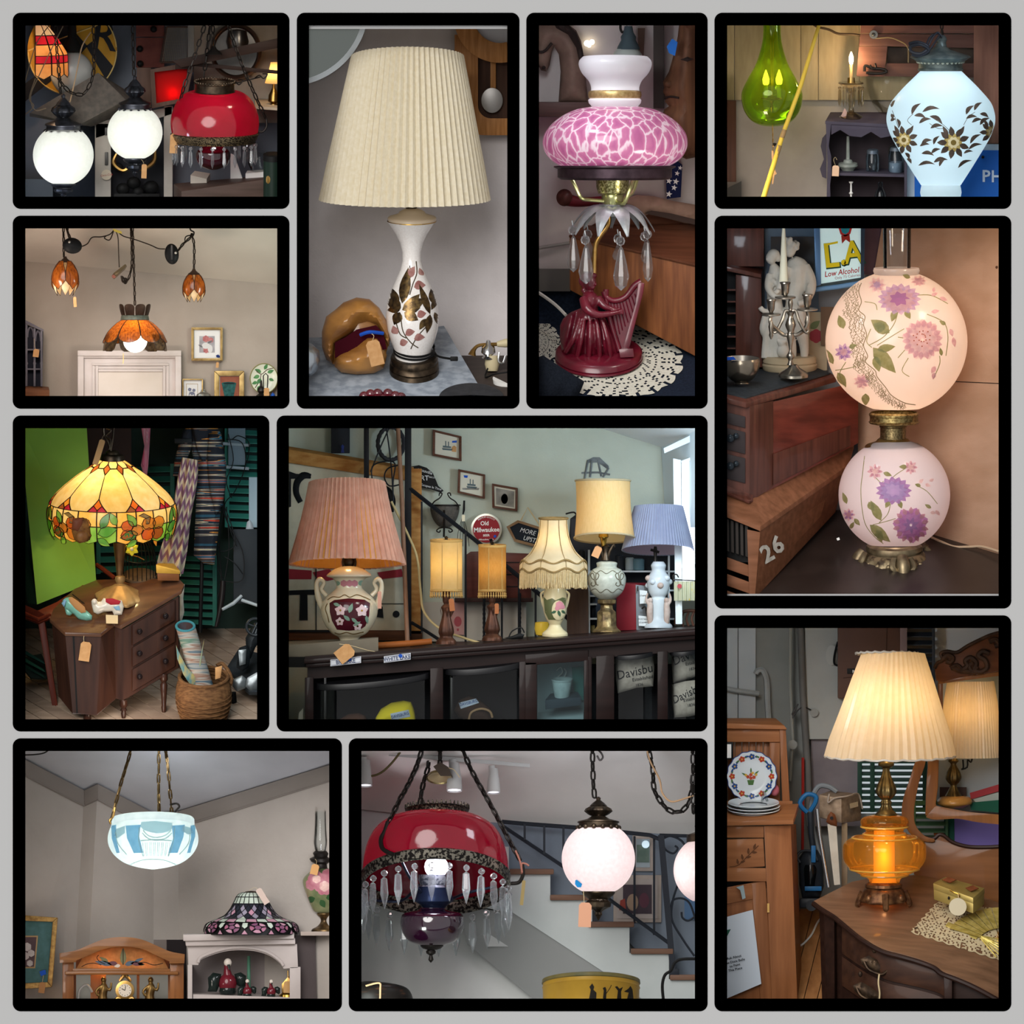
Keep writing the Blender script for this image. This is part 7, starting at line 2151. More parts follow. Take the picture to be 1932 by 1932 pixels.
urncr=mat('c9bfa6','bdb298',sc=14,ro=.25,spec=.5,co=.3)
udark=mat('4a1420','3c101a',sc=20,ro=.2,co=.5)
ub=lathe(456,d,cr(q2(40,915,90,935,126,962,128,975,96,985,78,1010,76,1040,96,1060,140,1100,162,1140,164,1190,142,1250,104,1300,66,1322,54,1340,60,1365,92,1390,96,1404),4),n=64,ti=(-.02,.08))
P('urn',ub,urncr,t)
bv=ub.bvh()
PP('burgundy_panel',bv,[q2(342,1128,370,1110,455,1100,545,1108,577,1128,572,1200,550,1262,520,1282,455,1288,385,1282,356,1230,344,1180)],udark,t,2,sm=60)
wf=mat('d3bfc0','c4a4a8',sc=60,ro=.3)
for x,y,r in((405,1170,34),(530,1172,38),(402,1235,26),(505,1262,28)):
 PP('petal',bv,petals(x,y,r,5,r*.8,4,20),wf,t,4)
 PP('flower_eye',bv,[ell(x,y,6,n=8)],brassb,t,5)
PP('leaf',bv,[leafp(x,y,l,a,w) for x,y,l,a,w in((455,1185,60,70,26),(460,1230,50,140,22),(470,1215,50,-40,20),(365,1130,44,-20,20),(480,1260,50,30,18),(555,1200,50,-80,20))],mat('6f8a7a',ro=.3,nm='leaf_sage'),t,4)
PP('rose_band',bv,[rosette(x,1014,20,6) for x in(425,458,488)],mat('a06a72',ro=.3),t,2)
PP('leaf',bv,[leafp(x,1014,34,a,16) for x,a in((405,200),(405,160),(508,-20),(508,30))],MATS['leaf_sage'],t,2)
SK('gold_scroll',bv,(q2(330,1110,360,1092,400,1094,430,1080,460,1094,500,1080,540,1092,580,1110),q2(372,1300,400,1308,440,1298,480,1308,520,1300,540,1296),q2(330,1130,318,1160,330,1200,340,1240)),mat('7a6238',ro=.3,me=.5),t,5,3)
for s in(-1,1):
 x=456+s*150
 P('swan_handle',tube(q3(x-s*20,1085,d,x+s*10,1050,d,x-s*5,1010,d-10,x+s*20,990,d-20,x+s*38,1015,d-20,x+s*34,1070,d-10,x+s*20,1120,d,x-s*6,1190,d),[14,13,11,14,12,16,18,10],n=10,sm=5),urncr,t)
P('plinth',box(345,575,1390,1401,d-110,d+110),mat('7a3a2c','c9b89a',sc=10,ro=.5),t,be=4)
price_tag(632,1110,760,22,100,0,mat('b88a78',ro=.9),'narrow tag hanging from the swan handle of the urn lamp',string=q3(632,1060,764,630,1040,780))
parch=mat('d9c08a','cdb37c',sc=120,ro=.85,tr=.6,tcol='f0cc80')
darkb=mat('3a241c','57382a',sc=50,ro=.4,me=.3)
def slim(cx,y0,y1,r,yb,lb,m,pw,dd):
 t=thing('slim_table_lamp',lb,'lamp',cx,yb,dd,'slim lamps with beaded drum shades')
 P('lamp_shade',lathe(cx,dd,q2(r*.96,y0,r,y0+8,r,y1-14,r*1.03,y1),n=48,ti=(.06,-.03)),m,t)
 for y in(y0+4,y1-4):
  P('trim_band',lathe(cx,dd,q2(r*1.01,y-7,r*1.03,y,r*1.01,y+7),n=48,ti=(.06 if y<y0+9 else-.03,)*2),mat('a8864e',ro=.8,nm='gold_braid'),t)
 for k in range(6):
  a=TAU*(k+.25)/6
  P('shade_rib',tube(q3(cx+r*.97*cos(a),y0-.06*r*sin(a),dd+r*.97*sin(a),cx+r*1.015*cos(a),y1+.03*r*sin(a),dd+r*1.015*sin(a)),3,n=5),MATS['gold_braid'],t)
 for k in range(34):
  a=TAU*k/34
  inst('bead_drop','bd%d'%cx,lambda mb:mb.lathe(0,0,q2(1,0,4,8,2,14,6,22,1,34),n=6),MATS['gold_braid'],t,W(cx+r*cos(a),y1+4+.03*r*sin(a),dd+r*sin(a)))
 P('finial',lathe(cx,dd,q2(3,y0-22,12,y0-14,8,y0-4,20,y0),n=14,cap=1),bronze,t)
 h=yb-y1
 L=lambda r_,k:(r_,y1+h*k)
 P('base',lathe(cx,dd,cr([L(20,-.05),L(20,.18),L(14,.24),L(30,.3),L(22,.38),L(26,.5),L(40,.68),L(44,.78),L(36,.86),L(54,.93),L(58,1)],3),n=40,mod=lambda th,k:1+.05*sin(th*8),cap=2),darkb,t)
 for k in range(4):
  a=TAU*(k+.1)/4
  P('acanthus_leaf',pillow(q2(cx+26*cos(a)-9,y1+h*.36,cx+34*cos(a),y1+h*.3,cx+40*cos(a)+9,y1+h*.36,cx+26*cos(a),y1+h*.5),dd+30*sin(a),8,6),darkb,t)
 P('bulb',ball(cx,(y0+y1)/2,dd,24),bulby,t)
 lamp(cx,(y0+y1)/2,dd,pw,'ffca78',20)
slim(1018,762,1060,92,1367,'brightly lit slim lamp with beaded parchment shade beside the cream cable',parch,.26,1050)
slim(1284,792,1062,80,1347,'duller slim lamp with beaded brown shade in front of the red brown cabinet',mat('a8834a','8f6c3a',sc=160,st=(4,4,1),ro=.85,tr=.5,tcol='d09a4a'),.045,1080)
price_tag(1050,1138,960,30,72,-6,mat('9a5f3c',ro=.9,nm='tag_rust'),'rust brown tag hanging on the brightly lit slim lamp')
price_tag(1310,1160,1000,24,60,0,MATS['tag_rust'],'rust brown tag hanging on the duller slim lamp')
T1('black_plug',pillow(q2(1350,1330,1400,1318,1440,1300,1470,1310,1460,1335,1400,1338),950,10,8).tube(q2(1380,1325,1400,1290,1450,1270,1470,1300),4,sm=4,d=950),blackp,'black cord and plug lying on the counter between lamps','cord')
t=thing('fringed_lamp','lamp with cream bell shade, scalloped braid and long fringe on a rose vase','lamp',1647,1318,1100)
d=1080
cx=1638
PRb=cr(q2(80,636,82,690,96,760,130,830,188,890,194,950),5)
P('lamp_shade',lathe(cx,d,PRb,n=64,ti=(.05,-.02),mod=lambda th,k:1+.012*cos(th*8)*k),mat('e6d6b4','dccba8',sc=90,ro=.8,tr=.5,tcol='f4dca8'),t)
lamp(cx,780,d,.13,'ffd690',20)
P('bulb',ball(cx,780,d,26),bulby,t)
gb=mat('8a7048','75603c',sc=120,ro=.9)
for y,r,am in((638,82,0),(893,191,12),(942,195,12)):
 P('braid',tube([(cx+r*cos(TAU*i/96),y+am*cos(TAU*i/96*8)-(.05 if am==0 else-.02)*r*sin(TAU*i/96),d+r*sin(TAU*i/96)) for i in range(96)],6 if am else 7,n=6,cl=True),gb,t)
for k in range(8):
 a=TAU*(k+.5)/8
 P('shade_rib',tube([(cx+(r_+1)*cos(a),y_,d+(r_+1)*sin(a)) for r_,y_ in PRb[::4]],2.4,n=5),gb,t)
mb=Mb()
for k in range(230):
 a=TAU*k/230
 r=193+rr.uniform(-2,2)
 mb.tube(q2(cx+r*cos(a),945+10*cos(a*8),cx+r*cos(a)+rr.uniform(-2,2),1000,cx+r*cos(a)+rr.uniform(-4,4),1040+rr.uniform(-5,8)),2.2,n=4,d=d+r*sin(a))
P('fringe',mb,mat('d6bf92','c4ab7c',sc=200,ro=.9,tr=.2),t,kind='stuff')
vb=lathe(1647,d,cr(q2(56,1040,62,1060,70,1100,72,1140,60,1200,40,1240,34,1256,48,1280,72,1300,74,1318),4),n=44,ti=(.05,.08),cap=2)
P('vase',vb,mat('cdbf98',ro=.3,co=.3,nm='vase_cream'),t)
bv=vb.bvh()
PP('green_panel',bv,[q2(1580,1090,1600,1110,1630,1100,1650,1112,1690,1095,1712,1100,1706,1180,1690,1225,1610,1225,1588,1180)],mat('5b6040',ro=.3),t,2,60)
PP('cream_medallion',bv,[ell(1668,1170,40,58)],MATS['vase_cream'],t,4)
PP('rose',bv,[rosette(1674,1140,24,6),rosette(1692,1150,14,5),rosette(1660,1158,14,5)],mat('c08088',ro=.3),t,6)
PP('leaf',bv,[leafp(1665,1170,40,-70,18),leafp(1655,1175,34,200,16),leafp(1685,1170,30,-40,16)],mat('3f5a44',ro=.3),t,6)
for s in(-1,1):
 P('handle',tube(q2(1647+s*60,1060,1647+s*80,1075,1647+s*76,1110,1647+s*66,1150),7,sm=4,d=d),MATS['vase_cream'],t)
T1('yellow_bowl',lathe(1572,1300,q2(40,1240,44,1275,36,1310,22,1318),n=28,ti=(.1,.1)),mat('c9a83a',ro=.3),'yellow bowl behind the rose vase lamp','bowl')
t=thing('drum_lamp','tall lamp with lit cream drum shade on a white urn and bronze pedestal','lamp',1945,1308,1150)
d=1120
cx=1936
P('lamp_shade',lathe(1934,d,cr(q2(158,420,156,500,160,620,174,752),5),n=64,ti=(-.05,-.17),lean=-.03),mat('dcc69c','cdb586',sc=90,st=(5,5,1),ro=.85,tr=.55,tcol='f4d698'),t)
P('shade_lining',lathe(1934,d,q2(152,424,152,600,168,750),n=48,ti=(-.05,-.17),lean=-.03),mat('efe3c4',ro=.8,tr=.5),t)
for r,y,tl,ln in((159,420,-.05,9.9),(175,752,-.17,0)):
 P('trim_band',tube([(1934-ln+r*cos(TAU*i/56),y-tl*r*sin(TAU*i/56),d+r*sin(TAU*i/56)) for i in range(56)],6,cl=True),mat('9a8a6c',ro=.9),t)
lamp(1930,600,d,.22,'ffd48c',24)
P('bulb',ball(1930,590,d,30),bulby,t)
P('socket',lathe(1928,d,q2(28,725,30,745,20,755,14,790,10,820),n=20,cap=3),brassb,t)
P('neck',lathe(1940,d,q2(10,790,26,800,16,830,24,860,30,880),n=24),bronze,t)
for s in(-1,1):
 P('neck_leaf',tube(q3(1940+s*14,870,d-10,1940+s*24,830,d-14,1940+s*46,792,d-14,1940+s*52,806,d-14),[8,9,8,4],sm=4),bronze,t)
cw=mat('a9ab9e','9c9e92',sc=120,ro=.25,co=.3)
wb=lathe(1947,d,cr(q2(34,886,60,895,58,920,84,935,108,970,110,1010,94,1060,66,1090,44,1105),4),n=56,ti=(.02,.06))
P('urn',wb,cw,t)
bv=wb.bvh()
br8=mat('5a5344',ro=.4)
for s in(-1,1):
 x=1947+s*72
 SK('painted_scroll',bv,(q2(x,995,x-14,985,x-22,965,x-10,955,x-2,968,x,995,x+6,1020,x-8,1030,x-20,1020,x-14,1008),q2(x+8,995,x+20,985,x+26,965,x+14,955,x+8,968,x+8,995,x+12,1020,x+24,1024)),br8,t,5,2)
SK('painted_scallop',bv,(q2(1860,935,1885,955,1912,940,1945,958,1980,940,2010,955,2035,935),q2(1850,1060,1880,1045,1910,1068,1945,1048,1980,1068,2012,1045,2040,1058)),br8,t,4,2)
P('pedestal',lathe(1946,d,q2(44,1104,58,1110,56,1130,36,1140,40,1165,58,1180,60,1260,70,1275,88,1288,88,1297),n=8,a0=PI/8,a1=TAU+PI/8,cap=2),mat('4c3f2e','8a7650',sc=80,ro=.4,me=.6,bu=.8,bscale=90),t)
price_tag(1890,832,1080,44,66,24,mat('b98a62',ro=.9),'brown tag hanging from the neck of the drum shade lamp')
t=thing('porcelain_lamp','lamp with lilac blue pleated shade on white figured porcelain by the window','lamp',2250,1275,1250)
d=1230
cx=2244
P('lamp_shade',lathe(2242,d,q2(140,568,160,640,184,730,208,822),n=136,ti=(-.1,-.16),mod=lambda th,k:1+.016*(1 if int(round(th/TAU*136))&1 else-1),lean=.02),mat('98a2b8','8a94ac',sc=60,ro=.85,tr=.5,tcol='b9b4c4'),t)
P('shade_lining',lathe(2242,d,q2(134,574,200,818),n=48,ti=(-.1,-.16),lean=.02),mat('c9b4c0',ro=.8,tr=.5),t)
P('stem',lathe(2228,d,q2(8,800,12,830,8,860,14,890),n=14),iron,t)
P('switch',tube(q2(2200,820,2225,826,2250,835),8,d=d-10),iron,t)
wp8=mat('b9c2c6','a9b0b6',sc=20,ro=.25,co=.3)
pk8=mat('b3a49c','a08c80',sc=60,ro=.35)
P('vase',lathe(2246,d,cr(q2(30,888,44,910,40,940,62,980,66,1020,54,1070,40,1095,48,1110,44,1200,52,1230,78,1255,82,1272),4),n=40,cap=2),wp8,t)
for k in range(9):
 a=TAU*k/9
 P('flower_knob',ball(2246+62*cos(a),1005+24*sin(a*3),d+62*sin(a),20,18,16,n=9,m=6),(wp8,pk8)[k%2],t)
for s in(-1,1):
 m=Mb()
 m.tube(q3(2246+s*46,1250,d-30,2246+s*50,1180,d-36,2246+s*46,1130,d-36),[16,20,16],n=10,sm=3)
 m.ball(2246+s*46,1112,d-38,15,17,15)
 m.tube(q3(2246+s*56,1140,d-40,2246+s*72,1110,d-40,2246+s*62,1070,d-36),[8,7,6],n=8,sm=3)
 P('porcelain_figure',m,pk8,t,rm=5)
t=thing('dark_bookcase','dark shelf unit with white edged shelves behind the drum lamp','shelf',1960,1310,1500)
P('back_panel',box(1740,2340,640,1320,1640,1660),mat('2c2f36','3a3d44',sc=8,ro=.6),t)
P('side_panel',prism(q2(1716,1050,1840,1040,1842,1320,1716,1320),1420,1470),wood('5a463c','473730',axis=2),t)
for x0,x1,y in((1840,1890,1082),(1840,1890,1130),(1840,1890,1214),(1840,1890,1300),(1840,2340,940),(2300,2340,1050),(2300,2340,1215)):
 P('shelf_board',box(x0,x1,y,y+10,1440,1640),mat('b3bcc0',ro=.5,nm='shelf_edge_white'),t)
P('upright',box(1838,1850,820,1320,1436,1640),MATS['shelf_edge_white'],t)
P('upright',box(2300,2312,820,1320,1436,1640),MATS['shelf_edge_white'],t)
for k,(x,y,r,h,c) in enumerate(((1866,1125,16,36,'3a3a3a'),(1866,1210,17,60,'1f2226'),(1866,1296,14,40,'8a7a4a'),(2080,940,26,76,'9aa8ae'),(2130,940,34,70,'5f7f8c'),(1800,940,22,120,'1f2328'),(1770,1000,18,150,'24282d'),(2020,940,26,90,'2a2d33'))):
 T1('shelf_jar',lathe(x,1540,q2(r*.7,y-h,r,y-h+6,r,y-4,r*.8,y),n=18,cap=3),mat(c,ro=.35),['short dark jar on the narrow shelf beside the drum lamp pedestal','black jar on the middle narrow shelf by the pedestal','olive jar on the lowest narrow shelf by the pedestal','white cup on the shelf between drum and pleated lamps','blue mug on the shelf between drum and pleated lamps','tall black tin behind the fringed shade','tall dark bottle nearest the fringed shade','black canister on the shelf behind the drum lamp neck'][k],'jar')
t=thing('stamp_machine','red metal stamp vending machine with silver front on the counter','machine',2100,1300,1300)
P('case',hexa(q3(2002,1015,1280,2120,1018,1240,2120,1284,1240,2002,1289,1280),q3(2010,1008,1400,2190,1010,1400,2190,1276,1400,2010,1284,1400)),mat('6e1f26',ro=.35),t,be=5)
P('front_plate',hexa(q3(2114,1022,1236,2192,1030,1300,2196,1279,1300,2118,1284,1236),q3(2118,1022,1250,2192,1030,1314,2196,1279,1314,2122,1284,1250)),mat('9a9fa2',ro=.35,me=.4),t,be=2)
for q in(q2(2136,1052,2180,1058,2182,1130,2138,1132),q2(2130,1200,2184,1206,2186,1262,2132,1260)):
 P('label_plate',prism(q,1228,1234),mat('c3c8c8',ro=.6),t)
mb=Mb()
text(mb,'POSTAGE',2158,1226,10,1227)
text(mb,'STAMPS',2158,1246,10,1227)
text(mb,'STAMPS',2160,1090,9,1227)
P('lettering',mb,blk,t,kind='stuff')
P('crank',tube(q3(2150,1160,1225,2170,1150,1215,2176,1185,1215,2184,1215,1215),5,sm=3),iron,t)
P('coin_slot',box(2122,2130,1030,1060,1222,1228),iron,t)
t=thing('wooden_lantern_top','weathered grey wooden trestle standing above the drum shade','trestle',1890,430,1890)
gw=mat('7f8486','5c6062',sc=40,ro=.8)
for q in(q3(1815,425,1890,1838,300,1890),q3(1915,395,1898,1895,300,1898),q3(1925,400,1892,1958,345,1892),q3(1800,375,1899,1895,372,1898,1965,385,1890),q3(1838,312,1899,1895,310,1898,1955,345,1891),q3(1860,300,1890,1850,400,1891)):
 P('strut',tube(q,6,n=4),gw,t)
P('top_board',slab(q3(1836,300,1899,1868,284,1893,1905,284,1893,1958,335,1891,1948,345,1898,1898,306,1897),(0,8,0)),gw,t)
T1('hook_coat',tube(q3(1710,612,1700,1740,604,1690,1760,604,1690,1768,615,1690),5,sm=3),iron,'iron coat hook beside the fringed shade','hook')
T1('dark_coat',pillow(q2(1735,640,1775,610,1790,700,1785,900,1740,900,1728,760),1680,16,14),mat('2e2f33',ro=.9),'dark coat hanging between the fringed and drum shades','coat')
t=thing('window_chair','brown wooden chair with curved slatted back under the window','chair',2400,1300,1350)
cwd=mat('5c3d31',ro=.4)
P('back_rail',tube(q2(2345,1255,2350,1215,2385,1180,2440,1172,2490,1180),10,sm=4,d=1350),cwd,t)
for x in(2390,2420,2450,2480):
 P('back_slat',tube(q3(x,1182,1350,x-12,1220,1345,x,1262,1350),7,sm=3),cwd,t)
t=thing('cafe_curtain','short cream and yellow flowered curtain on a rod at the window','curtain',2410,1115,1200)
P('curtain_cloth',grid(lambda u,v:(2335+155*u,1002+112*v,1190+10*sin(u*40)),60,6),mat('d3d4b8','d9c76a',sc=30,ro=.9,tr=.4,lo=.55,hi=.6),t,sm=80)
P('curtain_rod',tube(q3(2330,992,1185,2490,1000,1185),4),iron,t)
P('rod_scroll',tube(q2(2336,1000,2330,970,2350,962,2362,980),4,sm=4,d=1185),iron,t)
P('red_flower',paint(1170,rosette(2368,1030,14,5),0),mat('a3474c',ro=.9),t)
# ================================================================ box 9: pale blue bowl pendant over two hutches
w9=mat('a39a92','9c938b',sc=12,ro=.9,bu=.5,bscale=90)
room(8,w9)
plan(0,1380,2.927)
fill_light(160,1440,40,700,700,1300,200,.25,'fff0e2')
fill_light(1780,900,60,1200,700,1300,200,.35,'eef2fa')
fill_light(900,125,500,900,1300,1200,250,.2,'e6eefc')
tr9=mat('7f766f','787069',sc=10,ro=.85)
ST('ceiling',slab(q3(100,134,900,465,325,1180,540,290,1130,838,448,1320,985,440,1320,1860,172,700,1860,66,560,100,66,560),(0,-8,0)),mat('b0afb3','a8a7ab',sc=10,ro=.9))
for a,b in(((100,134,900),(465,325,1180)),((465,325,1180),(540,290,1130)),((540,290,1130),(850,452,1325)),((850,452,1325),(985,440,1325)),((985,440,1325),(1860,172,700))):
 ya={134:1250,325:1300,290:1250,452:1520,440:1520,172:1520}
 xa=a[0]-(62 if a[0]==465 else 64 if a[0]==540 else 4 if a[0]>800 and a[0]<900 else 0)
 xb=b[0]-(62 if b[0]==465 else 64 if b[0]==540 else 4 if 800<b[0]<900 else 0)
 ST('wall_section',hexa([a,b,(xb,1520,b[2]),(xa,1520,a[2])],[(p[0],p[1],p[2]+12) for p in(a,b,(xb,1520,b[2]),(xa,1520,a[2]))]),w9)
 h=84
 dd=26
 ST('cornice',hexa(q3(a[0],a[1]+0,a[2]-dd,b[0],b[1]+0,b[2]-dd,b[0],b[1]+h,b[2]-dd*.4,a[0],a[1]+h,a[2]-dd*.4),[(p[0],p[1],p[2]+4) for p in(a,b,(b[0],b[1]+h+6,b[2]),(a[0],a[1]+h+6,a[2]))]),tr9,be=3)
ST('cornice_bead',tube(q3(100,224,895,466,410,1175,540,376,1125,850,540,1318),6),tr9)
ST('cornice_bead',tube(q3(985,530,1318,1860,260,695),6),tr9)
wire('ceiling_wire',q3(100,130,560,190,128,560,250,116,560,290,80,560),4,mat('2a2724',ro=.6),'thin dark wire along the ceiling in the corner')
t=thing('bowl_pendant','moulded white and pale blue glass bowl pendant on three brass chains','lamp',845,765,520)
d=520
frost=mat('d8e2e0','ccd8d8',sc=60,ro=.5,tr=.7,bu=.6,bscale=160)
frb=mat('7fb4d4','8cc0dc',sc=60,ro=.5,tr=.65,bu=.5,bscale=160)
B=cr(q2(229,520,232,528,244,560,249,600,240,640,212,684,160,724,90,748,8,762),5)
bb=lathe(845,d,B,n=96,ti=(-.16,-.05),mod=lambda th,k:1+.01*max(0,cos(th*6))*(1-k)+.006*sin(th*48)*(.3<k<.75))
P('bowl',bb,frost,t)
bv=bb.bvh()
P('rim',lathe(845,d,q2(222,478,228,486,230,512,224,524),n=72,ti=(-.16,-.16)),frost,t)
for cx_,w0,w1 in((735,42,26),(985,36,26),(628,14,9),(1066,14,9)):
 lean_=30 if cx_==735 else-30 if cx_==985 else 24 if cx_==628 else-24
 PP('blue_panel',bv,[q2(cx_-w0,520,cx_+w0,515,cx_+w0*.8,580,cx_+lean_+w1,670,cx_+lean_-w1,672,cx_-w0*.8,590)],frb,t,1,60)
PP('blue_swag',bv,[q2(780,500,860,494,950,505,955,535,930,552,900,560,865,562,830,556,795,545,775,525),q2(640,540,690,520,690,560,650,590,625,580),q2(1010,520,1050,530,1070,560,1040,570,1005,550)],mat('b4d4dc',ro=.5,tr=.65),t,1,60)
rel=mat('b4cfcc','a8c4c4',sc=60,ro=.5,tr=.65)
SK('flute',bv,[q2(x+e,612,x+e+(845-x)*.05,650,x+e+(845-x)*.14,690) for x in[795+k*23 for k in range(7)] for e in(-7,7)],rel,t,3,1)
SK('garland',bv,(q2(790,545,820,575,865,585,915,572,945,545),q2(785,560,820,592,865,600,915,590,950,560),q2(776,604,840,598,900,600,950,604)),rel,t,6,1.4)
SK('moulded_rib',bv,(q2(770,530,765,590,776,640,790,690),q2(965,530,958,600,945,650,930,690),q2(640,560,652,620,700,680),q2(1050,560,1040,620,990,680),q2(720,735,780,712,845,706,910,712,970,735)),rel,t,5,1.4)
lamp(845,640,d-70,.16,'f2fbf2',30)
lamp(845,560,d,.07,'eefaff',30)
P('bulb',ball(845,600,d+30,34),bulbw,t)
br9=mat('4f3f28','6f5a38',sc=60,ro=.35,me=.9)
for q in(q3(728,70,440,710,150,430,670,280,400,630,430,360,612,492,350),q3(878,70,620,877,200,640,876,330,660,879,452,680),q3(910,70,480,925,180,460,938,320,430,950,470,380)):
 chain(t,q,62,24,5,br9,'chain9')
P('hook',tube(q3(635,420,358,625,470,350,606,490,345,612,512,345),6,sm=4),brass,t)
P('hook',tube(q3(878,440,680,880,470,690,872,490,700),6,sm=4),brass,t)
P('hook',tube(q3(940,405,400,975,398,380,990,415,370,970,440,370,960,470,365,970,480,362),6,sm=4),iron,t)
t=thing('framed_picture','gilt framed flower print with wide teal mat on the side wall','picture',220,1425,860)
gf9=mat('7a5c34','a5834c',sc=140,ro=.45,me=.4)
O=q2(96,1012,320,1028,288,1412,96,1426)
I=q2(96,1044,290,1052,262,1384,96,1392)
for k in range(3):
 P('frame_bar',prism([O[k],O[k+1],I[k+1],I[k]],840,875),gf9,t,be=5)
P('mat_board',prism(I,862,870),mat('4e6e70','44625f',sc=60,ro=.9),t)
P('inner_border',prism(q2(96,1128,210,1128,194,1308,96,1308),857,862),mat('a88a62',ro=.6),t)
P('print',prism(q2(96,1136,202,1136,188,1300,96,1300),853,857),mat('4a3c40','5d4a4c',sc=20,ro=.9),t)
PP('white_blossom',853,[rosette(x,y,r,6) for x,y,r in((150,1190,24),(172,1225,20),(140,1240,22),(165,1280,18),(125,1205,18))],mat('b9b0ac','a69a98',sc=60,ro=.9),t,.8)
T1('blue_tape_corner',prism(q2(218,1326,250,1316,256,1340,226,1352),832,838),blue,'blue tape scrap on the gilt framed flower print','tape')
price_tag(232,1415,826,34,60,8,mat('a8794f',ro=.9),'tan price tag hanging under the flower print',string=q3(234,1384,828,238,1360,834,240,1345,836))
ok=wood('86572e','6a4222',axis=0,sc=14,ro=.4,co=.2)
okv=wood('8a572e','6b4020',axis=2,sc=14,ro=.4,co=.2)
t=thing('oak_hutch','arched oak display hutch with stained glass panel and a clock inside','hutch',672,1500,800)
arch_o=cr(q2(328,1225,420,1208,500,1175,580,1145,680,1135,780,1148,870,1185,940,1215,1020,1230),4)
arch_i=cr(q2(420,1265,500,1232,580,1200,680,1188,780,1200,860,1236,935,1270),4)
P('arched_crown',prism(arch_o+q2(1018,1280,935,1282)+arch_i[::-1]+q2(420,1275,330,1278),700,800),ok,t,be=6)
P('side_post',box(345,408,1275,1515,740,820),okv,t,be=4)
P('side_post',box(938,1015,1275,1515,740,820),okv,t,be=4)
P('cross_rail',box(358,985,1324,1344,715,790),ok,t,be=7)
P('cross_rail',box(400,940,1310,1330,735,790),ok,t,be=4)
P('stained_panel',prism([(418,1316)]+arch_i[2:-2]+[(932,1316)],775,780),mat('d6a468','c49258',sc=120,ro=.4,tr=.65,bu=.5,bscale=200),t)
P('panel_back',prism([(418,1320)]+arch_i+[(932,1320)],880,890),okv,t)
lamp(575,1300,830,.075,'ffbe70',14)
lamp(800,1300,830,.03,'ffbe70',10)
sgp=mat('5d3a40',ro=.4)
sgb=mat('4d5a68',ro=.4)
sgw=mat('c3b3a4',ro=.4)
sgg=mat('6b6748',ro=.4)
for q,m in((leafp(680,1290,96,90,34),sgg),(leafp(620,1290,100,168,26),sgb),(leafp(600,1275,60,150,22),sgg),(leafp(650,1282,60,178,26),sgp),(leafp(665,1292,36,190,20),sgw),(leafp(690,1290,60,20,26),sgb),(leafp(720,1280,80,-4,24),sgp),(leafp(740,1275,56,24,18),sgb),(leafp(760,1282,40,-10,16),sgg)):
 P('stained_piece',paint(775,q,1.5),m,t)
for q in(q2(680,1290,680,1200),q2(580,1285,550,1270,535,1250,545,1235),q2(450,1300,480,1285,520,1280,560,1290),q2(760,1280,800,1275,850,1290,900,1280)):
 P('lead_line',stroke(775,q,4,2),leadm if 'leadm' in globals() else iron,t)
P('mirror_back',box(408,938,1344,1515,880,890),mat('8e8a80',ro=.12,me=.9),t)
for x0,x1 in((408,420),(500,585),(755,770),(928,938)):
 P('mirror_bar',box(x0,x1,1344,1515,868,880),okv,t)
c=thing('mantel_clock','small ornate brass clock inside the oak hutch','clock',690,1500,780)
P('bezel',disc(690,1430,770,52,30,n=36,ry=54),brass,c,be=8)
P('dial',disc(690,1430,764,36,6,n=32),mat('cbbfae',ro=.5),c)
for k in range(12):
 a=TAU*k/12
 P('hour_mark',paint(764,ell(690+29*sin(a),1430-29*cos(a),2.4,n=6),1),blackp,c)
P('hand',stroke(764,q2(690,1430,672,1420),4,2,0),blackp,c)
P('hand',stroke(764,q2(690,1430,694,1405),3,2,0),blackp,c)
P('scroll_crest',tube(q2(660,1380,675,1360,690,1345,705,1360,722,1382),[6,9,12,9,6],sm=4,d=775),brass,c)
P('scroll_foot',tube(q2(640,1500,650,1470,690,1490,730,1470,740,1500),[12,9,10,9,12],sm=4,d=775),brass,c)
def figure(lb,x,y,h,m,dd):
 t=thing('brass_figure',lb,'figurine',x,y,dd)
 b=Mb()
 b.tube(q2(x,y,x-4,y-h*.3,x+4,y-h*.6,x,y-h*.8),[h*.22,h*.17,h*.15,h*.06],n=10,sm=4,d=dd)
 b.ball(x+2,y-h*.88,dd,h*.1,h*.12,h*.1)
 b.tube(q3(x+6,y-h*.68,dd-8,x+h*.25,y-h*.5,dd-12,x+h*.3,y-h*.78,dd-12),[h*.06,h*.05,h*.04],sm=3)
 b.tube(q3(x-6,y-h*.68,dd-8,x-h*.26,y-h*.48,dd-12,x-h*.2,y-h*.3,dd-12),[h*.06,h*.05,h*.04],sm=3)
 P('body',b,m,t,rm=4)
figure('dark brass figure left of the clock in the oak hutch',570,1505,150,mat('5c4628','7a6036',sc=60,ro=.4,me=.8,nm='brass_dark9'),800)
figure('dark brass figure right of the clock in the oak hutch',830,1505,150,MATS['brass_dark9'],800)
T1('grey_bookend',tube(q2(430,1500,440,1430,480,1400,510,1440),7,sm=4,d=820),mat('8d8a86',ro=.5),'curved grey wire stand at the side of the oak hutch','stand')
T1('dark_gap_board',box(920,1030,1150,1515,1000,1020),mat('211c1d',ro=.8),'dark board in the gap between the two hutches','board')
T1('gap_post',box(848,922,1150,1290,1010,1030),mat('6b625d',ro=.8),'grey post behind the arch of the oak hutch','post')
wh=mat('b5aaa5','ada29d',sc=14,ro=.55)
t=thing('white_hutch','cream painted hutch with arched opening carrying a leaded shade','hutch',1335,1500,720)
P('cornice_top',hexa(q3(1010,1122,640,1625,1110,640,1625,1146,640,1012,1158,640),q3(1010,1116,900,1620,1108,900,1620,1146,900,1012,1158,900)),wh,t,be=6)
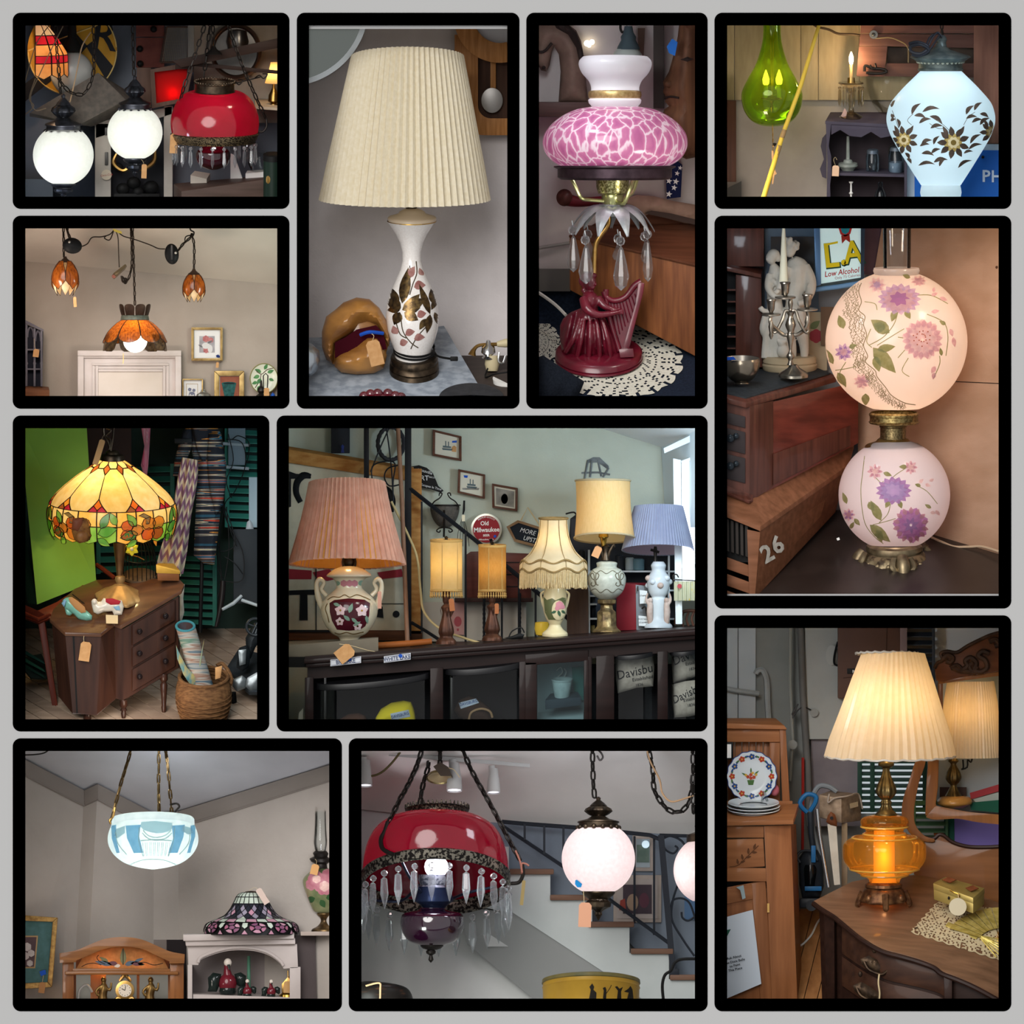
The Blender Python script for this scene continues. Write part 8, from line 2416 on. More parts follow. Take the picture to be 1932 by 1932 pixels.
P('cornice_mould',hexa(q2(1022,1152,1630,1140,1632,1175,1026,1186),(0,0,220),d=660),wh,t,be=7)
ai=cr(q2(1095,1290,1110,1262,1180,1232,1260,1212,1340,1208,1420,1216,1490,1240,1545,1280,1565,1308),4)
P('arched_valance',prism(q2(1036,1184,1640,1174,1646,1306,1565,1310)+ai[::-1]+[(1040,1288)],690,730),wh,t,be=4)
P('arch_mould',tube([(x,y-14,686) for x,y in ai],9,n=8),wh,t)
P('side_panel',box(1036,1062,1288,1515,690,1000),wh,t,be=3)
P('side_panel',box(1600,1660,1300,1515,690,1000),wh,t,be=3)
P('back_panel',box(1060,1605,1180,1515,985,1000),mat('8a807d','827876',sc=10,ro=.7),t)
P('inner_shelf',hexa(q3(1066,1452,700,1600,1470,700,1600,1515,700,1066,1515,700),q3(1060,1440,980,1600,1455,980,1600,1515,980,1060,1515,980)),wh,t)
T1('side_bookcase',box(1660,1860,1105,1128,640,940),mat('97897f',ro=.6),'taupe shelf top beside the cream hutch carrying the oil lamp','shelf',be=3)
T1('shadowed_bookcase',hexa(q2(1625,1125,1740,1128,1750,1515,1655,1515),(0,0,40),d=760),mat('4d4443','433b3b',sc=12,ro=.7),'shadowed wooden side of the taupe bookcase','bookcase')
T1('mauve_panel',box(1740,1860,1128,1515,900,915),mat('5d5254',ro=.7),'mauve grey back of the taupe bookcase','panel')
red9=mat('6d1c28','54141e',sc=12,ro=.15,co=.5)
dg9=mat('1b2622','141b1a',sc=20,ro=.15,co=.5)
wt9=mat('cfc4b8',ro=.25)
def duck(lb,x,y,s,dd):
 t=thing('ceramic_bird',lb,'figurine',x,y,dd,'red glazed ceramic birds')
 P('breast',ball(x,y-58*s,dd,50*s,58*s,44*s),red9,t)
 P('wing',pillow(q2(x-35*s,y-110*s,x-80*s,y-118*s,x-108*s,y-90*s,x-104*s,y-40*s,x-110*s,y-14*s,x-60*s,y-14*s,x-45*s,y-50*s),dd,26*s,max(5,11*s)),dg9,t)
 P('wing',pillow(q2(x+35*s,y-110*s,x+70*s,y-120*s,x+100*s,y-100*s,x+98*s,y-50*s,x+85*s,y-30*s,x+50*s,y-50*s),dd,26*s,max(5,11*s)),dg9,t)
 P('base',lathe(x,dd,q2(44*s,y-34*s,48*s,y-16*s,40*s,y),n=24,cap=3),dg9,t)
 P('neck',tube(q3(x,y-100*s,dd,x-4*s,y-140*s,dd-4,x,y-170*s,dd-6),[26*s,17*s,18*s],n=12,sm=3),red9,t)
 P('head',ball(x,y-172*s,dd-8,22*s,24*s,22*s),wt9,t)
 P('beak',tube(q3(x+4*s,y-160*s,dd-26*s,x+8*s,y-132*s,dd-34*s),[9*s,3*s],n=8),dg9,t)
duck('largest red glazed bird with white head in the cream hutch',1258,1452,1.02,780)
duck('small red glazed bird under the green candle in the hutch',1366,1466,.5,740)
duck('small red glazed bird between candle and gilt birdhouse',1498,1468,.5,740)
T1('green_candle',tube(q3(1374,1240,880,1374,1470,880),[9,11],n=12),mat('4f7d66',ro=.5),'tall green candle standing inside the cream hutch','candle')
g=thing('gilt_birdhouse','small gilt birdhouse ornament with tag in the cream hutch','ornament',1585,1495,780)
P('house',prism(q2(1555,1440,1555,1395,1590,1355,1630,1392,1630,1440),770,800),brass,g,be=3)
P('bird',ball(1612,1360,785,20,14,12),mat('9a6a40',ro=.5),g)
P('stand',lathe(1590,785,q2(30,1440,48,1455,50,1500),n=20,cap=3),brassb,g)
P('perch',tube(q3(1590,1320,790,1590,1360,790),4),brass,g)
price_tag(1587,1412,740,40,64,4,mat('b08a5c',ro=.9),'tan tag on the gilt birdhouse ornament',string=q3(1587,1380,742,1592,1345,750))
T1('dark_figurine',lathe(1776,820,q2(26,1362,30,1372,14,1390,24,1410,12,1430,26,1462,30,1478),n=16,cap=3),mat('3a2c32',ro=.3),'dark turned candleholder inside the taupe bookcase','candleholder')
t=thing('leaded_rose_shade','leaded glass lampshade with pink roses resting on the cream hutch','lampshade',1390,1124,780)
d=765
sf=revolve(1388,d,q2(30,882,74,900,96,940,118,980,150,1016,205,1040,248,1062,262,1090,262,1122),ti=.02)
pale9=mat('b9c2b4','a8b2a4',sc=30,ro=.25)
drk=mat('22242c',ro=.2)
pnk=[mat('9a5f74','8a4f66',sc=30,ro=.25),mat('7d5068','6d445c',sc=30,ro=.25),mat('b58898','a87a8a',sc=30,ro=.25)]
gry9=mat('8f8794','7d7684',sc=30,ro=.25)
pl=[]
ml=[]
N9=22
for k in range(N9):
 u0,u1=(k/N9,(k+1)/N9)
 for a,b in((.06,.17),(.17,.28)):
  pl.append(q2(u0,a,u1,a,u1,b,u0,b))
  ml.append(pale9)
 pl.append(q2(u0,.28,u1,.28,(u0+u1)/2,.36))
 ml.append(drk)
 pl.append(q2(u0-.5/N9,.36,u0,.28,u0+.5/N9,.36,u0,.43))
 ml.append(gry9 if k&1 else drk)
 pl.append(q2(u0,.43,u0+.5/N9,.36,u1,.43,u0+.5/N9,.5))
 ml.append((gry9,pnk[2],drk)[k%3])
 pl.append(q2(u0-.5/N9,.5,u0,.43,u0+.5/N9,.5,u0,.58))
 ml.append((drk,gry9)[k&1])
 pl.append(q2(u0,.58,u0+.5/N9,.5,u1,.58))
 ml.append(drk if k%3 else pale9)
 pl.append(q2(u0,.58,u1,.58,u1,.68,u0,.66))
 ml.append(pale9 if k&1 else pnk[2])
n9=11
for k in range(n9):
 u=(k+.5)/n9
 w=1/n9
 for a in range(5):
  an=TAU*a/5+k
  pl.append([(u+w*.33*cos(an+q)*1,.82+.125*sin(an+q)) for q in(-.6,-.3,0,.3,.6)]+q2(u+w*.15*cos(an+.5),.82+.055*sin(an+.5),u+w*.15*cos(an-.5),.82+.055*sin(an-.5)))
  ml.append(pnk[(a+k)%3])
 pl.append([(u+w*.15*cos(TAU*i/8),.82+.055*sin(TAU*i/8)) for i in range(8)])
 ml.append(pnk[1])
 pl.append(q2(u+w*.38,.69,u+w*.62,.69,u+w*.62,.8,u+w*.5,.86,u+w*.38,.8))
 ml.append(pale9)
 pl.append(q2(u+w*.36,.97,u+w*.5,.87,u+w*.64,.97))
 ml.append(pnk[2])
panes('glass_pane',t,sf,pl,ml,mat('18171a',ro=.5,me=.3),w=5,sub=2)
P('shade_lining',lathe(1388,d,q2(28,886,92,944,146,1020,244,1066,256,1120),n=48,ti=(.02,.02)),blackp,t)
P('cap',lathe(1388,d,q2(8,880,32,884,40,892),n=24,cap=1),bronze,t)
price_tag(1450,910,640,34,96,-32,mat('b9a498',ro=.9),'pale tag on string across the top of the rose shade',string=q3(1424,872,642,1405,862,660,1375,880,700))
t=thing('oil_lamp','oil lamp painted with roses and tall glass chimney on the taupe shelf','lamp',1790,1105,760)
d=760
P('chimney',lathe(1772,d,cr(q2(32,440,33,500,36,560,40,610,34,650,30,664),4),n=28),clear,t)
P('burner',lathe(1775,d,q2(34,658,48,672,40,690,62,700,60,716,36,730,40,752,50,760),n=28,ti=(.1,.1)),iron,t)
P('burner_ring',tube([(1772+58*cos(TAU*i/24),705-6*sin(TAU*i/24),d+58*sin(TAU*i/24)) for i in range(24)],5,cl=True),iron,t)
vb=lathe(1790,d,cr(q2(44,758,80,776,112,806,119,836,104,890,80,950,60,990,44,1002),4),n=44)
P('vase',vb,mat('5c6a44',cols=q2(.35,'4c5a3a',.5,'7d7a58',.62,'8d6a5c'),sc=12,ro=.2,co=.4),t)
bv=vb.bvh()
PP('rose',bv,[rosette(1745,812,46,7),rosette(1790,850,56,8),rosette(1720,845,34,6),rosette(1815,790,38,6)],mat('b07a80','9a5a66',sc=60,ro=.25),t,2,60)
PP('rose_centre',bv,[rosette(1748,815,24,6),rosette(1792,855,30,6)],mat('d0b0a4','b98a88',sc=80,ro=.25),t,3,60)
PP('leaf',bv,[leafp(1740,920,60,200,36),leafp(1770,930,50,-60,34),leafp(1800,920,50,10,34)],mat('2f4a2c',ro=.25),t,2)
P('foot',lathe(1793,d,cr(q2(36,998,44,1010,26,1030,22,1050,40,1075,70,1092,74,1105),3),n=32,cap=3),mat('4a3a28','7d6440',sc=60,ro=.35,me=.8),t)
price_tag(1738,762,640,42,58,14,mat('b88a58',ro=.9),'tan tag hanging from the burner of the rose oil lamp',string=q3(1746,735,642,1748,715,660,1740,705,690))
# ================================================================ box 10: ruby hanging lamp before a staircase
g10=mat('c6c8c6','bec0be',sc=12,ro=.9)
room(9,g10)
plan(650,1380,2.76)
fill_light(120,1370,40,800,900,1200,200,.3,'e8f2ec')
fill_light(1300,130,100,1000,900,1200,300,.4,'f2f4ff')
ST('ceiling',slab(q3(50,400,1240,700,480,1240,1870,560,1240,1870,70,600,50,70,600),(0,-8,0)),mat('dcdad6','d5d3cf',sc=10,ro=.9))
ST('wall_landing',prism(q2(700,470,1870,470,1870,1320,1690,1320,1484,1100,870,770,700,770),1225,1240),mat('76808c','6e7884',sc=8,ro=.9))
ST('wall_pier',box(740,856,600,1120,1150,1220),mat('aeb0ae',ro=.9))
t=thing('staircase','white staircase with wooden treads descending behind the globes','staircase',1300,1400,1150)
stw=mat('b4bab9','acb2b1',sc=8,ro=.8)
P('stringer',prism(q2(60,720,860,720,870,742,1072,742,1072,878,1290,878,1290,1018,1484,1018,1484,1154,1690,1154,1690,1290,1870,1290,1870,1430,1600,1430,1345,1250,870,940,600,900,60,860),1060,1150),stw,t,be=2)
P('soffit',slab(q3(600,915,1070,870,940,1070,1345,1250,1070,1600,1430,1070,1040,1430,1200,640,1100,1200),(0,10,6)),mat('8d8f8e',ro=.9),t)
trd=wood('6f5444','5c4438',axis=0,sc=10,ro=.5)
for x0,x1,y in((860,1090,715),(1070,1300,850),(1268,1508,990),(1490,1712,1130),(1694,1870,1266)):
 P('tread',box(x0,x1,y,y+30,1035,1150),trd,t,be=7)
t=thing('stair_railing','black iron stair railing with scrolls behind the globe pendant','railing',1400,1300,1050)
rl=mat('23272e',ro=.5)
for q,r in((q3(820,470,1130,930,480,1120,1270,505,1100,1590,540,1060,1660,570,1050),11),(q3(820,490,1130,1120,690,1100,1400,890,1080,1700,1110,1050),10),(q3(1640,540,1050,1820,545,1050,1870,550,1050),9)):
 P('rail',tube(q,r,n=6),rl,t)
for x,y0,y1 in((938,480,565),(1040,490,640),(1140,498,700),(1510,545,1000),(1612,560,1060)):
 P('baluster',box(x-6,x+6,y0,y1,1095,1107),rl,t)
P('newel',hexa(q2(1632,540,1664,540,1728,1265,1696,1265),(0,0,26),d=1040),rl,t)
P('newel_foot',box(1690,1742,1235,1268,1035,1075),rl,t,be=3)
for q in(q3(1660,560,1050,1668,610,1050,1710,635,1050,1735,610,1050,1720,595,1050),q3(1664,555,1050,1700,545,1050,1755,570,1050,1785,620,1050),q3(1700,930,1050,1710,880,1050,1760,870,1050,1800,900,1050,1830,990,1050),q3(1735,800,1050,1710,880,1050,1705,980,1050,1760,1080,1050,1822,1170,1050),q3(1755,940,1050,1760,970,1050,1790,985,1050,1830,960,1050)):
 P('scroll',tube(q,6,n=6,sm=6),rl,t)
def lp(lb,x0,x1,y0,y1,m1,m2,extra=()):
 t=thing('stair_picture',lb,'picture',(x0+x1)/2,y1,1215)
 P('frame',box(x0,x1,y0,y1,1205,1224),mat('a89d94','978c84',sc=20,ro=.6),t,be=4)
 P('print',box(x0+18,x1-18,y0+20,y1-20,1200,1206),m1,t)
 w=x1-x0
 P('image',box(x0+w*.2,x1-w*.2,y0+50,y1-46,1196,1200),m2,t)
 for q,m in extra:
  P('image_shape',paint(1196,q,1),m,t)
lp('tall pale framed print high on the landing wall',1500,1608,540,728,mat('98a4aa',ro=.8),mat('56685f','6a7a70',sc=40,ro=.8))
lp('wide framed dark print low on the landing wall',1400,1650,748,995,mat('a39a94',ro=.8),mat('3a3238','4d4248',sc=10,ro=.8),((q2(1430,930,1436,880,1460,870,1466,935),mat('8a4038',ro=.8)),(ell(1500,890,30,44),mat('8f7a68',ro=.8)),(ell(1560,880,26,40),mat('5a3a44',ro=.8))))
T1('blue_print',box(1770,1860,860,980,1205,1222),mat('4f6a8a',ro=.7),'small blue picture behind the railing scrolls','picture')
T1('reflection_disc',disc(1568,588,1188,20,6,n=20),mat('cfe8f4',emit=.6),'glowing white disc standing in for a light reflected on the tall landing print','reflection')  # emissive disc put in for a light's reflection on the print
t=thing('track_light','white ceiling track with three spotlight heads','spotlight',560,320,720)
tk=mat('b2b2b0',ro=.4)
P('track',hexa(q3(230,105,700,965,168,690,965,188,690,230,128,700),q3(230,105,720,965,168,700,965,188,700,230,128,720)),tk,t,be=3)
for k,(x,y,r,s) in enumerate(((110,215,36,1.1),(572,235,42,1.2),(776,255,36,1.05))):
 P('stem',tube(q3(x-10,y-75*s,700,x-4,y-20*s,700),[16*s,20*s],n=10),tk,t)
 h_=P('head',lathe(x,700,q2(20*s,y-60*s,26*s,y-20*s,r*.9,y+10*s,r,y+55*s,r*.94,y+62*s),n=28,ti=(-.1,-.25),cap=1),tk,t)
 P('lens',lathe(x,700,q2(1,y+54*s,r*.9,y+56*s),n=24,ti=(-.25,-.25)),mat('f4f4ff',emit=1.2),h_)
t=thing('ruby_hanging_lamp','ruby glass hanging lamp seen from below with two rows of crystal prisms','lamp',470,1205,620)
d=620
cx=474
ruby10=mat('55081a','400512',sc=14,ro=.1,spec=.8,tr=.5,tcol='b00c2a',co=.6,bu=.2,bscale=120)
P('dome',lathe(cx,d,cr(q2(165,440,230,452,305,500,350,570,374,660,380,730,378,752),5),n=72,ti=(-.2,-.34)),ruby10,t)
cr10=mat('1e1b19','5c5348',sc=300,ro=.4,me=.8,lo=.5,hi=.56)
P('crown',lathe(cx+8,d,q2(160,400,168,408,162,420,166,446),n=56,ti=(-.18,-.2)),cr10,t)
for k in range(44):
 a=TAU*k/44
 P('crown_point',tube(q3(cx+8+163*cos(a),402+.18*163*sin(a),d+163*sin(a),cx+8+167*cos(a),382+.18*163*sin(a),d+167*sin(a)),[7,2],n=5),cr10,t)
P('gallery_ring',lathe(cx,d,q2(380,742,392,752,388,764,392,800,384,812,374,806),n=80,ti=(-.36,-.38)),mat('201d1c','7d776c',sc=170,ro=.4,me=.7,lo=.47,hi=.53),t)
def pr10(mb):
 mb.lathe(0,0,q2(4,0,17,10,22,90,13,128,1,168),n=6)
for k in range(26):
 a=TAU*(k+.3)/26
 x,dd=(cx+382*cos(a),d+382*sin(a))
 y=826+.38*382*sin(a)
 b=inst('bead','bd10',lambda mb:mb.lathe(0,0,q2(3,-18,14,-11,19,0,14,11,3,18),n=8),crystal,t,W(x,y+16,dd),Euler((0,0,a)).to_quaternion(),0)
 inst('crystal_prism','pr10',pr10,crystal,t,W(x-2,y+36,dd),Euler((0,R.uniform(-.05,.05),a)).to_quaternion(),0)
wh10=mat('f4f2ff',emit=7)
P('bulb',ball(478,705,d-40,62,60,60),wh10,t)
lamp(478,700,d-120,.16,'f4f0ff',40)
lamp(440,600,d,.12,'ffe0e0',40)
blu=mat('1d1830','2a1a38',sc=14,ro=.1,spec=.8,co=.6)
P('burner_crown',lathe(470,d,q2(84,745,88,770,76,800,90,812),n=32),mat('565a6c','a7abb8',sc=120,ro=.35,me=.6,lo=.45,hi=.55),t)
P('collar',lathe(466,d,q2(88,808,94,850,100,862,100,885,70,905,58,920),n=40),mat('26304c',ro=.3,me=.5),t)
P('font',lathe(457,d,cr(q2(62,918,76,930,150,948,167,990,158,1040,125,1090,76,1112),5),n=56),mat('2a0a1e','1d0a22',sc=8,ro=.08,spec=.9,co=.8),t)
P('font_cap',lathe(455,d,q2(58,1104,60,1118,48,1130,24,1138),n=32),iron,t)
P('finial',lathe(450,d,q2(14,1134,26,1144,24,1156,8,1166,12,1180,14,1190,2,1204),n=20),iron,t)
for q in(q3(400,838,d-60,340,760,d-200,300,680,d-330),q3(430,830,d-40,390,800,d+60,300,880,d+240,160,880,d+230),q3(540,880,d+40,640,840,d+150,780,810,d+130)):
 P('support_arm',tube(q,8,n=6,sm=4),mat('23283a',ro=.4,me=.5),t)
for q in(q3(412,66,560,380,170,540,330,280,500,285,360,460,228,480,400),q3(605,66,560,660,200,540,760,380,520,860,570,500,915,670,490),q3(442,66,770,436,180,770,408,280,770,392,385,770)):
 chain(t,q,54,34,6.5,iron,'chain10')
P('hook_arm',tube(q3(226,470,400,210,520,390,190,560,370,198,610,340,250,640,280),12,n=8,sm=4),iron,t)
P('hook_arm',tube(q3(925,690,490,930,740,490,910,785,500,868,792,520),10,n=8,sm=4),iron,t)
P('pink_cord',tube(q3(890,620,470,915,680,470,925,740,470,922,690,465,945,690,470,960,700,470),5,sm=4),mat('a06a5c',ro=.9),t)
price_tag(928,840,420,18,130,6,mat('8d7a50',ro=.8),'narrow folded tag hanging at the end of the ruby lamp ring')
t=thing('brass_bell','shallow brass ceiling bell with brown tag above the ruby dome','canopy',495,278,640)
P('bell',lathe(495,660,q2(14,195,24,208,60,226,70,244),n=40,ti=(-.4,-.45)),mat('7d7050','a09060',sc=20,ro=.25,me=.9),t)
P('bell_inside',lathe(495,660,q2(4,222,62,240),n=36,ti=(-.45,-.45)),mat('b9ad86','8f845f',sc=12,ro=.3,me=.7),t)
chain(t,q3(498,66,660,498,190,660),54,34,6.5,iron,'chain10')
T1('brown_tag',prism(q2(462,182,500,160,540,185,562,232,500,232),540,545),mat('4a4038',ro=.8),'dark brown paper tag on the brass ceiling bell','tag')
wire('tag_string',q3(540,190,542,570,200,545,600,240,560),2,MATS['string'],'loose string of the dark brown tag')
wire('yellow_wire',q3(50,215,700,130,232,690,190,215,680,250,160,680,310,80,680),6,mat('5c5436',ro=.5),'dark yellow cable looping across the track light')
op10=mat('e4d8d8','dccfcf',sc=140,ro=.4,tr=.75,bu=.3,bscale=320)
def gl10(cx_,cy,r,c0,c1,rc,f1,rf,ch,lb,a0=0,a1=TAU):
 t=thing('globe_pendant',lb,'lamp',cx_,f1,480,'white globe pendants by the stairs')
 P('globe',lathe(cx_,480,[(r*sin(a),cy-r*cos(a)) for a in[.5+(PI-.95)*i/26 for i in range(27)]],n=56,a0=a0,a1=a1),op10,t)
 if a1==TAU:
  globe_cap(t,cx_,480,c0,c1,rc,bronze,-.08)
  globe_foot(t,cx_,480,cy+r*.86,f1,rf,bronze)
  P('bulb',ball(cx_,cy,520,40),bulbw,t)
 else:
  P('cap',lathe(cx_,480,q2(10,c0,60,c0+40,70,c0+65,30,c0+80,110,c0+110,112,c1),n=40,ti=(-.08,-.08),a0=a0,a1=a1),bronze,t)
 lamp(min(cx_,1826),cy,430,.1 if a1==TAU else.08,'fff0ee',40)
 chain(t,ch,60,34,5.5,iron,'chain10g')
 return t
gl10(1322,662,191,340,510,108,985,84,q3(1290,66,480,1292,160,480,1295,260,480,1302,345,480),'glowing white globe pendant with blue tape and tag in front of the stairs')
gl10(1892,722,179,430,580,108,960,80,q3(1812,66,480,1816,250,480,1815,360,480,1818,430,480),'glowing white globe pendant cut by the frame edge',rad(105),rad(255))
T1('blue_tape_tab',prism(q2(1202,775,1226,766,1238,790,1232,812,1212,812,1200,795),372,378),mat('1f84c4',ro=.6),'blue tape tab stuck on the glowing globe','tape')
price_tag(1252,955,300,66,128,2,mat('d09a7c',ro=.9),'salmon price tag hanging from the glowing globe',string=q3(1248,898,302,1246,860,306,1244,830,312))
t=thing('swag_chain','loop of dark chain with tan cord hanging at the ceiling by the frame','chain',1700,440,500)
chain(t,q3(1575,66,500,1605,200,500,1612,300,500,1650,370,500,1700,415,500,1760,410,500,1800,350,500,1815,230,500),54,32,5.5,iron,'chain10g')
P('tan_cord',tube(q3(1570,66,490,1590,150,485,1640,250,485,1655,320,485,1700,365,485,1770,350,485,1826,330,485),5,sm=5),mat('b08e6c',ro=.6),t)
P('loop_knot',tube(q3(1310,90,490,1335,110,485,1345,135,485,1330,150,485,1315,125,485),5,sm=4),iron,t)
t=thing('yellow_tin','round yellow tin with black silhouette figures below the stairs','tin',1285,1430,420)
tb=lathe(1284,420,q2(252,1300,252,1330,256,1336,252,1342,250,1435),n=64,ti=(-.17,-.17))
P('tin_body',tb,mat('a8842f','96742a',sc=14,ro=.35),t)
bv=tb.bvh()
P('tin_lid',lathe(1284,420,q2(8,1284,235,1290,255,1296,257,1312,253,1316),n=64,ti=(-.17,-.17)),mat('4a4a30','6a5f38',sc=20,ro=.4),t)
sk=mat('1c1813',ro=.5)
for q in(q2(1275,1385,1282,1345,1275,1330,1290,1312,1300,1330,1296,1345,1312,1360,1310,1400,1270,1400),q2(1345,1400,1350,1350,1345,1336,1358,1330,1364,1345,1362,1400),q2(1418,1400,1424,1350,1408,1330,1420,1326,1432,1340,1450,1330,1440,1356,1442,1400),q2(1470,1400,1480,1360,1455,1355,1478,1340,1490,1325,1500,1345,1506,1400)):
 P('silhouette',paint(bv,q,2),sk,t)
P('fishing_rod',stroke(bv,q2(1362,1365,1380,1340,1390,1320),3,2),sk,t)
T1('black_basket',lathe(130,420,cr(q2(60,1306,180,1330,220,1370,232,1432),4),n=48,ti=(-.1,-.1),a0=rad(-115),a1=rad(115)),mat('171412','4a3020',sc=26,st=(1,1,4),ro=.35,lo=.55,hi=.7),'dark woven basket top rising at the bottom corner','basket')
wire('basket_twine',q3(110,1325,190,180,1310,200,186,1345,190,184,1420,180),5,mat('a88a68',ro=.9),'strand of tan twine tied over the dark basket','twine')
T1('lamp_hook',tube(q2(1665,1432,1655,1330,1668,1270,1700,1245,1720,1205,1760,1186,1870,1184),8,n=8,sm=5,d=400),blackp,'curved black iron arm rising beside the lowest stair tread','arm')
# ================================================================ box 11: amber glass lamp on a dresser
room(10,mat('8f8f8a','85857f',sc=12,ro=.9),floor=mat('3a2c22',ro=.8))
plan(1340,1150,2.471)
fill_light(140,110,60,500,900,1200,220,.9,'eef4fa')
ST('wall_board',box(50,128,55,520,1330,1350),mat('b7bbbb','aeb2b2',sc=10,ro=.7,nm='white_boarding'),be=3)
ST('wall_board',box(131,212,55,520,1325,1350),MATS['white_boarding'],be=3)
ST('wall_pier',box(440,700,55,605,1290,1340),mat('a5a59f','9b9b95',sc=10,ro=.9,bu=.3,bscale=120),be=4)
ST('wall_patch',box(470,700,605,1010,1320,1345),mat('7d7476','655c5e',sc=9,ro=.9,bu=.3))
pipe=mat('6b6864','5c5955',sc=12,ro=.6)
T1('wall_pipe',tube(q2(420,55,432,400,455,760,462,1010),16,n=12,d=1270),pipe,'thick grey pipe running down the wall beside the pier','pipe')
T1('wall_pipe',tube(q2(374,55,372,340,384,600,372,800),8,n=8,d=1280),mat('8d8c84',ro=.6),'thin pale conduit on the wall above the pine cupboard','pipe')
t=thing('junction_box','round grey junction box with loose wires on the thin conduit','box',384,650,1262)
P('disc',disc(384,630,1250,22,14,n=18),mat('8f8e88',ro=.6,nm='junction_grey'),t)
P('wire',tube(q3(470,468,1262,430,455,1260,400,480,1262,384,505,1262,395,470,1262,410,440,1262,380,490,1262),3,sm=5),iron,t)
P('wire_knob',disc(484,481,1270,20,14,n=16),MATS['junction_grey'],t)
T1('wall_hook_plate',disc(566,213,1275,27,14,n=24,ry=48),mat('aaa9a2',ro=.5),'oval pale plate on the pier beside the brown locker','plate')
wire('hook_wire',q3(595,150,1260,580,210,1255,578,250,1255,594,262,1258),5,blackp,'black wire hook at the edge of the brown locker')
T1('door_frame_post',tube(q2(212,300,222,285,245,285,262,330,266,420,272,520),14,n=6,sm=4,d=1300),mat('a3a5a2','8d8f8c',sc=30,ro=.7,nm='white_iron'),'white peeling iron bed rail post above the pine cupboard','post')
T1('bed_rail',tube(q2(50,362,120,378,228,392),12,n=8,d=1295),MATS['white_iron'],'horizontal white peeling iron rail above the pine cupboard','rail')
t=thing('wall_locker','brown metal locker hung high behind the pleated shade','locker',740,420,1150)
lk=mat('5a4238','503a31',sc=8,ro=.6)
P('door',box(594,888,55,414,1150,1280),lk,t,be=6)
P('side_strip',box(885,918,55,300,1140,1280),mat('7a6a6a',ro=.6),t,be=3)
P('label_holder',box(638,690,275,300,1140,1150),blackp,t,be=2)
mb=Mb()
text(mb,'R',668,296,14,1139)
P('letter',mb,white,t)
P('door_line',tube(q2(620,320,800,300,820,200,825,60),2,n=4,d=1148),mat('4a362e',ro=.6),t)
sh11=mat('2c3138','363b42',sc=12,ro=.5)
shg=mat('18352c','1f4034',sc=12,ro=.5)
def louvre(lb,x0,x1,y0,y1,n,d,m,st,post=()):
 t=thing('louvre_shutter',lb,'shutter',(x0+x1)/2,y1,d)
 for a in(x0,x1-st,*post):
  P('stile',box(a,a+st,y0,y1,d,d+40),m,t,be=3)
 for k in range(n):
  y=y0+(y1-y0)*(k+.3)/n
  h=(y1-y0)/n*.5
  P('slat',hexa(q3(x0+st,y+h,d+2,x1-st,y+h,d+2,x1-st,y+h+5,d+2,x0+st,y+h+5,d+2),q3(x0+st,y,d+34,x1-st,y,d+34,x1-st,y+6,d+34,x0+st,y+6,d+34)),m,t)
 return t
louvre('slate dark louvred shutter above the pleated shade',900,1048,55,440,10,1180,sh11,14)
louvre('dark green louvred shutter low behind the lamp neck',686,1012,690,945,9,1160,shg,22,(745,))
louvre('narrow green shutter between mirror and lamp',945,1110,880,1075,6,1060,mat('33523a','4a6a44',sc=12,ro=.5),14)
ST('window_glow',box(690,1010,680,950,1215,1222),mat('e6f0f6',emit=.55))
ST('wall_upper',box(1048,1385,55,480,1250,1262),mat('b9c0c6',ro=.9))
T1('orange_pot',lathe(1065,1100,q2(16,1025,24,1040,18,1072),n=16,cap=3),mat('b0602c',ro=.5),'small orange pot seen through the narrow shutter','pot')
F11=lambda d:2220-.62*d
fb=[wood('9a6a40','855732',axis=1,sc=8,ro=.5),wood('a8764a','8f623a',axis=1,sc=8,ro=.5)]
for k in range(16):
 a=60+k*62
 pts=q3(a,F11(612),612,a+58,F11(612),612,a+58+.16*700,F11(1330),1330,a+.16*700,F11(1330),1330)
 ST('floor_board',slab(pts,(0,8,3)),fb[k&1])
ST('subfloor',slab(q3(55,F11(612)+10,612,1375,F11(612)+10,612,1375,F11(1340)+10,1340,55,F11(1340)+10,1340),(0,5,3)),blackp)
wire('white_cable',q3(530,1425,1270,500,1460,1214,470,1520,1118,425,1565,1046,380,1580,1020),5,white,'white power cord lying on the pine floor boards')
pv=wood('96603a','7d4c2b',axis=2,sc=9,ro=.5,co=.1)
ph=wood('9c6640','84522f',axis=0,sc=9,ro=.5,co=.1)
t=thing('pine_cupboard','tall orange pine cupboard with a carved leaf drawer and open lower door','cupboard',240,1840,700)
P('top_board',hexa(q3(50,988,560,388,980,560,388,1002,560,50,1010,560),q3(50,915,900,412,905,900,412,925,900,50,935,900)),ph,t,be=3)
P('top_edge',hexa(q3(384,980,560,412,906,890,412,930,890,388,1004,560),q3(380,985,570,408,910,900,408,932,900,384,1004,570)),ph,t)
P('top_rail',box(50,250,1010,1064,585,640),ph,t,be=3)
P('mid_rail',box(50,265,1205,1268,585,640),ph,t,be=4)
P('corner_stile',hexa(q3(250,1008,580,376,1004,600,408,1845,600,288,1845,580),(0,0,60)),pv,t,be=4)
P('side_panel',hexa(q3(372,1004,604,400,1000,880,432,1845,880,404,1845,604),q3(368,1004,640,396,1000,890,428,1845,890,400,1845,640)),pv,t)
dr=P('drawer',prism(q2(50,1072,248,1066,256,1198,50,1212),590,620),ph,t,be=5)
bvd=590
cvl=mat('5a3820',ro=.6)
for x,y,l,a in((130,1188,26,100),(140,1180,26,20),(152,1168,28,100),(165,1156,28,10),(178,1142,30,90),(192,1132,28,0),(202,1118,30,70)):
 P('carved_leaf',paint(590,leafp(x,y,l,a,12),1.5),cvl,dr)
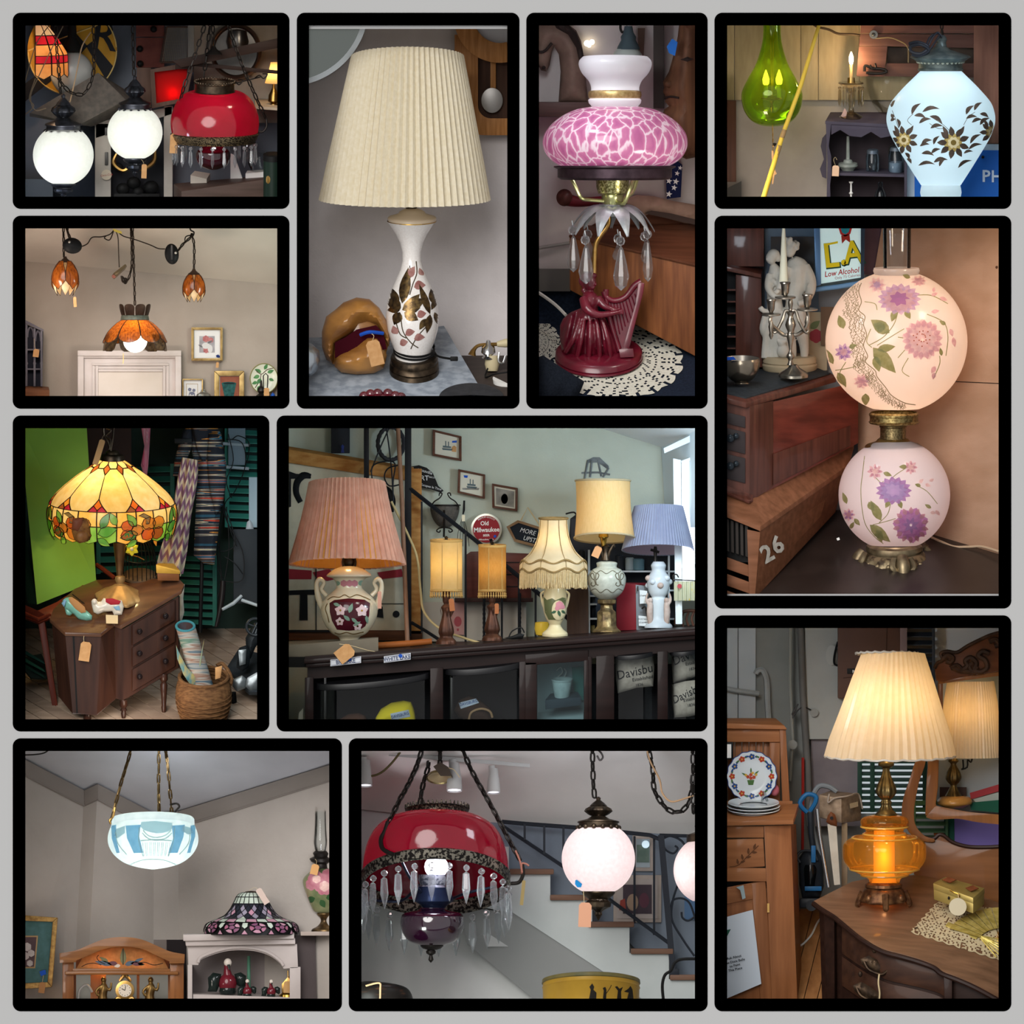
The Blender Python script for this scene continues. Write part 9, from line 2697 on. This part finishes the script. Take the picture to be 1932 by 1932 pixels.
P('carved_stem',stroke(590,q2(90,1200,130,1192,170,1155,205,1120,225,1100),4,2),cvl,dr)
P('cupboard_inside',box(50,270,1262,1300,640,650),blackp,t)
do=P('door',hexa(q3(50,1300,575,258,1262,600,300,1845,600,50,1845,575),(0,0,25)),pv,t,be=3)
P('door_stile',hexa(q3(190,1278,588,258,1264,594,298,1845,594,236,1845,588),(0,0,12)),pv,do,be=4)
P('door_rail',hexa(q3(50,1308,568,195,1282,584,200,1350,584,50,1378,568),(0,0,12)),ph,do,be=4)
P('catch',prism(q2(120,1295,155,1285,165,1345,150,1352,140,1308),560,568),mat('7d8a8c',ro=.3,me=.9),do)
P('hinge',box(266,276,1370,1412,570,580),brass,do)
t=thing('pine_shelf_back','pine plate rack standing on top of the pine cupboard','rack',210,915,950)
P('cornice',hexa(q3(50,528,900,345,540,900,362,560,900,50,555,900),q3(50,505,1000,305,505,1000,320,555,1000,50,555,1000)),ph,t,be=5)
P('frieze',box(50,340,556,618,925,980),ph,t,be=4)
P('end_stile',hexa(q2(322,555,352,555,372,905,336,905),(0,0,75),d=915),pv,t,be=3)
P('stile',box(276,325,618,905,935,980),pv,t,be=3)
for k in range(7):
 P('back_board',box(50+k*33,80+k*33,618,905,965,980),pv,t,be=2)
P('foot_rail',box(50,384,892,915,905,960),ph,t,be=4)
T1('framed_card',box(50,108,618,700,900,915),blackp,'small black framed card on the plate rack','picture',be=2)
T1('card_sheet',box(50,98,628,692,896,900),white,'white card inside the small black frame','card')
pp=thing('display_plate','white plate with scalloped rim of red and blue flowers on a plate stand','plate',195,895,850)
pcx,pcy=(194,778)
pb=grid(lambda u,v:(pcx+115*v*(1+.018*cos(TAU*u*16)*(v>.85))*cos(TAU*u),pcy+116*v*(1+.018*cos(TAU*u*16)*(v>.85))*sin(TAU*u),850+14*(1-max(0,v-.62)/.38)-.1*0),96,10,True)
chn=mat('cdd3d6',ro=.15,co=.5)
P('plate',pb,chn,pp)
bv=pb.bvh()
rdp=mat('a8402c',ro=.3)
blp=mat('2f4a80',ro=.3)
grp=mat('4a6a3a',ro=.3)
ylp=mat('c9a040',ro=.3)
for k in range(12):
 a=TAU*k/12
 x,y=(pcx+92*cos(a),pcy+92*sin(a))
 m_=(rdp,blp,rdp,blp)[k%4]
 PP('painted_flower',bv,[rosette(x,y,15,5,.3)],m_,pp,1.5)
 PP('flower_eye',bv,[ell(x,y,4,n=8)],ylp,pp,2.2)
 PP('painted_leaf',bv,[leafp(x+12*cos(a+1.6),y+12*sin(a+1.6),24,-math.degrees(a+1.6),9),leafp(x-12*cos(a+1.6),y-12*sin(a+1.6),22,180-math.degrees(a+1.6),8)],(grp,blp)[k&1],pp,1.5)
PP('painted_basket',bv,[q2(172,795,206,795,200,818,178,818)],grp,pp,1.5)
PP('bouquet_flower',bv,[rosette(x,y,9,5,.3) for x,y in((176,780),(190,770),(204,782),(190,786))],rdp,pp,2)
PP('bouquet_bloom',bv,[rosette(x,y,7,5,.3) for x,y in((166,772),(214,770),(198,762))],ylp,pp,2)
PP('bouquet_leaf',bv,[leafp(170,775,28,150,8),leafp(205,770,30,40,8),leafp(190,762,26,90,8)],grp,pp,1.5)
P('rim_line',tube([(pcx+116*(1+.018*cos(16*TAU*i/96))*cos(TAU*i/96),pcy+117*(1+.018*cos(16*TAU*i/96))*sin(TAU*i/96),850) for i in range(96)],2,cl=True,n=4),blp,pp)
T1('plate_stand',tube(q3(240,905,820,250,850,850,262,880,830,275,915,810),5,sm=3),clear,'clear plate stand holding the flowered plate','stand')
T1('pink_flower_cup',ball(300,842,880,22,28,18),mat('a8505c','b9707a',sc=60,ro=.3),'rose red flowered cup peeping from behind the plate','cup')
for k,(y,r) in enumerate(((905,118),(920,122),(935,120),(948,100))):
 T1('stacked_plate',lathe(202,760,q2(r*.55,y+4,r*.75,y+2,r,y-8,r*1.02,y-5,r*.8,y+8,r*.5,y+12),n=56,ti=(.2,.2),cap=2),chn,['white china plate topmost of the flat stack on the pine cupboard','white china plate second of the flat stack on the pine cupboard','white china plate third of the flat stack on the pine cupboard','smallest white china plate at the bottom of the flat stack'][k],'plate','plates stacked on the pine cupboard')
t=thing('paper_notice','white paper notice with printed text taped to the open pine door','paper',155,1800,520)
P('sheet',slab(q3(50,1440,540,198,1400,560,238,1745,560,50,1825,540),(0,0,2)),mat('c9d2dc',ro=.8),t)
for s,x,y in(('Ask About',112,1626),('Free Dixie Belle',112,1646),('to Paint',116,1664),('This Piece',118,1682)):
 mb=Mb()
 text(mb,s,x,y,11,538,rot=13,bold=.02)
 P('lettering',mb,mat('20262c',ro=.8),t)
P('green_mark',paint(538,q2(50,1500,96,1490,60,1560,50,1565),1),mat('2a5a4a',ro=.8),t)
bk=mat('1e2126','2c3036',sc=20,ro=.35)
bl=mat('1f5a8a',ro=.35)
t=thing('vacuum_cleaner','black and blue upright vacuum cleaner standing on the pine floor','vacuum',470,1405,980)
P('cleaner_head',box(415,520,1345,1392,930,1010),bk,t,be=14)
P('wheel',disc(472,1380,915,26,20,n=20),bk,t)
P('motor_body',pillow(q2(412,1160,440,1120,500,1120,528,1170,530,1290,510,1350,430,1350,415,1280),980,50,14),bk,t)
P('dust_cup',lathe(468,960,q2(30,1190,34,1210,30,1300,22,1310),n=20),mat('9aa4a8',ro=.1,glass=1.4,tr=.3),t)
P('cup_collar',box(440,520,1290,1312,925,960),bl,t,be=4)
P('latch',box(470,492,1100,1180,925,950),bl,t,be=4)
P('wand',tube(q2(466,945,470,1040,480,1120),14,n=10,d=980),bk,t)
P('handle',tube(q3(452,945,975,425,920,970,420,895,970,450,862,970,490,870,970,490,900,970,465,940,975),11,n=8,sm=4),bl,t)
P('hose',tube(q3(530,1200,1000,490,1080,1020,470,920,1020,500,830,1020,550,825,1020,590,850,1020),12,n=8,sm=5),mat('6f7478',ro=.5),t)
P('cord_loop',tube(q3(420,1180,940,405,1150,940,430,1125,940,480,1130,935,500,1170,935),6,sm=4),bk,t)
T1('chrome_tube',tube(q2(498,930,510,1050,552,1295),11,n=10,d=900),mat('a9adb0',ro=.2,me=.9),'chrome vacuum tube leaning in front of the black vacuum','tube')
T1('red_pole',tube(q2(432,690,432,900,430,1130),7,n=8,d=1230),mat('9c2a24',ro=.4),'thin red pole leaning against the wall pipe','pole')
t=thing('metal_tool_box','tan hammered metal box with wire on a wooden post','box',610,1000,1000)
P('box',hexa(q3(505,862,960,612,880,930,612,998,930,508,970,960),q3(560,842,1080,700,858,1040,708,985,1040,560,980,1080)),mat('857260','6d5c4c',sc=90,ro=.45,me=.3,bu=.4,bscale=150),t,be=8)
P('wire',tube(q3(555,860,950,550,900,930,580,880,926,640,870,930,690,860,1000,710,930,1010),4,sm=5),mat('8d8278',ro=.5),t)
P('post',box(612,640,995,1300,960,990),mat('8a7864','75644f',sc=14,ro=.7),t,be=4)
P('maker_plate',prism(q2(650,905,688,895,690,918,652,928),955,960),mat('6a5a44',ro=.4,me=.6),t)
t=thing('hand_saw','old hand saw with wooden handle hanging beside the tan metal box','saw',580,1285,880)
P('blade',prism(q2(546,1000,588,1005,606,1282,578,1285,562,1150),880,885),mat('a39c90','8d867a',sc=20,ro=.4,me=.5),t)
P('handle',pillow(q2(540,990,548,960,562,942,582,955,592,990,590,1012,560,1005),880,14,8),mat('6a3c22','54301c',sc=30,ro=.5),t)
P('handle_hole',disc(566,972,862,8,6,n=12),blackp,t)
dk=wood('7d5c44','624733',axis=0,sc=7,ro=.4,co=.12)
dkd=wood('332019','241612',axis=0,sc=8,ro=.45,co=.05)
t=thing('oak_dresser','oak dresser with serpentine front drawers carrying the amber lamp','dresser',950,1845,500)
edge=q3(482,1358,560,520,1386,500,575,1420,430,615,1452,370,660,1490,300,720,1535,230,800,1580,180,890,1605,150,970,1628,130,1040,1655,110,1080,1685,90,1150,1712,70,1240,1752,55,1378,1828,40)
ee=cr(edge,4)
back=q3(1378,1380,700,1180,1300,800,1000,1236,860,800,1240,850,660,1268,760)
tp=slab([p for p in ee]+back,(0,22,0))
P('top',tp,dk,t,sm=30,be=3)
tbv=tp.bvh()
def zt(x,y):
 h=hit(tbv,x,y,0)
 return h.y*1000*G.s if h else 300
P('top_edge_moulding',tube([(x,y+14,dd-4) for x,y,dd in ee],13,n=8),dkd,t)
n=len(ee)
sf_=lambda k,y0,off:(ee[k][0]+14,y0,ee[k][2]+off)
fr=Mb()
fr.add([W(x+26,y+24,dd+24) for x,y,dd in ee]+[W(x+40,1850,dd+24) for x,y,dd in ee],[(i,i+1,n+i+1,n+i) for i in range(n-1)])
P('case_front',fr,dkd,t)
P('corner_post',hexa(q3(530,1404,490,578,1432,440,580,1850,440,540,1850,490),q3(545,1404,530,590,1432,480,590,1850,480,555,1850,530)),dkd,t,be=4)
P('side_panel',hexa(q3(528,1400,500,534,1404,492,544,1850,492,538,1850,500),q3(660,1290,750,668,1290,745,676,1850,745,668,1850,750)),dkd,t)
def drawer(a0,a1,h):
 ks=[k for k in range(n) if 585<ee[k][0]<1075]
 m_=Mb()
 rows=5
 pts=[]
 for j in range(rows):
  v=a0+(a1-a0)*j/(rows-1)
  for k in ks:
   x,y,dd=ee[k]
   f=y-1430
   base=1455+f*.82
   pts.append(W(x+28,base+v+f*0,dd+24-(16 if 0<j<rows-1 else 8)))
 K=len(ks)
 m_.add(pts,[(j*K+i,j*K+i+1,(j+1)*K+i+1,(j+1)*K+i) for j in range(rows-1) for i in range(K-1)])
 return P('drawer',m_,wood('472d20','321f17',axis=0,sc=7,ro=.45,co=.06),t,sm=60)
for k,(a0,a1) in enumerate(((22,150),(164,300))):
 dr=drawer(a0,a1,0)
 hx,hy=(770,1665) if k==0 else(735,1788)
 P('pull_plate',pillow(q2(hx-70,hy-35,hx-30,hy-52,hx+10,hy-30,hx+64,hy+10,hx+66,hy+32,hx+20,hy+34,hx-30,hy+16,hx-62,hy-10),215,10,10,fn=lambda x,y:3*sin(x*.3)*cos(y*.3)),mat('2c221c','4d3d2e',sc=60,ro=.4,me=.7,nm='pull_bronze'),dr)
 P('bail',tube(q3(hx-52,hy-22,200,hx-30,hy+14,192,hx+26,hy+36,190,hx+54,hy+20,196),7,sm=4),MATS['pull_bronze'],dr)
 P('key_plate',ball(765 if k==0 else 700,1588 if k==0 else 1700,222,10,14,5),MATS['pull_bronze'],dr)
P('mid_post',hexa(q3(1088,1712,74,1128,1728,70,1128,1850,70,1092,1850,74),q3(1088,1712,120,1128,1728,115,1128,1850,115,1092,1850,120)),dkd,t,be=4)
wire('drawer_string',q3(788,1700,180,784,1740,178,790,1790,178,786,1840,178),4,MATS['string'],'tan string hanging from the bronze drawer pull','string')
t=thing('dresser_mirror','tall oak dresser mirror with carved crest around a modelled reflection of the shaded lamp','mirror',1200,1300,880)
crest=cr(q2(1046,275,1060,250,1085,235,1075,205,1105,195,1150,200,1200,170,1260,140,1310,118,1378,100),4)
P('crest_board',prism(crest+q2(1378,285,1250,300,1150,318,1090,335,1055,332),850,880),wood('6a3f26','54301c',axis=0,sc=8,ro=.4),t,be=5)
cv=mat('2e2019','4a3426',sc=50,ro=.5)
P('crest_edge',tube([(x,y,848) for x,y in crest],9,n=7),cv,t)
for q in(q2(1120,275,1150,262,1175,280,1200,262,1190,240,1215,225,1240,250,1230,280,1260,290,1290,270,1280,235,1250,215,1270,195,1300,205),q2(1085,235,1105,215,1130,225,1120,245,1100,240),q2(1225,250,1210,265,1225,285,1245,265),q2(1300,150,1330,140,1345,160,1325,170),q2(1130,270,1160,285,1200,290,1240,295)):
 P('carving',tube([(x,y,842) for x,y in q],13,n=7,sm=4),cv,t)
ok11=wood('8a5a30','6f4522',axis=2,sc=8,ro=.35,co=.2)
P('frame_stile',prism(q2(1018,640,1068,640,1062,830,1052,905,1060,930,1040,975,1002,960,1005,850),855,890),ok11,t,be=6)
P('frame_rail',prism(cr(q2(1050,915,1120,928,1220,945,1378,958),4)+cr(q2(1378,1005,1250,992,1150,975,1050,980,1005,968),4),850,890),ok11,t,be=6)
P('frame_top_rail',prism(q2(1062,330,1150,315,1378,285,1378,305,1150,335,1064,348),860,890),ok11,t,be=3)
P('frame_stile',prism(q2(1062,335,1085,335,1085,640,1062,640),862,890),ok11,t,be=3)
P('mirror_plate',prism(q2(1062,330,1378,300,1378,955,1062,925),1080,1086),mat('8f979c','868e93',sc=4,ro=.35),t)
P('support_arm',prism(cr(q2(962,700,1005,705,975,800,955,900,950,960,960,1010,1000,1055,1045,1070,1035,1085,960,1070,915,1020,893,960,900,880,930,790),3,True),830,870),ok11,t,be=6)
P('back_board',prism([(940,1060)]+cr(q2(985,1060,1040,1068,1065,1050,1090,1055,1130,1085,1200,1105,1290,1108,1378,1102),4)+q2(1378,1400,1150,1320,1000,1248,950,1236),850,880),wood('7d5230','633e22',axis=0,sc=6,ro=.38,co=.2),t,be=4)
P('board_lip',tube([(x,y,846) for x,y in cr(q2(985,1060,1040,1068,1065,1050,1090,1055,1130,1085,1200,1105,1290,1108,1378,1102),4)],9,n=7),dkd,t)
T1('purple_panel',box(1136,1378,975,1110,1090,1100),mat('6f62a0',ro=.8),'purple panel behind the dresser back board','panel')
T1('green_strip',box(1090,1138,965,1110,1085,1100),mat('1f4a3c',ro=.8),'dark green strip beside the purple panel','panel')  # plain dark green panel strip
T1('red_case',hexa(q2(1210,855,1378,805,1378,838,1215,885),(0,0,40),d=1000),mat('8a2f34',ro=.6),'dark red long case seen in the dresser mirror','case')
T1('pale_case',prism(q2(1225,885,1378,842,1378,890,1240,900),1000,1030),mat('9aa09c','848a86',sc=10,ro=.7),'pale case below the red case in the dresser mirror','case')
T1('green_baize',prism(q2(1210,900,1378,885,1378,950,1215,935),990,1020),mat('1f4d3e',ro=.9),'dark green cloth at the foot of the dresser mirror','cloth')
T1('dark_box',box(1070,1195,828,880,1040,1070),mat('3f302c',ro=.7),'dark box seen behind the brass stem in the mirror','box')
pls=mat('e8d8bc','dfcdae',sc=60,ro=.6,tr=.55,tcol='f2d8ac',co=.4)
abr=mat('4c3f28','7d6a44',sc=60,ro=.35,me=.85)
ambr=mat('fbdc92','f8d080',ro=.08,glass=1.5,tr=.22,tcol='ffe8c0')
def amber_lamp(t,cx,d,s,Y,full):
 y=lambda v:Y+(v-190)*s
 x=lambda v:cx+(v-830)*s
 sh=shade(x(838),d,q3(146*s,y(205),-.05,190*s,y(330),-.02,240*s,y(480),.02,286*s,y(610),.05,304*s,y(684),.07),46,.017,(0,0),lean=.03 if full else.0)
 P('lamp_shade',sh,pls,t)
 for yy,r,tl in((684,305,.07),(205,146,-.05)):
  P('shade_wrap_edge',tube([(x(838-(14 if yy==205 and full else 0))+r*s*cos(TAU*i/64),y(yy)-tl*r*s*sin(TAU*i/64)+3*s*sin(i*2.1),d+r*s*sin(TAU*i/64)) for i in range(64)],5*s,cl=True,n=6),mat('d9d2c8',ro=.15,co=.6,tr=.4),t)
 P('bulb',ball(x(830),y(450),d,36*s),bulby,t)
 g=lambda th,k:1+.07*sin(th*9)*(.15<k<.9)
 P('neck',lathe(x(820),d,cr(q2(14*s,y(700),34*s,y(712),36*s,y(728),16*s,y(740),22*s,y(775),42*s,y(825),46*s,y(850),36*s,y(872),20*s,y(886),26*s,y(900),22*s,y(912),34*s,y(935),50*s,y(952),52*s,y(960)),3),n=72,ti=(.06,.1),mod=g),abr,t)
 gb=lathe(x(813),d,cr(q2(54*s,y(958),96*s,y(968),112*s,y(985),108*s,y(1012),90*s,y(1026),94*s,y(1044),150*s,y(1062),188*s,y(1090),193*s,y(1130),188*s,y(1172),160*s,y(1210),110*s,y(1236),76*s,y(1256),70*s,y(1280)),4),n=96,ti=(.08,.1),mod=lambda th,k:1+.008*sin(th*24))
 P('glass_body',gb,ambr,t)
 return(y,x)
t=thing('amber_glass_lamp','large lamp with film wrapped pleated shade on glowing amber glass body','lamp',808,1400,560)
y,x=amber_lamp(t,830,540,1,190,True)
d=540
for yy,r in((1012,110),(1046,100),(1064,152),(1210,162),(1238,110)):
 P('glass_ring',tube([(813+r*cos(TAU*i/56),yy-.1*r*sin(TAU*i/56),d+r*sin(TAU*i/56)) for i in range(56)],5,cl=True,n=6),mat('d09a40',ro=.1,co=.5),t)
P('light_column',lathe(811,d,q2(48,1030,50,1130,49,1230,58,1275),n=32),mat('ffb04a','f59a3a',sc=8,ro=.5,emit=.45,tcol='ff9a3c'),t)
lamp(838,470,d-60,.3,'ffdca8',30)
lamp(811,1150,d-100,.08,'ffb050',20)
lamp(820,1330,d,.02,'ffb070',10)
cb=mat('4a3020','7a5638',sc=70,ro=.4,me=.6)
P('base_ring',lathe(808,d,q2(68,1272,84,1280,86,1292,78,1298),n=64,ti=(.1,.12),mod=lambda th,k:1+.02*(int(th*40/TAU*2)&1)),cb,t)
P('base_skirt',lathe(808,d,cr(q2(78,1294,92,1305,104,1330,110,1352,104,1360),3),n=96,ti=(.14,.18),mod=lambda th,k:1+.05*sin(th*8)*k),cb,t)
for k in range(8):
 a=TAU*(k+.12)/8
 rr_=106
 P('scroll_boss',ball(808+rr_*cos(a),1335-.18*rr_*sin(a),d+rr_*sin(a),17,19,14,n=9,m=6),cb,t)
 if k%2==0:
  P('scroll_foot',tube(q3(808+96*cos(a),1315-.18*96*sin(a),d+96*sin(a),808+116*cos(a),1358-.18*116*sin(a),d+116*sin(a),808+120*cos(a),1376-.18*120*sin(a),d+120*sin(a),808+112*cos(a),1380-.18*112*sin(a),d+112*sin(a)),[18,15,14,9],n=8,sm=4),cb,t)
t=thing('mirrored_amber_lamp','modelled copy of the amber lamp standing in for its dresser mirror reflection','lamp',1150,915,985)  # solid copy with its own light, added in place of the mirror reflection
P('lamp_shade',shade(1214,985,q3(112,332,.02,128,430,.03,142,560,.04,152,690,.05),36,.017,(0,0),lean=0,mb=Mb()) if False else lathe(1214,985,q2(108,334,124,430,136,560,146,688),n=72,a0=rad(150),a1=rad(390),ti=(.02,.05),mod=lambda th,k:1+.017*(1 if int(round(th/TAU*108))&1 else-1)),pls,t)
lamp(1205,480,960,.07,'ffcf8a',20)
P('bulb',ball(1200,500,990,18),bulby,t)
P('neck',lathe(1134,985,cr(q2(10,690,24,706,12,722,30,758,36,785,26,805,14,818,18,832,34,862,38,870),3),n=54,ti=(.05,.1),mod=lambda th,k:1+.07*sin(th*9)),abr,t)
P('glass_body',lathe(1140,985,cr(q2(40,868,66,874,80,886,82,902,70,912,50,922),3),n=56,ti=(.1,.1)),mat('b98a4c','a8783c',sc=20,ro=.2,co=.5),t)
T1('small_mirror_stand',tube(q2(1178,700,1180,738,1170,745,1198,735,1200,700,1215,712,1222,690),4,sm=3,d=960),blackp,'small black wire holder beside the mirrored brass neck','holder')
mb=Mb()
NU,NV=(60,34)
Q=q2(935,1500,1060,1362,1378,1398,1378,1640)
rr=random.Random(6)
def dp(u,v):
 a=[Q[0][i]*(1-u)*(1-v)+Q[1][i]*(1-u)*v+Q[2][i]*u*v+Q[3][i]*u*(1-v) for i in(0,1)]
 w=1+0*u
 return(a[0]+6*sin(v*40)*(u<.03),a[1]+8*abs(sin(u*28))*(v<.03),0)
for i in range(NU):
 for j in range(NV):
  ed=j<4 or i<4
  hole=(i+j)%3==0 and(j in(1,2,5,9,14,20) or i in(1,2,5)) or((i//5+j//5)%2==0 and i%5 in(1,3) and(j%5 in(1,3))) or rr.random()<.04
  if hole:
   continue
  vs=[dp((i+a)/NU,(j+b)/NV) for a,b in((0,0),(1,0),(1,1),(0,1))]
  mb.add([W(x_,y_,zt(x_,y_)-4) for x_,y_,_ in vs],[(0,1,2,3)])
T1('lace_runner',mb,mat('c6b796','b5a582',sc=200,ro=.95),'ecru lace runner spread on the oak dresser under the brass box','doily')
zd=lambda x_,y_:zt(x_,y_)-10
t=thing('brass_box','gold brass box with a round tag on the lace runner','box',1160,1415,560)
gb11=mat('8d7840','a89456',sc=14,ro=.4,me=.5)
f0=q3(1040,1300,540,1226,1368,470,1226,1418,470,1042,1352,540)
b0_=q3(1095,1262,640,1278,1318,570,1278,1375,570,1095,1320,640)
P('box_body',hexa(f0,b0_),gb11,t,be=4)
P('box_lid',hexa(q3(1038,1275,536,1226,1345,464,1226,1372,464,1040,1304,536),q3(1095,1245,644,1280,1298,572,1280,1325,572,1095,1270,644)),gb11,t,be=4)
for q in(q2(1080,1262,1110,1250,1148,1262,1118,1276),q2(1190,1300,1225,1288,1252,1302,1215,1316)):
 P('lid_plaque',slab([(a,b,560+(1280-b)*1.1-12) for a,b in q],(0,-3,-3)),mat('8a5236','6d3c26',sc=90,ro=.4,me=.5),t)
P('handle',tube(q3(1118,1308,500,1135,1318,490,1160,1330,485,1160,1340,488),4,sm=3),brassb,t)
P('keyhole',ball(1112,1345,505,5,8,3),blackp,t)
t=thing('round_tag','round cream tag tied to the handle of the brass box','tag',1155,1425,430)
P('disc',disc(1154,1386,430,41,4,n=36,ty=.2),mat('d0c4a8',ro=.8),t)
P('string',tube(q3(1156,1360,428,1158,1340,450,1155,1328,478),2,n=5),MATS['string'],t)
t=thing('brass_fan','brass folding fan with pierced ribs lying on the lace runner','fan',1240,1600,330)
fg=mat('b09c4a','d2be70',sc=90,ro=.35,me=.4,bu=.6,bscale=160)
P('guard',slab([(x_,y_,zt(x_,y_)-14) for x_,y_ in((1096,1472),(1110,1455),(1255,1520),(1240,1534))],(0,5,-3)),fg,t,be=3)
for k in range(9):
 a0,a1=(rad(196-k*8+8),rad(196-k*8))
 ox,oy=(1365,1560)
 a0=rad(205+k*9)
 a1=rad(205+k*9+8)
 r0,r1=(120,275)
 q=[(ox+r*cos(a),oy+r*sin(a)*.62) for r,a in((r0,a0),(r1,a0),(r1,a1),(r0,a1))]
 q=[(min(1376,x_),y_) for x_,y_ in q]
 P('leaf',slab([(x_,y_,zd(x_,y_)-6-(3 if i in(0,1) else 0)) for i,(x_,y_) in enumerate(q)],(0,-2,-4)),fg,t)
 am=(a0+a1)/2
 P('rib',tube([(min(1376,ox+r*cos(am)),oy+r*sin(am)*.62,zd(ox,oy+r*sin(am)*.62)-8) for r in(20,122)],5,n=5),brass,t)
for k in range(7):
 a=rad(120+k*12)
 q=q2(1250,1520,min(1374,1250+150*cos(rad(8+k*8))),1520+110*sin(rad(12+k*9)))
 P('stick',tube([(x_,y_,zt(x_,y_)-14) for x_,y_ in q],4,n=5),fg,t)
